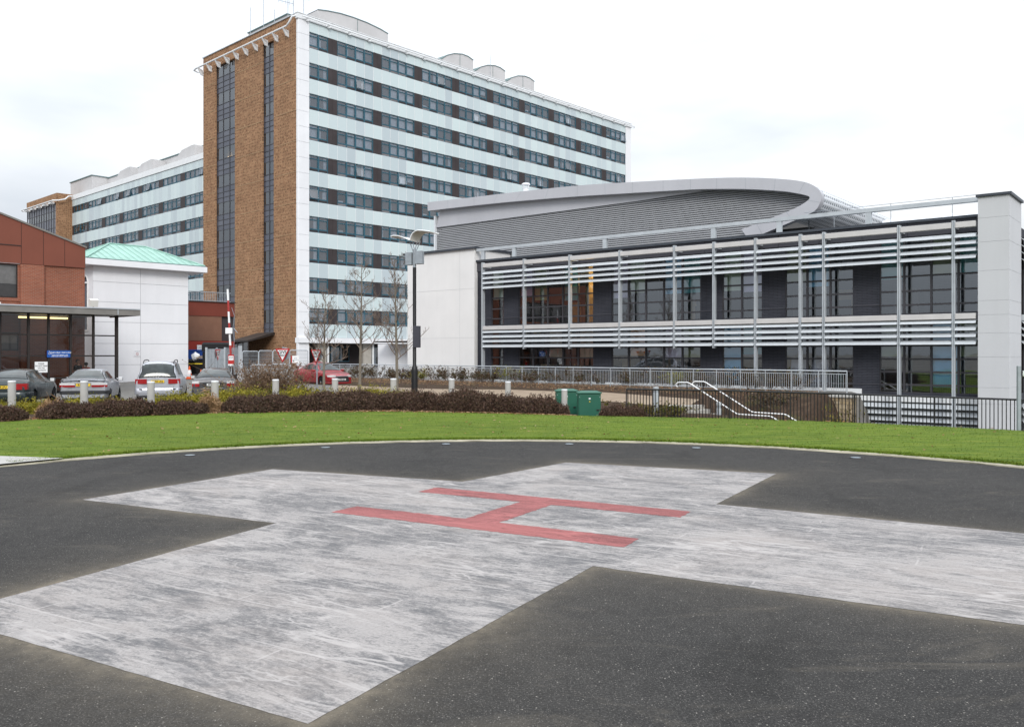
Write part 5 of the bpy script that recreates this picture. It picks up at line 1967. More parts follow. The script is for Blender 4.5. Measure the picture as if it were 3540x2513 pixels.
class Car:
    """x forward from the tail (0) to the nose (L), y to the car's own left, z up"""
    def __init__(s, name, label, paint, L, Wd, deck, top, plan, topw, wheels, wr, loc, heading, sill=0.22):
        s.t = thing(name, label, "car", loc, heading)
        s.L, s.W, s.deck, s.top, s.plan, s.topw, s.wheels, s.wr, s.sill, s.paint = L, Wd, deck, top, plan, topw, wheels, wr, sill, paint
    def sec(s, x):
        hw = s.W / 2 * cr(s.plan, x)
        zb = cr(s.deck, x)
        zt = max(zb + 0.012, cr(s.top, x)) if s.top[0][0] <= x <= s.top[-1][0] else zb + 0.012
        k = min(1, max(0, (zt - zb) / 0.35))
        tw = (hw * 0.90) * (1 - k) + (s.W / 2 * s.topw) * k
        z0 = s.sill + 0.10 * (1 - ss(0, 0.35, x)) + 0.06 * ss(s.L - 0.5, s.L, x)
        pts = [(0, z0), (hw * 0.86, z0), (hw * 0.965, z0 + 0.09), (hw, 0.56), (hw * 0.985, zb - 0.10), (hw * 0.94, zb - 0.015),
               (tw + (hw * 0.91 - tw) * 0.5 * k, zb + (zt - zb) * 0.5), (tw, zt - 0.05 * k), (tw * 0.86, zt + 0.004), (tw * 0.45, zt + 0.030), (0, zt + 0.038)]
        for xc in s.wheels:
            d = abs(x - xc)
            Ra = s.wr + 0.055
            if d < Ra:
                za = s.wr + math.sqrt(Ra * Ra - d * d)
                pts = [(y, max(z, za) if i < 4 else max(z, za + 0.01)) for i, (y, z) in enumerate(pts)]
        return pts
    def S(s, x, k):
        p = s.sec(x)
        i = min(int(k), len(p) - 2); f = k - i
        return Vector((x, p[i][0] + (p[i + 1][0] - p[i][0]) * f, p[i][1] + (p[i + 1][1] - p[i][1]) * f))
    def body(s):
        xs = sorted(set([round(v, 4) for v in list(np.linspace(0, s.L, 46)) + [0.005, 0.01, 0.02, 0.04, 0.06, 0.08, s.L - 0.03, s.L - 0.08] + list(np.arange(0.02, 1.5, 0.03)) + list(np.arange(s.top[-3][0] - 0.4, s.top[-1][0] + 0.1, 0.04)) +
                         [xc + (s.wr + 0.055) * q for xc in s.wheels for q in (-1.001, -0.97, -0.85, -0.65, -0.4, -0.15, 0.15, 0.4, 0.65, 0.85, 0.97, 1.001)]]))
        xs = [x for x in xs if 0 <= x <= s.L]
        mb = MB(); vs = []
        m = len(s.sec(1.0)); w = 2 * m - 1
        for x in xs:
            p = s.sec(x)
            row = [(x, -y, z) for y, z in p[::-1][:-1]] + [(x, y, z) for y, z in p]
            # order: roof centre -> right side -> floor -> left side -> roof centre
            row = [(x, -y, z) for y, z in reversed(p)] + [(x, y, z) for y, z in p[1:]]
            vs += row
        k = len(row)
        fs = []
        for i in range(len(xs) - 1):
            for j in range(k - 1):
                fs.append((i * k + j, (i + 1) * k + j, (i + 1) * k + j + 1, i * k + j + 1))
        fs.append(tuple(range(k))[::-1]); fs.append(tuple(range((len(xs) - 1) * k, len(xs) * k)))
        mb.add(vs, fs)
        o = mb.build("body", s.paint, s.t, smooth=True)
        bm = bmesh.new(); bm.from_mesh(o.data)
        bmesh.ops.remove_doubles(bm, verts=bm.verts, dist=0.0008)
        bmesh.ops.recalc_face_normals(bm, faces=bm.faces)
        bm.to_mesh(o.data); bm.free()
        s.b = o
        mb = MB()       # dark underbody
        mb.box(0.25, s.L - 0.3, -s.W * 0.40, s.W * 0.40, s.sill + 0.02, 0.55)
        mb.build("underbody", "bumper_black", s.t)
    def patch(s, name, mat, x0, x1, k0, k1, side, off=0.008, nx=8, nk=3, parent=None, k0b=None, k1b=None, round_=0.0):
        """skin-hugging panel between stations x0..x1 and section rows k0..k1"""
        mb = MB(); vs = []
        for i in range(nx + 1):
            a = i / nx
            x = x0 + (x1 - x0) * a
            ka = k0 + ((k0b if k0b is not None else k0) - k0) * a
            kb = k1 + ((k1b if k1b is not None else k1) - k1) * a
            for j in range(nk + 1):
                kk = ka + (kb - ka) * j / nk
                p = s.S(x, kk)
                e = 0.01
                dx = s.S(min(s.L, x + e), kk) - s.S(max(0, x - e), kk)
                dk = s.S(x, min(9.99, kk + 0.05)) - s.S(x, max(0, kk - 0.05))
                nrm = dx.cross(dk)
                if nrm.length < 1e-9:
                    nrm = Vector((0, 1, 0.3))
                nrm.normalize()
                if nrm.y < 0 and kk < 8 or (nrm.z < 0 and kk >= 7.5):
                    nrm = -nrm
                p = p + nrm * off
                vs.append((p.x, p.y * side, p.z))
        w = nk + 1
        fs = [(i * w + j, i * w + j + 1, (i + 1) * w + j + 1, (i + 1) * w + j) for i in range(nx) for j in range(nk)]
        mb.add(vs, fs)
        return mb.build(name, mat, parent or s.t, smooth='all')
    def screen(s, name, mat, x0, x1, y0, y1, off=0.008, n=8, sag=0.0):
        """front or rear glass: rows across the car between stations x0 (half-width fraction y0) and x1 (y1)"""
        mb = MB(); vs = []
        for i in range(n + 1):
            a = i / n
            x = x0 + (x1 - x0) * a
            p = s.sec(x)
            fr = y0 + (y1 - y0) * a
            tw = p[7][0] * fr
            prof = [(q[0], q[1]) for q in p[6:]][::-1]
            for j in range(13):
                y = -tw + 2 * tw * j / 12
                ay = abs(y)
                z = prof[-1][1]
                for (ya, za), (yb, zb) in zip(prof, prof[1:]):
                    if ya <= ay <= yb:
                        z = za + (zb - za) * ((ay - ya) / max(1e-6, yb - ya)); break
                e = 0.02
                zf = s.sec(x + e)[10][1]; zr_ = s.sec(x - e)[10][1]
                nx = -(zf - zr_) / (2 * e)
                ln = math.hypot(nx, 1)
                vs.append((x + off * nx / ln, y, z + off / ln))
        fs = [(i * 13 + j, (i + 1) * 13 + j, (i + 1) * 13 + j + 1, i * 13 + j + 1) for i in range(n) for j in range(12)]
        mb.add(vs, fs)
        return mb.build(name, mat, s.t, smooth='all')
    def rear_panel(s, name, mats, y0, y1, z0, z1, x=None, depth=0.05, wrap=0.0, split=None, parent=None, bevel=0.012, front=False):
        """box on the tail (or nose); wrap bends its outer end round the corner"""
        x = 0.0 if x is None else x
        mb = MB()
        ys = np.linspace(y0, y1, 7)
        zs = [z0, z1] if split is None else [z0, split, z1]
        sg = -1 if not front else 1
        def xx(y, z):
            hw = s.W / 2
            c = (abs(y) / hw)
            return x - sg * wrap * max(0, (c - 0.62) / 0.38) ** 1.6
        for zi, (za, zb) in enumerate(zip(zs, zs[1:])):
            for ya, yb in zip(ys, ys[1:]):
                mb.add([(xx(ya, za) + sg * depth, ya, za), (xx(yb, za) + sg * depth, yb, za), (xx(yb, zb) + sg * depth, yb, zb), (xx(ya, zb) + sg * depth, ya, zb)], [(0, 1, 2, 3)], zi)
            for (ya, yb) in ((ys[0], ys[0]), (ys[-1], ys[-1])):
                mb.add([(xx(ya, za) + sg * depth, ya, za), (xx(ya, zb) + sg * depth, ya, zb), (xx(ya, zb) - sg * 0.15, ya, zb), (xx(ya, za) - sg * 0.15, ya, za)], [(0, 1, 2, 3)], zi)
        za, zb = zs[0], zs[-1]
        for z_, mi in ((za, 0), (zb, len(zs) - 2)):
            for ya, yb in zip(ys, ys[1:]):
                mb.add([(xx(ya, z_) + sg * depth, ya, z_), (xx(yb, z_) + sg * depth, yb, z_), (xx(yb, z_) - sg * 0.15, yb, z_), (xx(ya, z_) - sg * 0.15, ya, z_)], [(0, 1, 2, 3)], mi)
        return mb.build(name, mats, parent or s.t)
    def band(s, name, mat, x1, z0, z1, off=0.02, front=False, parent=None):
        """bumper strip wrapped round the tail (or nose) to x1 on both flanks"""
        path = []
        n = 10
        def P(x, sd):
            return (x, sd * s.W / 2 * cr(s.plan, x))
        xs = np.linspace(x1, 0.05 if not front else s.L - 0.05, n)
        e = 0.0 if not front else s.L
        dirx = -off if not front else off
        for x in xs:
            y = s.W / 2 * cr(s.plan, float(x)) + off
            path.append((float(x), -y))
        yb = s.W / 2 * cr(s.plan, e)
        for q in np.linspace(-yb * 0.97, yb * 0.97, 9):
            path.append((e + dirx * (1.6 - 0.8 * (q / yb) ** 2), float(q)))
        for x in xs[::-1]:
            y = s.W / 2 * cr(s.plan, float(x)) + off
            path.append((float(x), y))
        mb = MB(); vs = []
        zp = [(z0, -0.4), (z0 + 0.015, 0), (z1 - 0.015, 0), (z1, -0.4)]
        cx = s.L / 2
        for x, y in path:
            for z, ins in zp:
                vs.append((x + (off * ins * -1 if not front else off * ins), y + off * ins * (1 if y > 0 else -1), z))
        k = 4
        fs = [(i * k + j, (i + 1) * k + j, (i + 1) * k + j + 1, i * k + j + 1) for i in range(len(path) - 1) for j in range(k - 1)]
        mb.add(vs, fs)
        return mb.build(name, mat, parent or s.t, smooth=True)
    def add_wheels(s, spokes=7):
        for xc in s.wheels:
            for sd in (-1, 1):
                y = sd * (s.W / 2 - 0.115)
                mb = MB()
                r = s.wr
                mb.lathe([(r * 0.62, -0.10), (r * 0.93, -0.10), (r, -0.06), (r, 0.06), (r * 0.93, 0.10), (r * 0.66, 0.10), (r * 0.62, 0.06)], (0, 0, 0), 28, 'y')
                w = mb.build("wheel", "tyre", s.t, smooth=True)
                w.location = (xc, y, r)
                mb = MB()
                yo = sd * 0.085
                mb.lathe([(r * 0.655, yo - 0.012), (r * 0.655, yo + 0.012), (r * 0.58, yo + 0.014 * sd)], (0, 0, 0), 24, 'y')
                mb.lathe([(r * 0.16, yo - 0.02), (r * 0.15, yo + 0.02)], (0, 0, 0), 12, 'y')
                for q in range(spokes):
                    a = 2 * math.pi * q / spokes
                    d = Vector((math.cos(a), 0, math.sin(a))); u = Vector((-math.sin(a), 0, math.cos(a)))
                    mb.obox(d * r * 0.37 + Vector((0, yo, 0)), d * r * 0.24, u * 0.026, Vector((0, 0.012, 0)))
                mb.build("rim", "rim_metal", w)
                mb = MB()
                mb.lathe([(r * 0.61, -0.01), (r * 0.61, 0.01)], (0, sd * 0.03, 0), 20, 'y')
                mb.build("brake_disc", "bumper_black", w)
    def mirrors(s, x, z):
        for sd in (-1, 1):
            hw = s.W / 2 * cr(s.plan, x) * 0.95
            mb = MB()
            mb.box(-0.03, 0.03, min(0, sd * 0.1), max(0, sd * 0.1), -0.02, 0.02)
            mb.prism([(-0.075, -0.075), (0.05, -0.06), (0.075, 0.02), (0.03, 0.075), (-0.075, 0.075)], 'y', min(sd * 0.08, sd * 0.26), max(sd * 0.08, sd * 0.26))
            m = mb.build("door_mirror", s.paint, s.t, bevel=0.015)
            m.location = (x, sd * hw, z)
            mb = MB()
            y0, y1 = sorted((sd * 0.095, sd * 0.245))
            mb.quad((-0.079, y0, -0.06), (-0.079, y1, -0.06), (-0.079, y1, 0.06), (-0.079, y0, 0.06))
            mb.build("mirror_glass", "lamp_clear", m)
    def plate(s, text, mat, z, x=None, front=False, w=0.52):
        x = (s.L + 0.03 if front else -0.035) if x is None else x
        mb = MB()
        mb.box(-0.008, 0.008, -w / 2, w / 2, -0.055, 0.055)
        p = mb.build("number_plate", mat, s.t)
        p.location = (x, 0, z)
        vs, fs = text_mb([text], 0.098, bold=0.003)
        mb = MB()
        sg = 1 if front else -1
        mb.add([(sg * 0.0105, (yv if front else -yv), zv) for yv, zv in vs], fs)
        mb.build("lettering", "ink_black", p)
    def seats(s, xs, z=0.62):
        mb = MB()
        for x in xs:
            for y in (-0.36, 0.36):
                mb.obox((x, y, z + 0.18), (0.07, 0, 0), (0, 0.23, 0), (-0.06, 0, 0.30))
                mb.obox((x - 0.08, y, z + 0.55), (0.04, 0, 0), (0, 0.12, 0), (0, 0, 0.08))
        mb.box(xs[-1] - 0.1, xs[-1] + 0.4, -0.6, 0.6, z - 0.3, z - 0.1)
        mb.build("seat", "cloth_dark", s.t)

def common(c, sx, rear, front, k=(6.02, 6.93), gm="glass_car"):
    """body + glazing; sx: list of side windows (x0,x1, lower/upper rows at both ends)"""
    c.body()
    for w in sx:
        for sd in (-1, 1):
            c.patch("side_window", gm + "_dark", w[0], w[1], w[2], w[3], sd, 0.006, 8, 4, k0b=w[4], k1b=w[5])
    for nm, (xa, xb, ya, yb_) in (("rear_seal", rear), ("windscreen_seal", front)):
        c.screen(nm, "black_rubber", xa - 0.02, xb + 0.03, ya + 0.05, yb_ + 0.055, off=0.004)
    c.screen("rear_window", gm + "_dark", *rear)
    c.screen("windscreen", gm + "_dark", *front)

# car glass over a closed shell: dark reflective panes
def mat_carglass():
    t = NT("glass_car_dark")
    b = t.bsdf(0.06, 0.5)
    v = t.coords()
    t.l(t.ramp(t.noise(v, 2.0, 4), [(0.35, (0.012, 0.016, 0.017)), (0.65, (0.05, 0.062, 0.062))]), b.inputs["Base Color"])
    b.inputs["IOR"].default_value = 1.5
    M["glass_car_dark"] = t.m
mat_carglass()

def rearcar(u, Y, heading_deg):
    """tail centre on the car park; heading measured from straight ahead toward the pavilion side"""
    x = (u - U0) / F * Y
    return (x, Y, T(x, Y)), R(90 + heading_deg)

# dark green saloon
loc, h = rearcar(4, 32.6, 14)
c = Car("parked_car", "dark green saloon parked nearest the porch notice, only partly in the frame", "paint_darkgreen", 4.8, 1.80,
        [(0, 0.84), (0.12, 0.98), (0.6, 1.02), (1.2, 0.98), (3.2, 0.94), (3.8, 0.92), (4.4, 0.80), (4.8, 0.62)],
        [(0.55, 1.02), (0.95, 1.24), (1.45, 1.40), (2.0, 1.44), (2.5, 1.42), (2.95, 1.26), (3.45, 0.95)],
        [(0, 0.86), (0.1, 0.93), (0.5, 0.985), (1.2, 1), (3.4, 1), (4.2, 0.96), (4.65, 0.86), (4.8, 0.72)], 0.64, (0.98, 3.78), 0.32, loc, h)
common(c, [(1.15, 1.75, 5.9, 6.4, 5.5, 6.85), (1.82, 2.42, 5.45, 6.88, 5.45, 6.88), (2.48, 3.2, 5.45, 6.88, 5.5, 5.95)], (0.68, 1.38, 0.93, 0.90), (2.62, 3.36, 0.90, 0.96))
c.add_wheels(); c.mirrors(3.0, 1.0)
for sd in (-1, 1):
    a, b = sorted((sd * 0.50, sd * 0.86))
    c.rear_panel("tail_lamp", ["lamp_red"], a, b, 0.70, 0.93, wrap=0.16)
c.band("bumper", "paint_darkgreen", 0.75, 0.34, 0.60, 0.025)
c.plate("V618 LFU", "plate_yellow", 0.80)

# silver saloon
loc, h = rearcar(288, 34.2, 17)
c = Car("parked_car", "silver hatchback saloon with a boot spoiler and black rear bumper strip, behind the second bollard", "paint_silver", 4.45, 1.76,
        [(0, 0.86), (0.08, 0.99), (0.4, 1.01), (1.0, 0.96), (3.0, 0.92), (3.6, 0.88), (4.2, 0.74), (4.45, 0.58)],
        [(0.42, 1.0), (0.85, 1.22), (1.25, 1.36), (1.8, 1.41), (2.3, 1.39), (2.7, 1.24), (3.15, 0.93)],
        [(0, 0.90), (0.1, 0.96), (0.5, 0.99), (1.2, 1), (3.2, 1), (4.0, 0.94), (4.3, 0.84), (4.45, 0.70)], 0.64, (0.85, 3.55), 0.31, loc, h)
common(c, [(0.95, 1.35, 5.8, 6.3, 5.5, 6.8), (1.42, 2.12, 5.45, 6.88, 5.45, 6.88), (2.2, 2.95, 5.45, 6.88, 5.5, 5.9)], (0.50, 1.2, 0.93, 0.90), (2.4, 3.08, 0.90, 0.96))
c.add_wheels(); c.mirrors(2.75, 1.0)
for sd in (-1, 1):
    a, b = sorted((sd * 0.30, sd * 0.86))
    c.rear_panel("tail_lamp", ["lamp_red", "lamp_clear"], a, b, 0.745, 0.90, wrap=0.10, split=0.825)
c.band("bumper", "bumper_black", 0.9, 0.46, 0.60, 0.03)
mb = MB()
pts = [(0.02, -0.80, 0.99), (-0.03, -0.74, 1.06), (-0.05, -0.4, 1.085), (-0.055, 0, 1.09), (-0.05, 0.4, 1.085), (-0.03, 0.74, 1.06), (0.02, 0.80, 0.99)]
for a, b in zip(pts, pts[1:]):
    A, B = Vector(a), Vector(b)
    m = (A + B) / 2
    mb.obox(m, (0.10, 0, 0), (B - A) / 2 * 1.02, (0, 0, 0.016))
mb.build("spoiler", "paint_silver", c.t)
c.plate("R1W 647", "plate_yellow", 0.83)
mb = MB(); mb.tube([(-0.04, 0.50, 0.24), (0.2, 0.50, 0.24)], 0.035, 8); mb.build("exhaust", "galvanised", c.t)
mb = MB(); mb.box(-0.045, -0.02, -0.18, 0.18, 0.985, 1.01); mb.build("brake_lamp", "bumper_black", c.t)

# white-silver people carrier
loc, h = rearcar(545, 36.3, 17)
c = Car("parked_car", "pale silver people carrier with roof rails, parked in front of the white pavilion", "paint_white_silver", 4.62, 1.82,
        [(0, 0.96), (0.04, 1.0), (0.3, 1.02), (1.0, 1.02), (3.2, 0.99), (3.9, 0.93), (4.35, 0.80), (4.62, 0.62)],
        [(0.0, 1.03), (0.10, 1.30), (0.26, 1.60), (0.6, 1.69), (1.5, 1.73), (2.3, 1.71), (2.8, 1.56), (3.65, 0.99)],
        [(0, 0.93), (0.1, 0.97), (0.5, 0.995), (1.2, 1), (3.4, 1), (4.1, 0.95), (4.45, 0.84), (4.62, 0.70)], 0.70, (0.88, 3.72), 0.32, loc, h)
common(c, [(0.42, 1.15, 5.5, 6.88, 5.4, 6.9), (1.22, 2.0, 5.4, 6.9, 5.4, 6.9), (2.08, 2.85, 5.4, 6.9, 5.4, 6.7), (2.9, 3.4, 5.45, 6.5, 5.6, 6.0)], (0.022, 0.25, 0.95, 0.93), (2.55, 3.5, 0.92, 0.96))
c.add_wheels(); c.mirrors(3.1, 1.08)
for sd in (-1, 1):
    a, b = sorted((sd * 0.42, sd * 0.885))
    c.rear_panel("tail_lamp", ["lamp_red"], a, b, 0.80, 1.0, wrap=0.10)
    mb = MB()
    mb.tube([(0.45, sd * 0.60, 1.66), (0.55, sd * 0.60, 1.745), (1.0, sd * 0.61, 1.79), (2.0, sd * 0.61, 1.80), (2.4, sd * 0.60, 1.77), (2.55, sd * 0.60, 1.69)], 0.02, 6)
    mb.build("roof_rail", "bumper_black", c.t, smooth=True)
    a, b = sorted((sd * 0.60, sd * 0.91))
    c.rear_panel("bumper_strip", ["bumper_black"], a, b, 0.55, 0.60, x=-0.02, depth=0.045, wrap=0.13)
c.band("bumper", "paint_white_silver", 0.8, 0.36, 0.62, 0.028)
c.plate("KV04 UDJ", "plate_yellow", 0.90)
mb = MB(); mb.tube([(0.055, 0.05, 1.045), (0.06, -0.42, 1.07)], 0.012, 5); mb.build("wiper", "bumper_black", c.t)
mb = MB(); mb.lathe([(0.055, -0.02), (0.055, 0.02)], (-0.0, 0, 1.0), 14, 'x'); mb.build("badge", "rim_metal", c.t)

# dark grey saloon
loc, h = rearcar(737, 37.0, 16.5)
c = Car("parked_car", "dark grey saloon parked behind the fourth bollard, below the raised barrier", "paint_grey", 4.55, 1.77,
        [(0, 0.80), (0.08, 0.95), (0.5, 0.99), (1.1, 0.96), (3.1, 0.93), (3.7, 0.88), (4.3, 0.76), (4.55, 0.60)],
        [(0.55, 0.99), (0.9, 1.18), (1.3, 1.33), (1.9, 1.40), (2.4, 1.38), (2.8, 1.22), (3.3, 0.94)],
        [(0, 0.90), (0.1, 0.955), (0.5, 0.99), (1.2, 1), (3.3, 1), (4.0, 0.95), (4.4, 0.85), (4.55, 0.70)], 0.63, (0.93, 3.6), 0.32, loc, h)
common(c, [(1.05, 1.45, 5.8, 6.3, 5.5, 6.8), (1.52, 2.2, 5.45, 6.88, 5.45, 6.88), (2.28, 3.0, 5.45, 6.88, 5.5, 5.9)], (0.62, 1.25, 0.93, 0.90), (2.5, 3.2, 0.90, 0.96))
c.add_wheels(); c.mirrors(2.85, 1.0)
for sd in (-1, 1):
    a, b = sorted((sd * 0.56, sd * 0.86))
    c.rear_panel("tail_lamp", ["lamp_red", "lamp_clear"], a, b, 0.66, 0.90, wrap=0.12, split=0.79)
c.band("bumper", "paint_grey", 0.8, 0.32, 0.55, 0.03)
mb = MB(); mb.box(-0.05, -0.03, -0.42, 0.42, 0.585, 0.60); mb.build("trim_strip", "silver", c.t)
mb = MB(); mb.box(-0.022, -0.01, -0.42, 0.42, 0.66, 0.82); mb.build("plate_recess", "bumper_black", c.t)
c.plate("SF52 KBO", "plate_white", 0.74)

# red saloon, nose towards the camera
hd = math.atan2(-0.74, 0.67)
NXc, NYc = -10.3, 52.0
loc = (NXc - math.cos(hd) * 4.57, NYc - math.sin(hd) * 4.57, -0.30)
c = Car("parked_car", "red sports saloon with a rear wing, nose out beside the bare saplings", "paint_red", 4.57, 1.76,
        [(0, 0.82), (0.08, 0.98), (0.5, 1.02), (1.1, 0.97), (3.0, 0.93), (3.6, 0.90), (4.2, 0.80), (4.45, 0.70), (4.57, 0.60)],
        [(0.55, 1.02), (0.95, 1.24), (1.4, 1.42), (1.95, 1.48), (2.4, 1.45), (2.85, 1.26), (3.35, 0.95)],
        [(0, 0.88), (0.1, 0.95), (0.5, 0.99), (1.2, 1), (3.3, 1), (4.0, 0.96), (4.4, 0.86), (4.57, 0.74)], 0.63, (0.95, 3.58), 0.325, loc, hd)
common(c, [(1.05, 1.5, 5.8, 6.3, 5.5, 6.8), (1.57, 2.25, 5.45, 6.88, 5.45, 6.88), (2.33, 3.1, 5.45, 6.88, 5.5, 5.9)], (0.62, 1.3, 0.93, 0.90), (2.52, 3.26, 0.90, 0.96))
c.add_wheels(); c.mirrors(2.95, 1.0)
for sd in (-1, 1):
    a, b = sorted((sd * 0.44, sd * 0.80))
    c.rear_panel("headlamp", ["lamp_clear"], a, b, 0.63, 0.745, x=c.L - 0.02, depth=0.04, wrap=0.36, front=True)
    mb = MB(); mb.lathe([(0.05, -0.01), (0.05, 0.015)], (c.L - 0.12, sd * 0.62, 0.36), 12, 'x'); mb.build("fog_lamp", "lamp_clear", c.t)

mb = MB()
mb.prism([(-0.42, 0.66), (0.42, 0.66), (0.50, 0.42), (0.44, 0.30), (-0.44, 0.30), (-0.50, 0.42)], 'x', c.L - 0.02, c.L + 0.03)
mb.build("grille", "bumper_black", c.t)
mb = MB()
mb.tube([(c.L + 0.03, -0.44, 0.665), (c.L + 0.045, 0, 0.69), (c.L + 0.03, 0.44, 0.665)], 0.018, 6)
mb.build("grille_trim", "rim_metal", c.t)
c.band("bumper", "paint_red", c.L - 0.6, 0.22, 0.32, 0.03, front=True)
c.plate("SF08 HJK", "plate_white", 0.48, front=True)
mb = MB()
mb.obox((0.2, 0, 1.22), (0.14, 0, 0.02), (0, 0.68, 0), (0, 0, 0.014))
for sd in (-1, 1):
    mb.obox((0.24, sd * 0.6, 1.11), (0.06, 0, 0), (0, 0.02, 0), (0.02, 0, 0.11))
mb.build("spoiler", "paint_red", c.t)
mb = MB()
mb.obox((1.75, -0.12, 1.535), (0.25, 0, 0), (0, 0.14, 0), (0, 0, 0.025))
mb.build("roof_hatch", "paint_red", c.t, bevel=0.015)

# ================================================================== bollards
def make_bollard():
    t = thing("bollard", "x", "bollard")
    mb = MB()
    mb.lathe([(0.105, -0.3), (0.105, 0.90)], n=20)
    mb.build("post", "bollard_white", t, smooth=True)
    mb = MB()
    mb.lathe([(0.098, 0.90), (0.098, 0.908), (0.108, 0.91), (0.108, 0.935), (0.100, 0.948), (0.0, 0.95)], n=20)
    mb.build("cap", "white_metal", t, smooth=True)
    return t
bol0 = make_bollard()
BOL = [(41, 24.7, 0.97, "pale bollard standing in front of the dark green saloon"), (290.5, 24.8, 0.96, "pale bollard standing in front of the silver hatchback saloon"),
       (521.5, 25.3, 0.93, "pale bollard in front of the people carrier's number plate"), (743, 25.6, 0.94, "tallest looking pale bollard, in the hedge gap before the dark grey saloon"),
       (953, 28.3, 0.90, "pale bollard in the junipers in front of the brown twiggy bush"), (1158, 29.4, 0.90, "pale bollard in the junipers in front of the red saloon's grille"),
       (1360, 30.4, 0.87, "pale bollard at the foot of the third bare sapling, nearest the lamp post"), (1561, 31.2, 0.84, "pale bollard beyond the long hedge before the white end wall"),
       (1756, 32.0, 0.71, "pale bollard half hidden behind the rounded hedge end"), (1951, 30.6, 0.48, "pale bollard standing in front of the rear green cabinet")]
for i, (u, Y, zt, lb) in enumerate(BOL):
    o = bol0 if i == 0 else copy_tree(bol0)
    o.location = ((u - U0) / F * Y, Y, zt - 0.95)
    o.rotation_euler = (R(random.uniform(-0.8, 0.8)), R((1.0 if i < 2 else 0.2) * random.uniform(0.2, 1.0) - (0.9 if i < 2 else 0)), 0)
    tag(o, lb, "bollard", "white bollards along the planting bed")

# ================================================================== hedges, ground cover, bushes
def hedge(name, label, cat, path, w, h, n, mat="hedge_leaf", size=0.032, seed=1, group=None, spikes=0.12, aspect=0.4, core="hedge_leaf", zoff=0.0):
    g = np.random.default_rng(seed)
    pts = [Vector((p[0], p[1])) for p in path]
    hs = [p[2] if len(p) > 2 else 1.0 for p in path]
    d = [0]
    for a, b in zip(pts, pts[1:]):
        d.append(d[-1] + (b - a).length)
    Ltot = d[-1]
    ph = g.uniform(0, 6.28, 6)
    def at(s_):
        j = 0
        while j < len(d) - 2 and d[j + 1] < s_:
            j += 1
        f = (s_ - d[j]) / max(1e-6, d[j + 1] - d[j])
        p = pts[j].lerp(pts[j + 1], f)
        e = (pts[j + 1] - pts[j]).normalized()
        return p, Vector((-e.y, e.x)), hs[j] + (hs[j + 1] - hs[j]) * f
    def lump(s_, th):
        return 1 + 0.10 * math.sin(2.3 * s_ + ph[0]) + 0.08 * math.sin(5.1 * s_ + ph[1] + 2 * th) + 0.06 * math.sin(9.7 * s_ + 3 * th + ph[2]) + 0.04 * math.sin(21 * s_ + 5 * th + ph[3])
    def endk(s_):
        r_ = w * 0.5
        e = min(s_, Ltot - s_)
        return math.sqrt(max(0.0, 1 - (1 - min(1, e / r_)) ** 2))
    P = []
    for _ in range(n):
        s_ = g.uniform(0, Ltot); th = g.uniform(0, math.pi)
        rad = 1 - abs(g.normal(0, 0.13))
        if g.random() < 0.10:
            rad = 1 + abs(g.normal(0, spikes))
        p, nn, hh = at(s_)
        k = endk(s_) * lump(s_, th) * rad
        cx = math.cos(th); sx = math.sin(th)
        # flattened box-ish section
        q = (abs(cx) ** 3 + abs(sx) ** 3) ** (-1 / 3)
        y = cx * q * w / 2 * k; z = sx * q * h * hh * (0.35 + 0.65 * endk(s_)) * lump(s_, th) * rad
        x_, y_ = p.x + nn.x * y, p.y + nn.y * y
        P.append((x_, y_, T(x_, y_) + z + zoff))
    P = np.array(P)
    q = leaf_quads(P, size, aspect, up=(0, 0, 0.35), g=g)
    # rough woody core
    mb = MB(); vs = []; ns = max(8, int(Ltot / 0.22)); nt_ = 12
    for i in range(ns + 1):
        s_ = Ltot * i / ns
        p, nn, hh = at(min(Ltot - 1e-4, s_))
        for j in range(nt_ + 1):
            th = math.pi * j / nt_
            k = endk(s_) * lump(s_, th) * 0.80
            cx, sx = math.cos(th), math.sin(th)
            qq = (abs(cx) ** 3 + abs(sx) ** 3) ** (-1 / 3)
            y = cx * qq * w / 2 * k; z = sx * qq * h * hh * (0.35 + 0.65 * endk(s_)) * lump(s_, th) * 0.80
            x_, y_ = p.x + nn.x * y, p.y + nn.y * y
            vs.append((x_, y_, T(x_, y_) + z - 0.03 + zoff))
    wv = nt_ + 1
    core_q = []
    for i in range(ns):
        for j in range(nt_):
            core_q += [vs[i * wv + j], vs[i * wv + j + 1], vs[(i + 1) * wv + j + 1], vs[(i + 1) * wv + j]]
    allq = np.concatenate([q, np.array(core_q)])
    o = link(name, fast_mesh(name, allq, 4, mat))
    return tag(o, label, cat, group)

HG = "low brown hedges along the lawn"
hedge("hedge", "brown hedge clump at the frame edge, below the dark green saloon", "hedge", [(-15.4, 20.8), (-13.6, 21.7), (-12.55, 22.3)], 1.2, 0.40, 19000, seed=1, group=HG)
hedge("hedge", "brown hedge between the first and third bollards, below the silver hatchback", "hedge", [(-12.45, 22.5, 0.8), (-11.6, 23.2), (-10.6, 23.9), (-10.0, 24.2, 0.9)], 1.2, 0.42, 30000, seed=2, group=HG)
hedge("hedge", "short brown hedge clump between the third and fourth bollards", "hedge", [(-10.15, 23.9, 0.85), (-9.5, 24.4, 0.9), (-8.72, 24.75, 1.0)], 0.9, 0.36, 19000, seed=3, group=HG)
hedge("hedge", "long dark brown hedge in front of the junipers and saplings", "hedge", [(-8.55, 25.15, 0.8), (-7.4, 25.6, 0.9), (-6.0, 26.0), (-3.6, 26.3, 1.1), (-2.2, 26.25, 1.12)], 1.55, 0.50, 52000, seed=4, group=HG)
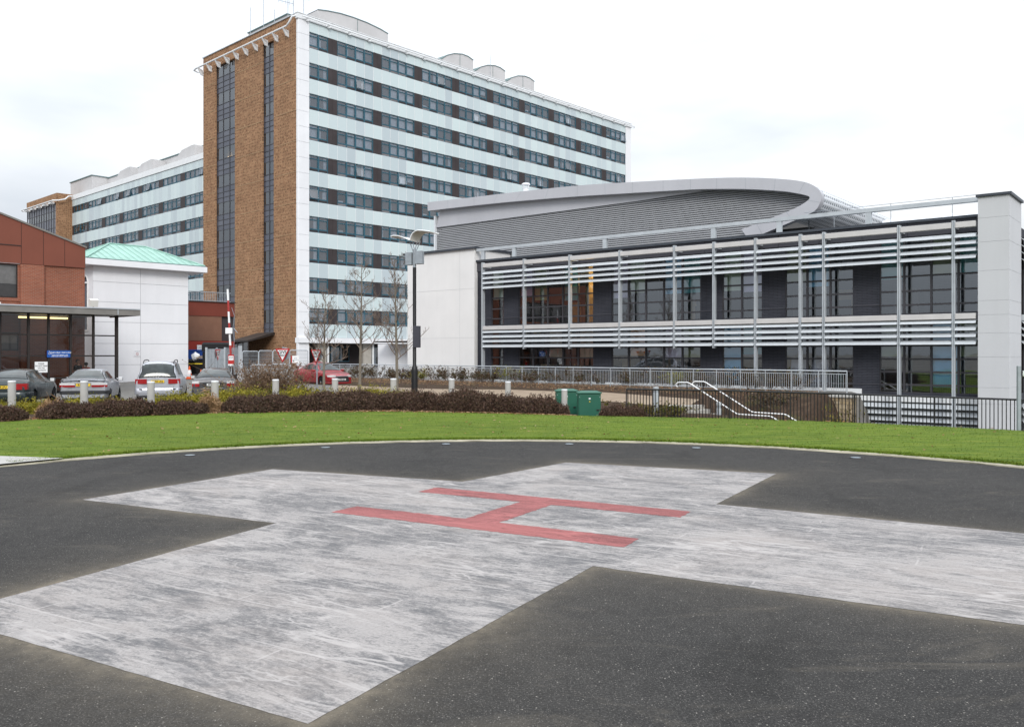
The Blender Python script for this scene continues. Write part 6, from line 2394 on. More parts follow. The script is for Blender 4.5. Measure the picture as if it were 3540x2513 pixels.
hedge("hedge", "rounded brown hedge end next to the green cabinets", "hedge", [(-2.6, 26.3, 1.1), (-0.9, 26.4, 1.13), (0.5, 26.6, 1.05), (1.75, 26.9, 0.9)], 1.75, 0.52, 42000, seed=5, group=HG)
hedge("hedge", "small ragged brown bush between the green cabinets and the black fence", "hedge", [(2.95, 28.6, 0.9), (3.7, 29.0), (4.5, 29.4, 0.8)], 1.1, 0.55, 13000, seed=6, group=HG)
GJ = "yellow green junipers behind the hedges"
hedge("juniper", "yellow green juniper spread below the silver hatchback, between the first two bollards", "juniper", [(-15.4, 24.6), (-13.0, 26.4), (-11.6, 27.2, 0.8)], 1.5, 0.32, 20000, "juniper_leaf", 0.035, 11, GJ, 0.25)
hedge("juniper", "yellow green juniper spread below the people carrier and the dark grey saloon", "juniper", [(-11.6, 27.2, 0.9), (-10.4, 28.0, 1.1), (-9.0, 28.4, 1.15), (-8.0, 28.6, 1.05)], 1.8, 0.38, 28000, "juniper_leaf", 0.035, 12, GJ, 0.25)
hedge("juniper", "bright yellow juniper spread in front of the saplings and the red saloon", "juniper", [(-8.4, 28.9), (-6.6, 29.4, 1.05), (-4.6, 29.8), (-3.0, 29.8, 0.75)], 2.0, 0.42, 32000, "juniper_leaf", 0.035, 13, GJ, 0.25)
hedge("juniper", "dull green juniper mound under the brown twiggy bush", "juniper", [(-11.3, 34.0), (-9.6, 35.0), (-8.0, 35.6)], 2.4, 0.55, 9000, "bush_leaf", 0.07, 14, GJ, 0.3)
hedge("grass_tuft", "straw coloured dry tuft in the hedge gap by the third bollard", "grass tuft", [(-9.05, 24.9), (-8.5, 25.1)], 0.7, 0.50, 1500, "dry_grass_leaf", 0.12, 15, None, 0.3, 0.12)
hedge("grass_tuft", "straw coloured dry tuft between the first two hedge clumps", "grass tuft", [(-12.7, 23.0), (-12.2, 23.5)], 0.7, 0.42, 1500, "dry_grass_leaf", 0.12, 16, None, 0.3, 0.12)

def twig_bush(name, label, cat, x, y, w, h, n, seed, mat="bush_twig", leaf=None, nleaf=0, group=None, thick=0.008, z=None, leafsize=0.05, depth=None):
    """stems fanning from the ground, forking twice"""
    r = random.Random(seed)
    g = np.random.default_rng(seed)
    mb = MB()
    z0 = T(x, y) if z is None else z
    tips = []
    depth = depth or w * 0.7
    for _ in range(n):
        bx_, by_ = r.gauss(0, w * 0.16), r.gauss(0, depth * 0.16)
        p = Vector((bx_, by_, 0))
        hh = h * r.uniform(0.45, 1.05)
        d = Vector((bx_ * 1.6 + r.gauss(0, w * 0.25), by_ * 1.6 + r.gauss(0, depth * 0.25), hh))
        pts = [p]
        for k in range(1, 5):
            pts.append(p + d * (k / 4) + Vector((r.gauss(0, 0.03), r.gauss(0, 0.03), 0)) * k)
        mb.tube(pts, [thick * (1 - 0.18 * k) for k in range(5)], 3, caps=False)
        for _b in range(3):
            k = r.randint(1, 3)
            q = pts[k]
            e = q + Vector((r.gauss(0, 0.12), r.gauss(0, 0.12), r.uniform(0.1, 0.28))) * (h / 1.0)
            mb.tube([q, (q + e) / 2 + Vector((r.gauss(0, 0.02), r.gauss(0, 0.02), 0)), e], [thick * 0.6, thick * 0.5, thick * 0.35], 3, caps=False)
            tips += [e, (q + e) / 2]
        tips += pts[2:]
    t = thing(name, label, cat, (x, y, z0), 0, group)
    mb.build("stems", mat, t)
    if leaf:
        tp = np.array([tuple(p) for p in tips])
        P = tp[g.integers(0, len(tp), nleaf)] + g.normal(0, 0.05, (nleaf, 3))
        P[:, 2] = np.abs(P[:, 2])
        link("foliage", fast_mesh("foliage", leaf_quads(P, leafsize, 0.5, g=g), 4, leaf), t)
    return t
twig_bush("bush", "large brown twiggy bush beside the red saloon's tail", "bush", -10.1, 36.0, 2.0, 1.72, 270, 21, leaf="bush_twig", nleaf=3300, thick=0.013, leafsize=0.045, depth=1.8)
twig_bush("bush", "small rust brown bush by the palisade gate post", "bush", -13.2, 41.5, 2.0, 0.75, 120, 22, leaf="litter_leaf", nleaf=1500, depth=1.2)
# shrubs along the clinic bank
SG = "leafy shrubs along the clinic railing"
def shrub_label(i, u):
    return None
SH = []
rs = random.Random(31)
us = [1165, 1215, 1262, 1308, 1345, 1392, 1432, 1475, 1520, 1568, 1606, 1652, 1700, 1745, 1795, 1850, 1908, 1962, 2032, 2085, 2150, 2205, 2262, 2330, 2400, 2450, 2520, 2590, 2660, 2740]
nb = ["near the first column of the tower's undercroft", "between the two bare saplings nearest the undercroft", "in front of the undercroft's brown door wall", "under the low link canopy",
      "at the foot of the tallest sapling", "behind the nearest lamp-side bollard", "just before the black lamp post", "just past the black lamp post", "in front of the middle of the white end wall's near half",
      "in front of the white end wall behind a bollard", "in front of the far half of the white end wall", "at the corner where white end wall meets dark brick", "under the first screen post", "behind the half hidden bollard",
      "below the first bay of louvres", "under the second screen post", "behind the rear green cabinet", "under the third screen post", "behind the front green cabinet", "under the lit orange window bay",
      "under the fourth screen post", "behind the black fence's first panel", "behind the square grey post", "beside the upper end of the first stair handrail", "between the two stair handrails' upper ends",
      "past the second stair handrail's upper end", "below the bright blue blind", "under the seventh screen post", "below the display boards", "last before the railing end by the stone wall"]
kinds = ["dark red", "olive brown", "reddish brown"]
for i, (u, place) in enumerate(zip(us, nb)):
    # a line about 0.8 m in front of the railing
    fx = Face(RAILA[0] - NX * 0.9, RAILA[1] - NY * 0.9, EX, EY)
    s_ = fx.at(u)
    off = rs.uniform(-0.5, 0.3)
    x = fx.o[0] + EX * s_ + NX * off; y = fx.o[1] + EY * s_ + NY * off
    yel = i in (7, 13, 23)
    hgt = rs.uniform(0.75, 1.15)
    twig_bush("shrub", ("yellow green" if yel else kinds[i % 3]) + " shrub " + place, "shrub", x, y, rs.uniform(0.9, 1.3), hgt * 0.9, 26, 400 + i,
              mat="twig_brown", leaf="shrub_leaf_yellow" if yel else "shrub_leaf", nleaf=rs.randint(420, 700), group=SG, thick=0.011, leafsize=0.055)
for i, (x, y, w, h, lb) in enumerate(((4.6, 30.9, 1.6, 0.55, "yellowing low plant behind the black fence's first bars"), (5.7, 31.3, 1.2, 0.45, "green low plant behind the black fence, below the path end"),
                                      (13.1, 35.0, 1.2, 1.2, "green climbing shrub in front of the rubble stone wall"), (11.0, 36.2, 1.2, 0.8, "brown shrub on the bank before the rubble stone wall"))):
    twig_bush("shrub", lb, "shrub", x, y, w, h, 30, 500 + i, mat="twig_brown", leaf="bush_leaf" if i != 3 else "shrub_leaf", nleaf=700, thick=0.009, leafsize=0.055)

def litter():
    P = []
    r = random.Random(5)
    for _ in range(5200):
        a = r.uniform(-44, 6.5)
        rr_ = lawn_r(a) + r.gauss(0.12, 0.24)
        x, y = polar(a, rr_)
        P.append((x, y, T(x, y) + 0.05 + r.random() * 0.03))
    for _ in range(1200):   # strewn thinly over the grass
        a = r.uniform(-44, 44); q = r.uniform(10, 17)
        if r.random() > 0.30:
            continue
        x, y = polar(a, q)
        P.append((x, y, T(x, y) + 0.075))
    for _ in range(17000):   # dead leaves and bark on the clinic bank
        s_ = r.uniform(0, 37); o = 0.2 + 5.5 * r.random() ** 1.3
        x = RAILA[0] + EX * s_ - NX * o; y = RAILA[1] + EY * s_ - NY * o
        P.append((x, y, T(x, y) + 0.04))
    P = np.array(P)
    q = leaf_quads(P, 0.038, 0.55)
    c = np.repeat(P, 4, axis=0)
    q[:, 2] = c[:, 2] + (q[:, 2] - c[:, 2]) * 0.35
    o = link("leaf_litter", fast_mesh("leaf_litter", q, 4, "litter_leaf"))
    o["kind"] = "stuff"
litter()

# ================================================================== bare saplings
def sapling(label, x, y, h, spread, seed, base_r, low=0.30):
    r = random.Random(seed)
    t = thing("sapling", label, "tree", (x, y, T(x, y)), 0, "bare saplings along the path")
    tr = MB(); cr_ = MB()
    pts = []; rad = []
    n = 14
    for k in range(n + 1):
        f = k / n
        pts.append(Vector((0.05 * math.sin(3 * f + seed), 0.04 * math.sin(4 * f), h * f)))
        rad.append(base_r * (1 - f) ** 0.8 + 0.007)
    tr.tube(pts, rad, 7)
    def branch(p, d, L, rad_, lv):
        q = [p]
        cur = Vector(p); dd = Vector(d)
        m = 4
        for k in range(m):
            dd = (dd + Vector((r.gauss(0, 0.16), r.gauss(0, 0.16), 0.14 + r.gauss(0, 0.08)))).normalized()
            cur = cur + dd * (L / m)
            q.append(Vector(cur))
        cr_.tube(q, [rad_ * (1 - 0.15 * k) for k in range(m + 1)], 4 if lv == 0 else 3, caps=False)
        if lv < 3:
            nb_ = (4, 3, 3)[lv]
            for _ in range(nb_):
                k = r.randint(1, m)
                a = r.uniform(0, 6.28)
                side = Vector((math.cos(a), math.sin(a), r.uniform(-0.2, 0.6)))
                branch(q[k], (dd + side * 0.95).normalized(), L * r.uniform(0.35, 0.6), max(0.0075, rad_ * 0.58), lv + 1)
    z = h * low
    k = 0
    while z < h * 0.97:
        f = z / h
        j = min(n - 1, int(f * n))
        p = pts[j].lerp(pts[j + 1], f * n - j)
        a = k * 2.4 + r.uniform(-0.5, 0.5)
        up = r.uniform(0.25, 0.8)
        L = spread * (1.0 - 0.72 * (f - low) / (1 - low)) * r.uniform(0.75, 1.15)
        branch(p, Vector((math.cos(a), math.sin(a), up)).normalized(), L, 0.026 * (1.1 - f * 0.6), 0)
        z += h * 0.028 * r.uniform(0.6, 1.3)
        k += 1
    tr.build("trunk", "bark_grey", t, smooth='all')
    cr_.build("crown", "twig_brown", t)
    return t
sapling("shorter bare sapling in front of the red saloon's windscreen", (1123 - U0) / F * 39.5, 39.5, 4.85, 1.35, 4, 0.065, 0.32)
sapling("bare sapling between the red saloon's nose and the lamp post", (1247 - U0) / F * 43.0, 43.0, 6.75, 1.5, 5, 0.075, 0.30)
sapling("pale trunked bare sapling closest to the lamp post", (1369 - U0) / F * 40.8, 40.8, 6.55, 1.45, 8, 0.075, 0.26)

# ================================================================== lamp post
def lamp_post():
    Y = 39.7; x = (1433 - U0) / F * Y
    z0 = T(x, Y)
    t = thing("street_lamp", "black lamp post with two white wing shaped reflectors", "street lamp", (x, Y, z0), R(-24))
    b = -z0
    mb = MB()
    mb.lathe([(0.15, -0.1), (0.15, 1.25), (0.13, 1.4), (0.085, 1.5), (0.083, b + 5.72)], n=18)
    mb.build("pole", "black_metal", t, smooth=True)
    mb = MB()
    mb.lathe([(0.075, b + 5.72), (0.075, b + 6.55)], n=16)
    mb.build("collar", "galvanised", t, smooth=True)
    for sd, (w0, w1), (za, zb) in ((-1, (0.10, 0.42), (5.83, 6.42)), (1, (0.10, 0.46), (5.86, 6.46))):
        mb = MB()
        a, c_ = sorted((sd * w0, sd * w1))
        mb.box(a, c_, -0.14, 0.10, b + za, b + zb)
        mb.build("gear_box", "galvanised", t, bevel=0.015)
    for xx, xe in ((-0.05, -0.26), (0.03, -0.10), (-0.02, 0.16), (0.05, 0.32)):
        mb = MB()
        mb.tube([(xx, 0, b + 6.40), (xe, 0.0, b + 6.93)], 0.022, 6)
        mb.build("strut", "galvanised", t)
    def wing(prof, yw, name):
        mb = MB(); vs = []
        n = len(prof)
        th = 0.025
        for dz in (0, -1):
            for yv in (-yw, yw):
                for i, (xx, zz) in enumerate(prof):
                    a = prof[max(0, i - 1)]; c_ = prof[min(n - 1, i + 1)]
                    d = Vector((c_[0] - a[0], c_[1] - a[1])).normalized()
                    o_ = Vector((-d.y, d.x)) * th * dz
                    vs.append((xx + o_.x, yv, b + zz + o_.y))
        fs = []
        for i in range(n - 1):
            fs.append((i, i + 1, n + i + 1, n + i))
            fs.append((2 * n + i, 3 * n + i, 3 * n + i + 1, 2 * n + i + 1))
            fs.append((i, 2 * n + i, 2 * n + i + 1, i + 1))
            fs.append((n + i, n + i + 1, 3 * n + i + 1, 3 * n + i))
        fs += [(0, n, 3 * n, 2 * n), (n - 1, 3 * n - 1, 4 * n - 1, 2 * n - 1)]
        mb.add(vs, fs)
        w = mb.build(name, "offwhite", t, smooth=True)
        mb = MB()
        for yv in (-yw, yw):
            mb.tube([(xx, yv, b + zz) for xx, zz in prof], 0.028, 6)
        mb.build("rim", "white_metal", w, smooth=True)
    wing([(0.0, 6.93), (0.02, 7.05), (0.12, 7.22), (0.26, 7.32), (0.42, 7.36), (0.7, 7.33), (1.05, 7.27)], 0.42, "reflector_wing")
    wing([(-0.02, 6.93), (-0.18, 7.0), (-0.4, 7.09), (-0.65, 7.17), (-0.9, 7.20), (-1.06, 7.17)][::-1], 0.36, "reflector_wing")
    mb = MB()
    mb.box(-0.02, 0.30, -0.13, 0.06, b + 2.02, b + 3.02)
    mb.build("control_box", "fascia_dark", t, bevel=0.015)
lamp_post()

# ================================================================== signs and barrier
def give_way(label, u, Y, zb, zt, turn, size=0.66, v_z=None):
    x = (u - U0) / F * Y
    z0 = T(x, Y)
    t = thing("give_way_sign", label, "road sign", (x, Y, z0), turn, "give way signs at the barrier")
    mb = MB(); mb.tube([(0, 0.05, -0.1), (0, 0.05, zt - z0 + 0.05)], 0.038, 10); mb.build("post", "galvanised", t, smooth=True)
    top, bot = zt - z0 - 0.04, zb - z0
    h = top - bot; w = h * 1.12 / 2
    def tri(k):
        cz = top - h / 3
        P = [(-w, top), (w, top), (0, bot)]
        return [((px) * k, cz + (pz - cz) * k) for px, pz in P]
    mb = MB(); mb.prism(tri(1.0), 'y', -0.012, 0.004); pl = mb.build("plate", "sign_red", t, bevel=0.01)
    mb = MB(); mb.prism(tri(0.70), 'y', -0.0165, -0.0125); mb.build("field", "white_paint", pl)
    mb = MB()
    add_text(mb, ["GIVE"], 0.20, 0, -0.0175, top - h * 0.26, bold=0.006)
    add_text(mb, ["WAY"], 0.15, 0, -0.0175, top - h * 0.48, bold=0.005)
    mb.build("lettering", "ink_black", pl)
    mb = MB(); mb.lathe([(0.28, 0.085), (0.30, 0.095), (0.28, 0.105)], (0.06, 0, top - h * 0.36), 24, 'y'); mb.build("backing_disc", "galvanised", t, smooth=True)
    return t
give_way("give way sign standing in the brown twiggy bush", 977, 40.5, 1.30, 2.02, R(-14))
give_way("give way sign in front of the red saloon's windscreen", 1093, 41.5, 1.22, 1.98, R(-38))
give_way("give way sign seen almost edge on beside the barrier arm", 753, 47.0, 1.36, 2.02, R(86))

def barrier():
    Y = 46.5; x = (787 - U0) / F * Y
    z0 = T(x, Y)
    t = thing("car_park_barrier", "raised red and white banded barrier arm with a white box halfway up", "barrier", (x + 0.3, Y, z0))
    mb = MB(); mb.box(-0.28, 0.20, -0.22, 0.22, 0, 0.95); mb.build("housing", "black_metal", t, bevel=0.03)
    mb = MB(); mb.box(-0.85, 0.25, -0.10, 0.10, 0.88, 0.95); mb.obox((-0.09, 0, 1.15), (0.07, 0, 0), (0, 0.08, 0), (-0.01, 0, 0.22)); mb.build("pivot", "black_metal", t)
    zt = CH + (1222 - 1000) / F * Y - z0
    b = -0.10
    tilt = -0.20
    n = 7
    zs_ = np.linspace(1.3, zt, n + 1)
    cols = ["white_paint", "barrier_red"]
    mb = MB()
    for i in range(n):
        za, zb = zs_[i], zs_[i + 1]
        xa = b + tilt * (za - 1.3) / (zt - 1.3); xb = b + tilt * (zb - 1.3) / (zt - 1.3)
        mb.add([(xa - 0.045, -0.03, za), (xa + 0.045, -0.03, za), (xb + 0.045, -0.03, zb), (xb - 0.045, -0.03, zb), (xa - 0.045, 0.03, za), (xa + 0.045, 0.03, za), (xb + 0.045, 0.03, zb), (xb - 0.045, 0.03, zb)],
               [(0, 1, 2, 3), (7, 6, 5, 4), (0, 3, 7, 4), (1, 5, 6, 2)], i % 2)
    mb.build("arm", ["white_paint", "barrier_red"], t)
    zc = 1.3 + (zt - 1.3) * 0.47
    mb = MB(); mb.box(-0.40, -0.02, -0.10, -0.035, zc - 0.16, zc + 0.16); mb.build("arm_box", "white_paint", t, bevel=0.02)
    mb = MB()
    mb.tube([(-0.08, 0, zt * 0.82), (0.06, 0.02, zt * 0.74), (-0.02, 0.02, zt * 0.62), (0.05, 0.02, zt * 0.5), (-0.02, 0, zt * 0.36), (0.02, 0, 1.4)], 0.012, 4)
    mb.tube([(0.02, 0, zt * 0.62), (0.24, -0.02, zt * 0.575)], 0.02, 4)
    mb.build("cable", "galvanised", t)
    # small red and white notice on its own post beside it
    n_ = thing("notice_sign", "small red and white notice next to the barrier housing", "sign", ((799 - U0) / F * 45.5, 45.5, T(-15, 45.5)))
    mb = MB(); mb.tube([(0, 0.03, 0), (0, 0.03, 2.0)], 0.03, 8); mb.build("post", "galvanised", n_)
    mb = MB(); mb.box(-0.16, 0.16, -0.012, 0.0, 1.45, 2.02, 0); mb.box(-0.13, 0.13, -0.016, -0.012, 1.72, 1.95, 1); mb.box(-0.16, 0.16, -0.016, -0.012, 1.45, 1.52, 1); pl = mb.build("plate", ["sign_red", "white_paint"], n_)
    mb = MB(); add_text(mb, ["STOP"], 0.09, 0, -0.018, 1.86, bold=0.003); add_text(mb, ["NO ENTRY"], 0.045, 0, -0.018, 1.77); mb.build("lettering", "ink_black", pl)
barrier()

def porch_point(x, y):
    return (BX + D1[0] * x - D1[1] * y, BY + D1[1] * x + D1[0] * y)
def wall_sign(name, label, cat, x, y, rz, z, w, h, mat, lines, size, tmat, gap=1.2, align='CENTER', tx=0.0, post=None, tz=0.0):
    t = thing(name, label, cat, (x, y, z), rz)
    mb = MB(); mb.box(-w / 2, w / 2, -0.015, 0.015, -h / 2, h / 2); mb.build("plate", mat, t)
    mb = MB(); add_text(mb, lines, size, tx, -0.0175, tz, gap, align, bold=0.0025); mb.build("lettering", tmat, t)
    if post:
        mb = MB()
        for px in post[0]:
            mb.tube([(px, 0.04, -post[1]), (px, 0.04, h / 2 - 0.02)], 0.025, 6)
        mb.build("post", "galvanised", t)
    return t
# blue badge sign fixed to the porch glazing
px, py = porch_point(0.47, -0.12)
s1 = wall_sign("parking_sign", "blue disabled parking sign with white lettering on the porch glazing", "sign", px, py, TOWER_RZ, CH + (V0 - 1223.5) / F * py, 1.16, 0.37, "sign_blue", ["Disabled Badge Holders Only"], 0.088, "white_paint", tx=0.10, tz=0.075)
mb = MB(); add_text(mb, ["Vehicles NOT displaying a valid", "disabled badge WILL be clamped"], 0.062, 0.05, -0.0175, -0.085, 1.15, bold=0.002)
# wheelchair symbol
cx, cz = -0.46, 0.06
mb.lathe([(0.016, -0.0175), (0.016, -0.0165)], (cx - 0.01, 0, cz + 0.085), 10, 'y')
def line2(pts, r_):
    mb.tube([(a, -0.016, b) for a, b in pts], r_, 5)
line2([(cx - 0.01, cz + 0.06), (cx, cz - 0.01), (cx + 0.06, cz - 0.012), (cx + 0.085, cz - 0.08), (cx + 0.105, cz - 0.075)], 0.010)
line2([(cx + 0.04 * math.cos(a) * 1.3 - 0.01, cz - 0.03 + 0.055 * math.sin(a)) for a in np.linspace(2.0, 5.9, 12)], 0.007)
mb.build("symbol", "white_paint", s1)
px, py = porch_point(-0.75, -1.2)
wall_sign("notice_sign", "white please do not park on the footpath notice, just above the dark green saloon", "sign", px, py, TOWER_RZ, CH + (V0 - 1269) / F * py, 0.60, 0.55, "white_paint",
          ["PLEASE", "DO NOT PARK", "ON THE", "FOOTPATH"], 0.088, "ink_black", 1.3, post=((0,), 1.2))
# faded no smoking notice on the pavilion
pv = Face(-28.97, 59.35, *D1)
a = pv.at(473)
x_, y_ = -28.97 + D1[0] * a + D1[1] * 0.06, 59.35 + D1[1] * a - D1[0] * 0.06
ns = wall_sign("notice_sign", "faded no smoking notice on the white pavilion wall", "sign", x_, y_, TOWER_RZ, CH + (V0 - 1222) / F * y_, 0.46, 0.40, "white_panel", ["NO SMOKING"], 0.06, "galvanised", tz=0.15)
mb = MB()
mb.tube([(0.085 * math.cos(q), -0.018, -0.04 + 0.085 * math.sin(q)) for q in np.linspace(0, 6.3, 25)], 0.009, 5)
mb.tube([(-0.06, -0.018, 0.02), (0.06, -0.018, -0.10)], 0.009, 5)
mb.build("symbol", "barrier_red", ns)
sv = Face(-27.8, 73.0, *D1)
a = sv.at(694)
x_, y_ = -27.8 + D1[0] * a + D1[1] * 0.05, 73.0 + D1[1] * a - D1[0] * 0.05
wall_sign("notice_sign", "white lettered notice on the red signboard of the service block", "sign", x_, y_, TOWER_RZ, CH + (V0 - 1203) / F * y_, 0.72, 0.5, "white_paint", ["DELIVERIES", "AND WASTE", "ONLY"], 0.085, "galvanised", 1.2)

# ================================================================== service yard
def wheelie(label, x, y, rz=0.0):
    t = thing("wheeled_bin", label, "bin", (x, y, T(x, y)), rz, "black wheeled bins in the service yard")
    mb = MB()
    mb.add([(-0.55, -0.42, 0.15), (0.55, -0.42, 0.15), (0.55, 0.42, 0.15), (-0.55, 0.42, 0.15), (-0.64, -0.52, 1.15), (0.64, -0.52, 1.15), (0.64, 0.52, 1.15), (-0.64, 0.52, 1.15)],
           [(0, 3, 2, 1), (0, 1, 5, 4), (1, 2, 6, 5), (2, 3, 7, 6), (3, 0, 4, 7), (4, 5, 6, 7)])
    mb.build("tub", "black_rubber", t, bevel=0.03)
    mb = MB(); mb.box(-0.67, 0.67, -0.56, -0.50, 0.92, 1.0); mb.build("edge_strip", "yellow_plastic", t)
    mb = MB()
    mb.prism([(-0.56, 1.16), (-0.4, 1.25), (0.2, 1.32), (0.56, 1.2), (0.56, 1.16)], 'x', -0.67, 0.67); mb.build("lid", "black_rubber", t, bevel=0.02)
    for sx in (-0.45, 0.45):
        for sy in (-0.3, 0.3):
            mb = MB(); mb.lathe([(0.09, -0.03), (0.09, 0.03)], (sx, sy, 0.09), 12, 'x'); mb.build("wheel", "tyre", t)
def upx(u, Y):
    return (u - U0) / F * Y
wheelie("black wheeled bin with a yellow edge, beside the pavilion corner", upx(668, 68), 68, 0.4)
wheelie("black wheeled bin with a yellow edge, next to the grey steel gate", upx(704, 67.5), 67.5, 0.35)
def skip():
    Y = 71.5
    t = thing("skip", "blue waste skip behind the black wheeled bins", "skip", (upx(686, Y), Y, T(-25, Y)), 0.3)
    mb = MB()
    mb.add([(-1.3, -0.8, 0.1), (1.3, -0.8, 0.1), (1.3, 0.8, 0.1), (-1.3, 0.8, 0.1), (-1.6, -0.9, 2.05), (1.6, -0.9, 2.05), (1.6, 0.9, 2.05), (-1.6, 0.9, 2.05)],
           [(0, 3, 2, 1), (0, 1, 5, 4), (1, 2, 6, 5), (2, 3, 7, 6), (3, 0, 4, 7)])
    mb.box(-1.62, 1.62, -0.95, -0.88, 1.97, 2.07)
    mb.build("tub", "skip_blue", t)
    mb = MB(); mb.box(-1.45, -1.05, -0.96, -0.90, 1.55, 1.8); mb.build("label_plate", "white_paint", t)
skip()
def bag():
    Y = 67.2
    mb = MB()
    r = random.Random(2)
    bm = bmesh.new()
    bmesh.ops.create_icosphere(bm, subdivisions=3, radius=0.30)
    for v in bm.verts:
        n_ = v.co.normalized()
        k = 1 + 0.10 * math.sin(7 * n_.x + 3 * n_.z) + 0.08 * math.sin(11 * n_.y + 5 * n_.z)
        v.co *= k
        v.co.z *= 1.15
        if v.co.z > 0.2:
            v.co.x *= 0.6; v.co.y *= 0.6
    me = bpy.data.meshes.new("rubbish_bag"); bm.to_mesh(me); bm.free()
    me.materials.append(M["white_paint"])
    me.polygons.foreach_set("use_smooth", [True] * len(me.polygons))
    o = link("rubbish_bag", me); o.location = (upx(676, Y), Y, T(-24, Y) + 1.52)
    tag(o, "white rubbish bag on top of the black wheeled bins", "bag")
    mb = MB()
    mb.obox((0, 0, 0), (0.5, 0.1, 0), (-0.06, 0.3, 0), (0, 0, 0.05)); mb.obox((0.1, 0, 0.14), (0.4, 0.2, 0.05), (-0.12, 0.25, 0), (0, 0, 0.04))
    o = mb.build("cardboard", "path_gravel"); o.location = (upx(704, Y), Y, T(-24, Y) + 1.42)
    tag(o, "flattened brown cardboard piled on the bin by the grey gate", "cardboard")
bag()
def cone(label, u, Y, s=1.0):
    t = thing("traffic_cone", label, "traffic cone", (upx(u, Y), Y, T(upx(u, Y), Y)), 0, "traffic cones in the service yard")
    t.scale = (s, s, s)
    mb = MB(); mb.box(-0.24, 0.24, -0.24, 0.24, 0, 0.05); mb.build("base", "cone_orange", t)
    mb = MB(); mb.lathe([(0.17, 0.05), (0.115, 0.33)], n=16); mb.lathe([(0.075, 0.52), (0.03, 0.75), (0.0, 0.76)], n=16); mb.build("body", "cone_orange", t, smooth=True)
    mb = MB(); mb.lathe([(0.115, 0.33), (0.075, 0.52)], n=16); mb.build("sleeve", "white_paint", t, smooth=True)
cone("orange traffic cone at the pavilion corner", 655, 62.5, 1.25)
cone("orange traffic cone between the bins and the dark grey saloon", 695, 60.5)
def container():
    Y = 63
    t = thing("waste_container", "black topped waste container behind the grey steel gate", "container", (upx(745, Y), Y, T(-20, Y)), 0.25)
    mb = MB(); mb.box(-0.85, 0.85, -0.6, 0.6, 0.12, 1.9); mb.build("tub", "black_rubber", t, bevel=0.03)
    mb = MB(); mb.prism([(-0.65, 1.92), (-0.5, 2.45), (0.65, 2.6), (0.65, 1.92)], 'x', -0.9, 0.9); mb.build("lid", "black_rubber", t)
container()
def gate():
    Y = 56
    xa, xb = upx(716, Y), upx(775, Y)
    t = thing("steel_gate", "solid grey sheet steel gate leaf behind the dark grey saloon", "gate", (xa, Y, T(xa, Y)))
    mb = MB()
    n = 11; w = xb - xa
    for i in range(n):
        mb.box(w * i / n + 0.006, w * (i + 1) / n - 0.006, -0.02 if i % 2 else -0.035, 0.0, 0.06, 2.25)
    mb.build("sheet", "galvanised", t)
    mb = MB()
    for z in (0.3, 1.2, 2.0):
        mb.box(0, w, 0.0, 0.05, z - 0.04, z + 0.04)
    mb.box(w, w + 0.10, -0.06, 0.06, 0, 2.35); mb.box(-0.10, 0, -0.06, 0.06, 0, 2.35)
    mb.build("frame", "silver", t)
gate()
def palisade():
    A = Vector((upx(779, 55.5), 55.5)); B = Vector((upx(828, 54), 54))
    t = thing("palisade_fence", "galvanised pointed palisade fence with a tall gate post", "fence", (A.x, A.y, T(A.x, A.y)), math.atan2(B.y - A.y, B.x - A.x))
    L = (B - A).length
    mb = MB()
    n = int(L / 0.115)
    for i in range(n):
        x = L * (i + 0.5) / n
        mb.prism([(x - 0.032, 0.05), (x + 0.032, 0.05), (x + 0.032, 2.15), (x, 2.32), (x - 0.032, 2.15)], 'y', -0.02, -0.005)
    mb.build("pales", "galvanised", t)
    mb = MB(); mb.box(0, L, 0, 0.04, 0.35, 0.40); mb.box(0, L, 0, 0.04, 1.8, 1.85); mb.build("rails", "galvanised", t)
    mb = MB(); mb.box(L - 0.02, L + 0.17, -0.09, 0.09, 0, 2.42); mb.build("gate_post", "silver", t)
palisade()
def mesh_panel(label, u0, u1, Y0, Y1, h=2.0, group="temporary mesh panels by the tower"):
    A = Vector((upx(u0, Y0), Y0)); B = Vector((upx(u1, Y1), Y1))
    t = thing("mesh_fence_panel", label, "fence", (A.x, A.y, T(A.x, A.y)), math.atan2(B.y - A.y, B.x - A.x), group)
    L = (B - A).length
    mb = MB()
    mb.tube([(0, 0, 0.1), (0, 0, h - 0.08), (0.08, 0, h), (L - 0.08, 0, h), (L, 0, h - 0.08), (L, 0, 0.1)], 0.03, 6)
    mb.tube([(0, 0, 0.15), (L, 0, 0.15)], 0.022, 5)
    mb.build("frame", "silver", t)
    mb = MB()
    x = 0.1
    while x < L:
        mb.tube([(x, 0, 0.12), (x, 0, h)], 0.008, 3, caps=False); x += 0.06
    z = 0.25
    while z < h:
        mb.tube([(0, 0, z), (L, 0, z)], 0.008, 3, caps=False); z += 0.24
    mb.build("mesh", "galvanised", t)
    mb = MB(); mb.box(-0.12, 0.12, -0.35, 0.35, 0, 0.13); mb.build("foot", "concrete", t)
mesh_panel("grey mesh panel next to the palisade gate post", 838, 893, 58, 59)
mesh_panel("grey mesh panel in front of the brick end's canopy", 895, 942, 59, 60)
mesh_panel("grey mesh panel below the brick end's outer corner", 944, 1000, 60, 61)
mesh_panel("grey mesh panel crossing in front of the tower's white corner", 1002, 1064, 61.5, 62)
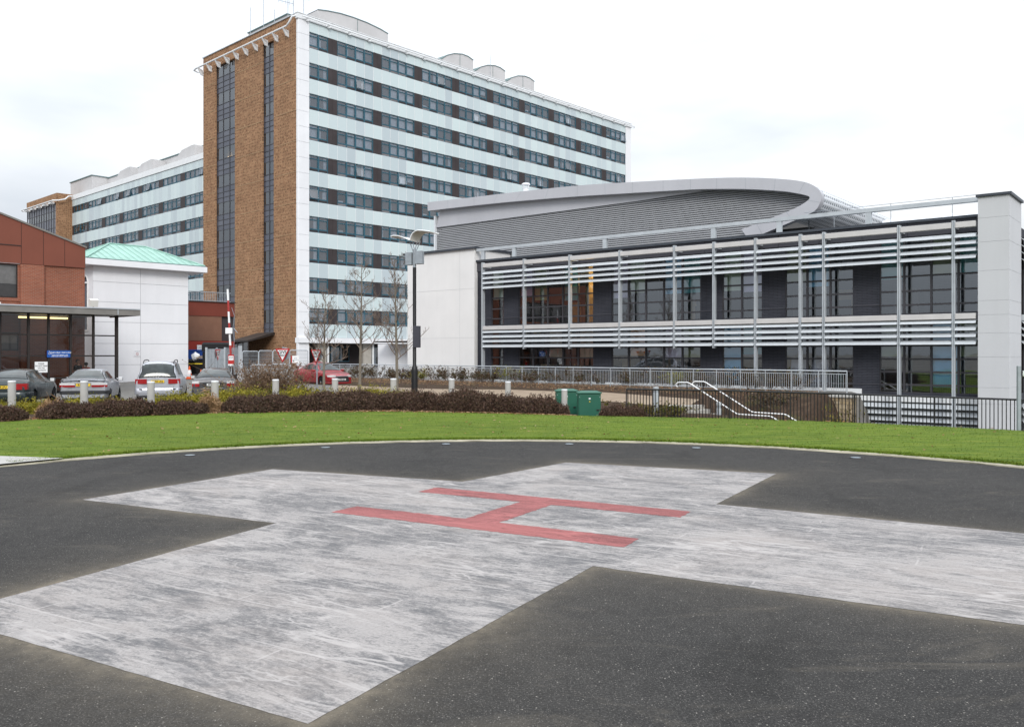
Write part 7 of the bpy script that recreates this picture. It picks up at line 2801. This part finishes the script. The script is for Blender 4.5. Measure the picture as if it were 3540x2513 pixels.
def yard_stuff():
    # pale pedestrian barriers in front of the mesh panels
    for i, (u0, u1, Y, lb) in enumerate(((868, 935, 55, "white pedestrian barrier in front of the mesh panels, next to the twiggy bush"), (938, 1004, 55.5, "white pedestrian barrier running behind the red saloon's roof"))):
        A = upx(u0, Y); B = upx(u1, Y)
        t = thing("pedestrian_barrier", lb, "barrier", (A, Y, T(A, Y)), 0.02, "white pedestrian barriers")
        L = B - A
        mb = MB(); mb.tube([(0, 0, 0.0), (0, 0, 1.12), (0.06, 0, 1.18), (L - 0.06, 0, 1.18), (L, 0, 1.12), (L, 0, 0)], 0.03, 6); mb.tube([(0, 0, 0.25), (L, 0, 0.25)], 0.022, 5); mb.build("frame", "silver", t)
        mb = MB()
        x = 0.11
        while x < L:
            mb.tube([(x, 0, 0.25), (x, 0, 1.18)], 0.010, 3, caps=False); x += 0.11
        mb.build("bars", "silver", t)
    Y = 56.5
    t = wall_sign("notice_sign", "tilted white site notice with a red stripe on the mesh panels by the red saloon", "sign", upx(1020, 60.6), 60.6, 0.05, CH + (V0 - 1242) / F * 60.6, 0.55, 0.5, "white_paint", ["SITE", "NOTICE"], 0.12, "galvanised", 1.1, tx=0.04)
    mb = MB(); mb.box(-0.275, -0.20, -0.019, -0.0155, -0.25, 0.25); mb.build("stripe", "sign_red", t)
    # rubble heap
    g = np.random.default_rng(77)
    mb = MB()
    r = random.Random(8)
    for _ in range(60):
        a, b, c_ = r.gauss(0, 0.75), r.gauss(0, 0.3), abs(r.gauss(0, 0.16))
        s_ = r.uniform(0.06, 0.17)
        u = Vector((r.gauss(0, 1), r.gauss(0, 1), r.gauss(0, 0.3))).normalized()
        w_ = u.cross(Vector((0, 0, 1))).normalized()
        mb.obox((a, b, c_), u * s_, w_ * s_ * 0.6, u.cross(w_) * s_ * 0.5)
    o = mb.build("rubble", "stone_rubble")
    o.location = (upx(868, 47), 47, T(-14, 47))
    o["kind"] = "stuff"
yard_stuff()

# ================================================================== clinic railing, fence, stairs
def railing():
    A = Vector(RAILA); B = Vector(RAILB)
    L = (B - A).length
    t = thing("railing", "long silver railing along the terrace in front of the clinic", "railing", (A.x, A.y, 0), math.atan2(B.y - A.y, B.x - A.x))
    H = 0.97
    mb = MB(); mb.tube([(0, 0, H), (L, 0, H)], 0.032, 8); mb.build("top_rail", "silver", t, smooth=True)
    mb = MB(); mb.box(0, L, -0.012, 0.012, 0.83, 0.86); mb.box(0, L, -0.012, 0.012, 0.08, 0.11); mb.build("rails", "silver", t)
    n = 30
    for i in range(n + 1):
        x = L * i / n
        mb = MB(); mb.box(x - 0.012, x + 0.012, -0.03, 0.03, -0.1, H); mb.build("post", "silver", t)
    mb = MB()
    x = 0.05
    while x < L:
        mb.box(x - 0.007, x + 0.007, -0.007, 0.007, 0.09, 0.84); x += 0.105
    mb.build("bars", "silver", t)
railing()

def black_fence():
    P = [(4.02, 30.2), (7.5, 29.6), (11.2, 28.1), (15.4, 26.0), (19.0, 23.6)]
    zt = [0.50, 0.47, 0.42, 0.35, 0.28]
    t = thing("metal_fence", "black vertical bar fence along the lawn's far edge before the stairs", "fence", (0, 0, 0))
    rails = MB(); bars = MB()
    for (a, za), (b, zb) in zip(zip(P, zt), zip(P[1:], zt[1:])):
        A = Vector((*a, za)); B = Vector((*b, zb))
        rails.tube([A, B], 0.03, 4)
        A2 = A - Vector((0, 0, 1.0)); B2 = B - Vector((0, 0, 1.0))
        rails.tube([A2, B2], 0.02, 4)
        L = (B - A).length
        n = int(L / 0.107)
        for i in range(n):
            p = A.lerp(B, (i + 0.5) / n)
            bars.tube([p - Vector((0, 0, 1.0)), p], 0.016, 4, caps=False)
        m = max(1, round(L / 2.6))
        for i in range(m):
            p = A.lerp(B, i / m)
            q = MB(); q.box(p.x - 0.02, p.x + 0.02, p.y - 0.02, p.y + 0.02, p.z - 1.15, p.z + 0.01); q.build("post", "black_metal", t)
    rails.build("rails", "black_metal", t)
    bars.build("bars", "black_metal", t)
black_fence()

def stairs():
    ox, oy = 7.25, 34.0
    z0 = -0.38
    rz = math.atan2(EY, EX)
    st = thing("stair", "pale stone steps dropping towards the clinic's lower entrance", "steps", (ox, oy, z0), rz)
    mb = MB()
    for i in range(7):
        mb.box(0.0 + i * 0.29, 0.0 + (i + 1) * 0.29 + 0.02, -0.75, 0.75, -0.16 * (i + 1) - 1.0, -0.16 * (i + 1) + 0.06)
    mb.build("flight", "stone_step", st)
    mb = MB(); mb.box(-1.1, 0.0, -0.8, 0.8, -0.4, 0.06); mb.build("landing", "stone_step", st)
    mb = MB(); mb.box(2.03, 3.4, -0.75, 0.75, -2.2, -1.12); mb.build("landing", "stone_step", st)
    for i, (y, lb) in enumerate(((-0.68, "white tubular stair handrail nearer the black fence"), (0.68, "white tubular stair handrail farther from the black fence, beside the bank"))):
        t = thing("handrail", lb, "handrail", (ox, oy, z0), rz, "white handrails of the stone steps")
        mb = MB()
        mb.tube([(-0.40, y, 0.82), (-0.47, y, 0.85), (-0.48, y, 0.92), (-0.42, y, 0.98), (-0.34, y, 1.0), (0.02, y, 1.0), (0.12, y, 0.97), (2.05, y, -0.12), (2.15, y, -0.14), (3.35, y, -0.16), (3.45, y, -0.19), (4.4, y, -0.72)], 0.024, 8)
        mb.build("rail", "white_paint", t, smooth='all')
        for x, zz in ((0.0, 1.0), (1.0, 0.46), (2.1, -0.13), (3.3, -0.16)):
            mb = MB(); mb.tube([(x, y, zz - 1.0), (x, y, zz)], 0.022, 6); mb.build("baluster", "black_metal", t)
stairs()

def cabinets():
    for (u, Y, w, zt, dp, lb) in ((1960, 32.2, 0.80, 0.42, 0.5, "rear green utility cabinet, half behind the bollard"), (2038.5, 30.6, 0.80, 0.42, 0.5, "front green utility cabinet with a small yellow sticker")):
        x = upx(u, Y)
        zb = -0.75
        t = thing("utility_cabinet", lb, "utility cabinet", (x, Y, zb), 0.03, "green utility cabinets")
        H = zt - zb
        mb = MB(); mb.box(-w / 2, w / 2, 0, dp, 0, H - 0.10); mb.build("body", "cabinet_green", t, bevel=0.012)
        mb = MB()
        o = 0.035
        mb.add([(-w / 2 - o, -o, H - 0.10), (w / 2 + o, -o, H - 0.10), (w / 2 + o, dp + o, H - 0.10), (-w / 2 - o, dp + o, H - 0.10),
                (-w / 2 - o, -o, H - 0.06), (w / 2 + o, -o, H - 0.06), (w / 2 + o, dp + o, H - 0.06), (-w / 2 - o, dp + o, H - 0.06),
                (-w / 2 + 0.12, 0.16, H), (w / 2 - 0.12, 0.16, H), (w / 2 - 0.12, dp - 0.14, H), (-w / 2 + 0.12, dp - 0.14, H)],
               [(0, 3, 2, 1), (0, 1, 5, 4), (1, 2, 6, 5), (2, 3, 7, 6), (3, 0, 4, 7), (4, 5, 9, 8), (5, 6, 10, 9), (6, 7, 11, 10), (7, 4, 8, 11), (8, 9, 10, 11)])
        mb.build("lid", "cabinet_green", t, bevel=0.008)
        mb = MB(); mb.box(-w / 2 + 0.03, w / 2 - 0.03, -0.012, 0.0, 0.08, H - 0.14); d = mb.build("door", "cabinet_green", t, bevel=0.006)
        mb = MB(); mb.obox((w * 0.36, -0.03, H * 0.42), (0.045, 0, 0), (0, 0.02, 0), (0, 0, 0.018)); mb.build("handle", "black_metal", d)
        mb = MB(); mb.box(-0.035, 0.03, -0.016, -0.012, H - 0.30, H - 0.25, 0); mb.box(-0.02, 0.02, -0.016, -0.012, H - 0.40, H - 0.365, 1); mb.build("sticker", ["white_paint", "yellow_plastic"], d)
        for sx in (-1, 1):
            for zz in (H - 0.22, 0.2):
                mb = MB(); mb.lathe([(0.014, -0.022), (0.012, -0.012)], (sx * (w / 2 - 0.035), 0, zz), 8, 'y'); mb.build("screw", "silver", d)
cabinets()

def grey_posts():
    for u, Y, zt, w, lb in ((2267, 31.6, 0.52, 0.16, "square grey bollard light standing just behind the black fence"), (2485, 31.3, -0.03, 0.13, "short square grey bollard light at the foot of the stone steps")):
        x = upx(u, Y)
        t = thing("bollard_light", lb, "bollard", (x, Y, zt - 1.15), 0.2)
        mb = MB(); mb.box(-w / 2, w / 2, -w / 2, w / 2, 0, 0.93); mb.build("post", "silver", t, bevel=0.01)
        mb = MB(); mb.box(-w / 2 + 0.012, w / 2 - 0.012, -w / 2 + 0.012, w / 2 - 0.012, 0.93, 1.03); mb.build("lens", "galvanised", t)
        mb = MB(); mb.box(-w / 2 - 0.005, w / 2 + 0.005, -w / 2 - 0.005, w / 2 + 0.005, 1.03, 1.15); mb.build("cap", "silver", t, bevel=0.01)
grey_posts()

def stone_wall():
    t = thing("stone_wall", "short sandy rubble stone retaining wall at the end of the bank", "wall", (13.55, 37.0, -1.9), math.atan2(EY, EX))
    r = random.Random(12)
    mb = MB()
    z = 0.0
    W_ = 1.15; H = 1.78
    while z < H:
        h = r.uniform(0.10, 0.2)
        h = min(h, H - z)
        x = -0.0
        while x < W_:
            w = r.uniform(0.14, 0.42)
            b = min(W_, x + w)
            mb.box(x + 0.008, b - 0.008, r.uniform(-0.05, 0.0), 0.4, z + 0.006, z + h - 0.006)
            x = b
        z += h
    mb.build("rubble_face", "stone_rubble", t)
    mb = MB(); mb.box(0.01, W_ - 0.01, 0.02, 0.42, 0, H - 0.01); mb.build("mortar", "concrete", t)
    mb = MB(); mb.box(-0.05, W_ + 0.05, -0.08, 0.5, H, H + 0.08); mb.build("capping", "path_concrete", t)
stone_wall()

def cctv():
    Y = 25.2; x = upx(3522, Y)
    t = thing("camera_post", "square galvanised post carrying a white domed camera beside the pale column", "camera post", (x, Y, -1.0))
    zt = CH + (V0 - 1265) / F * Y + 1.0
    mb = MB(); mb.box(-0.045, 0.045, -0.045, 0.045, 0, zt); mb.build("post", "galvanised", t, bevel=0.006)
    zc = zt - 0.24
    mb = MB(); mb.box(0.045, 0.10, -0.03, 0.03, zc - 0.06, zc + 0.08); mb.build("bracket", "black_metal", t)
    mb = MB(); mb.lathe([(0.0, zc + 0.10), (0.07, zc + 0.09), (0.10, zc + 0.02), (0.10, zc - 0.05), (0.09, zc - 0.07)], (0.19, 0, 0), 18); mb.build("camera_housing", "white_paint", t, smooth=True)
    mb = MB(); mb.lathe([(0.088, zc - 0.07), (0.07, zc - 0.115), (0.0, zc - 0.14)], (0.19, 0, 0), 18); mb.build("camera_dome", "black_metal", t, smooth=True)
cctv()

# ================================================================== people inside the porch
def person(label, px, py, face, top_mat, hair, leg_mat, h=1.72):
    """standing figure grown from a joint skeleton; face = rotation about z"""
    x, y = porch_point(px, py)
    k = h / 1.72
    J = {'pelvis': (0, 0, 0.93, 0.125), 'waist': (0, 0, 1.08, 0.118), 'chest': (0, -0.01, 1.30, 0.135), 'neckb': (0, 0.0, 1.445, 0.062), 'neck': (0, -0.01, 1.50, 0.052), 'head': (0, -0.015, 1.60, 0.088), 'crown': (0, 0, 1.68, 0.062), 'nose': (0, -0.10, 1.585, 0.018)}
    E = [('pelvis', 'waist'), ('waist', 'chest'), ('chest', 'neckb'), ('neckb', 'neck'), ('neck', 'head'), ('head', 'crown'), ('head', 'nose')]
    for s_, n in ((-1, 'r'), (1, 'l')):
        J.update({'sh' + n: (0.185 * s_, 0, 1.39, 0.058), 'el' + n: (0.235 * s_, 0.01, 1.12, 0.043), 'wr' + n: (0.225 * s_, -0.10, 0.89, 0.028), 'pa' + n: (0.22 * s_, -0.13, 0.82, 0.030),
                  'hi' + n: (0.095 * s_, 0, 0.88, 0.092), 'kn' + n: (0.105 * s_, -0.015, 0.49, 0.060), 'an' + n: (0.11 * s_, 0.02, 0.09, 0.040), 'he' + n: (0.11 * s_, 0.01, 0.045, 0.042), 'to' + n: (0.13 * s_, -0.17, 0.035, 0.034)})
        E += [('chest', 'sh' + n), ('sh' + n, 'el' + n), ('el' + n, 'wr' + n), ('wr' + n, 'pa' + n), ('pelvis', 'hi' + n), ('hi' + n, 'kn' + n), ('kn' + n, 'an' + n), ('an' + n, 'he' + n), ('he' + n, 'to' + n)]
        for q in range(4):
            J['f%d%s' % (q, n)] = (0.22 * s_ + 0.004 * s_, -0.165 + q * 0.020, 0.78, 0.009); J['g%d%s' % (q, n)] = (0.212 * s_, -0.170 + q * 0.020, 0.735 + (0.008 if q in (0, 3) else 0), 0.008)
            E += [('pa' + n, 'f%d%s' % (q, n)), ('f%d%s' % (q, n), 'g%d%s' % (q, n))]
        J['th' + n] = (0.195 * s_, -0.175, 0.82, 0.010); J['ti' + n] = (0.19 * s_, -0.195, 0.785, 0.009)
        E += [('pa' + n, 'th' + n), ('th' + n, 'ti' + n)]
        J['ear' + n] = (0.085 * s_, 0.0, 1.59, 0.014)
        E.append(('head', 'ear' + n))
    names = list(J)
    def skin(sub, edges, grow, parent, nm, mat, root):
        idx = {n: i for i, n in enumerate(sub)}
        me = bpy.data.meshes.new(nm)
        me.from_pydata([tuple(v * k for v in J[n][:3]) for n in sub], [(idx[a], idx[b]) for a, b in edges if a in idx and b in idx], [])
        o = link(nm, me, parent)
        md = o.modifiers.new("skin", 'SKIN')
        lay = me.skin_vertices[0] if len(me.skin_vertices) else None
        if lay is None:
            bm = bmesh.new(); bm.from_mesh(me); bm.verts.layers.skin.verify(); bm.to_mesh(me); bm.free(); lay = me.skin_vertices[0]
        for n, i in idx.items():
            r_ = J[n][3] * k + grow
            lay.data[i].radius = (r_, r_ * (0.78 if n in ('chest', 'waist', 'pelvis') else 1.0))
            lay.data[i].use_root = (n == root)
        sb = o.modifiers.new("smooth", 'SUBSURF'); sb.levels = 1; sb.render_levels = 2
        me.materials.append(M[mat])
        return o
    body = skin(names, E, 0, None, "person", "skin", 'pelvis')
    body.location = (x, y, -0.36); body.rotation_euler = (0, 0, face)
    tag(body, label, "person")
    skin([n for n in names if n in ('waist', 'chest', 'neckb', 'pelvis') or n[:2] in ('sh', 'el')], E, 0.012, body, "shirt", top_mat, 'pelvis')
    skin([n for n in names if n == 'pelvis' or n[:2] in ('hi', 'kn', 'an')], E, 0.010, body, "trousers", leg_mat, 'pelvis')
    skin([n for n in names if n[:2] in ('he', 'to') and n not in ('head',)], E, 0.012, body, "shoes", "black_rubber", None)
    bm = bmesh.new()
    bmesh.ops.create_uvsphere(bm, u_segments=16, v_segments=10, radius=0.108 * k)
    for v in list(bm.verts):
        if v.co.z < -0.05 * k and v.co.y < 0 or (v.co.y < -0.055 * k and v.co.z < 0.045 * k):
            bm.verts.remove(v)
    me = bpy.data.meshes.new("hair"); bm.to_mesh(me); bm.free(); me.materials.append(M[hair])
    o = link("hair", me, body); o.location = (0, 0.012 * k, 1.63 * k)
    mb = MB()
    for s_ in (-1, 1):
        mb.lathe([(0.012, -0.004), (0.006, 0.004)], (s_ * 0.034 * k, -0.094 * k, 1.615 * k), 8, 'y')
    mb.box(-0.025 * k, 0.025 * k, -0.1 * k, -0.085 * k, 1.545 * k, 1.552 * k)
    mb.build("face_features", "hair_dark", body)
person("person in dark clothes standing inside the glazed porch", 2.0, 1.4, TOWER_RZ + 0.4, "cloth_dark", "hair_dark", "cloth_dark", 1.78)
person("person in a red top standing by the porch's glass corner", 2.12, 0.55, TOWER_RZ + 2.4, "cloth_red", "hair_dark", "cloth_jeans", 1.62)
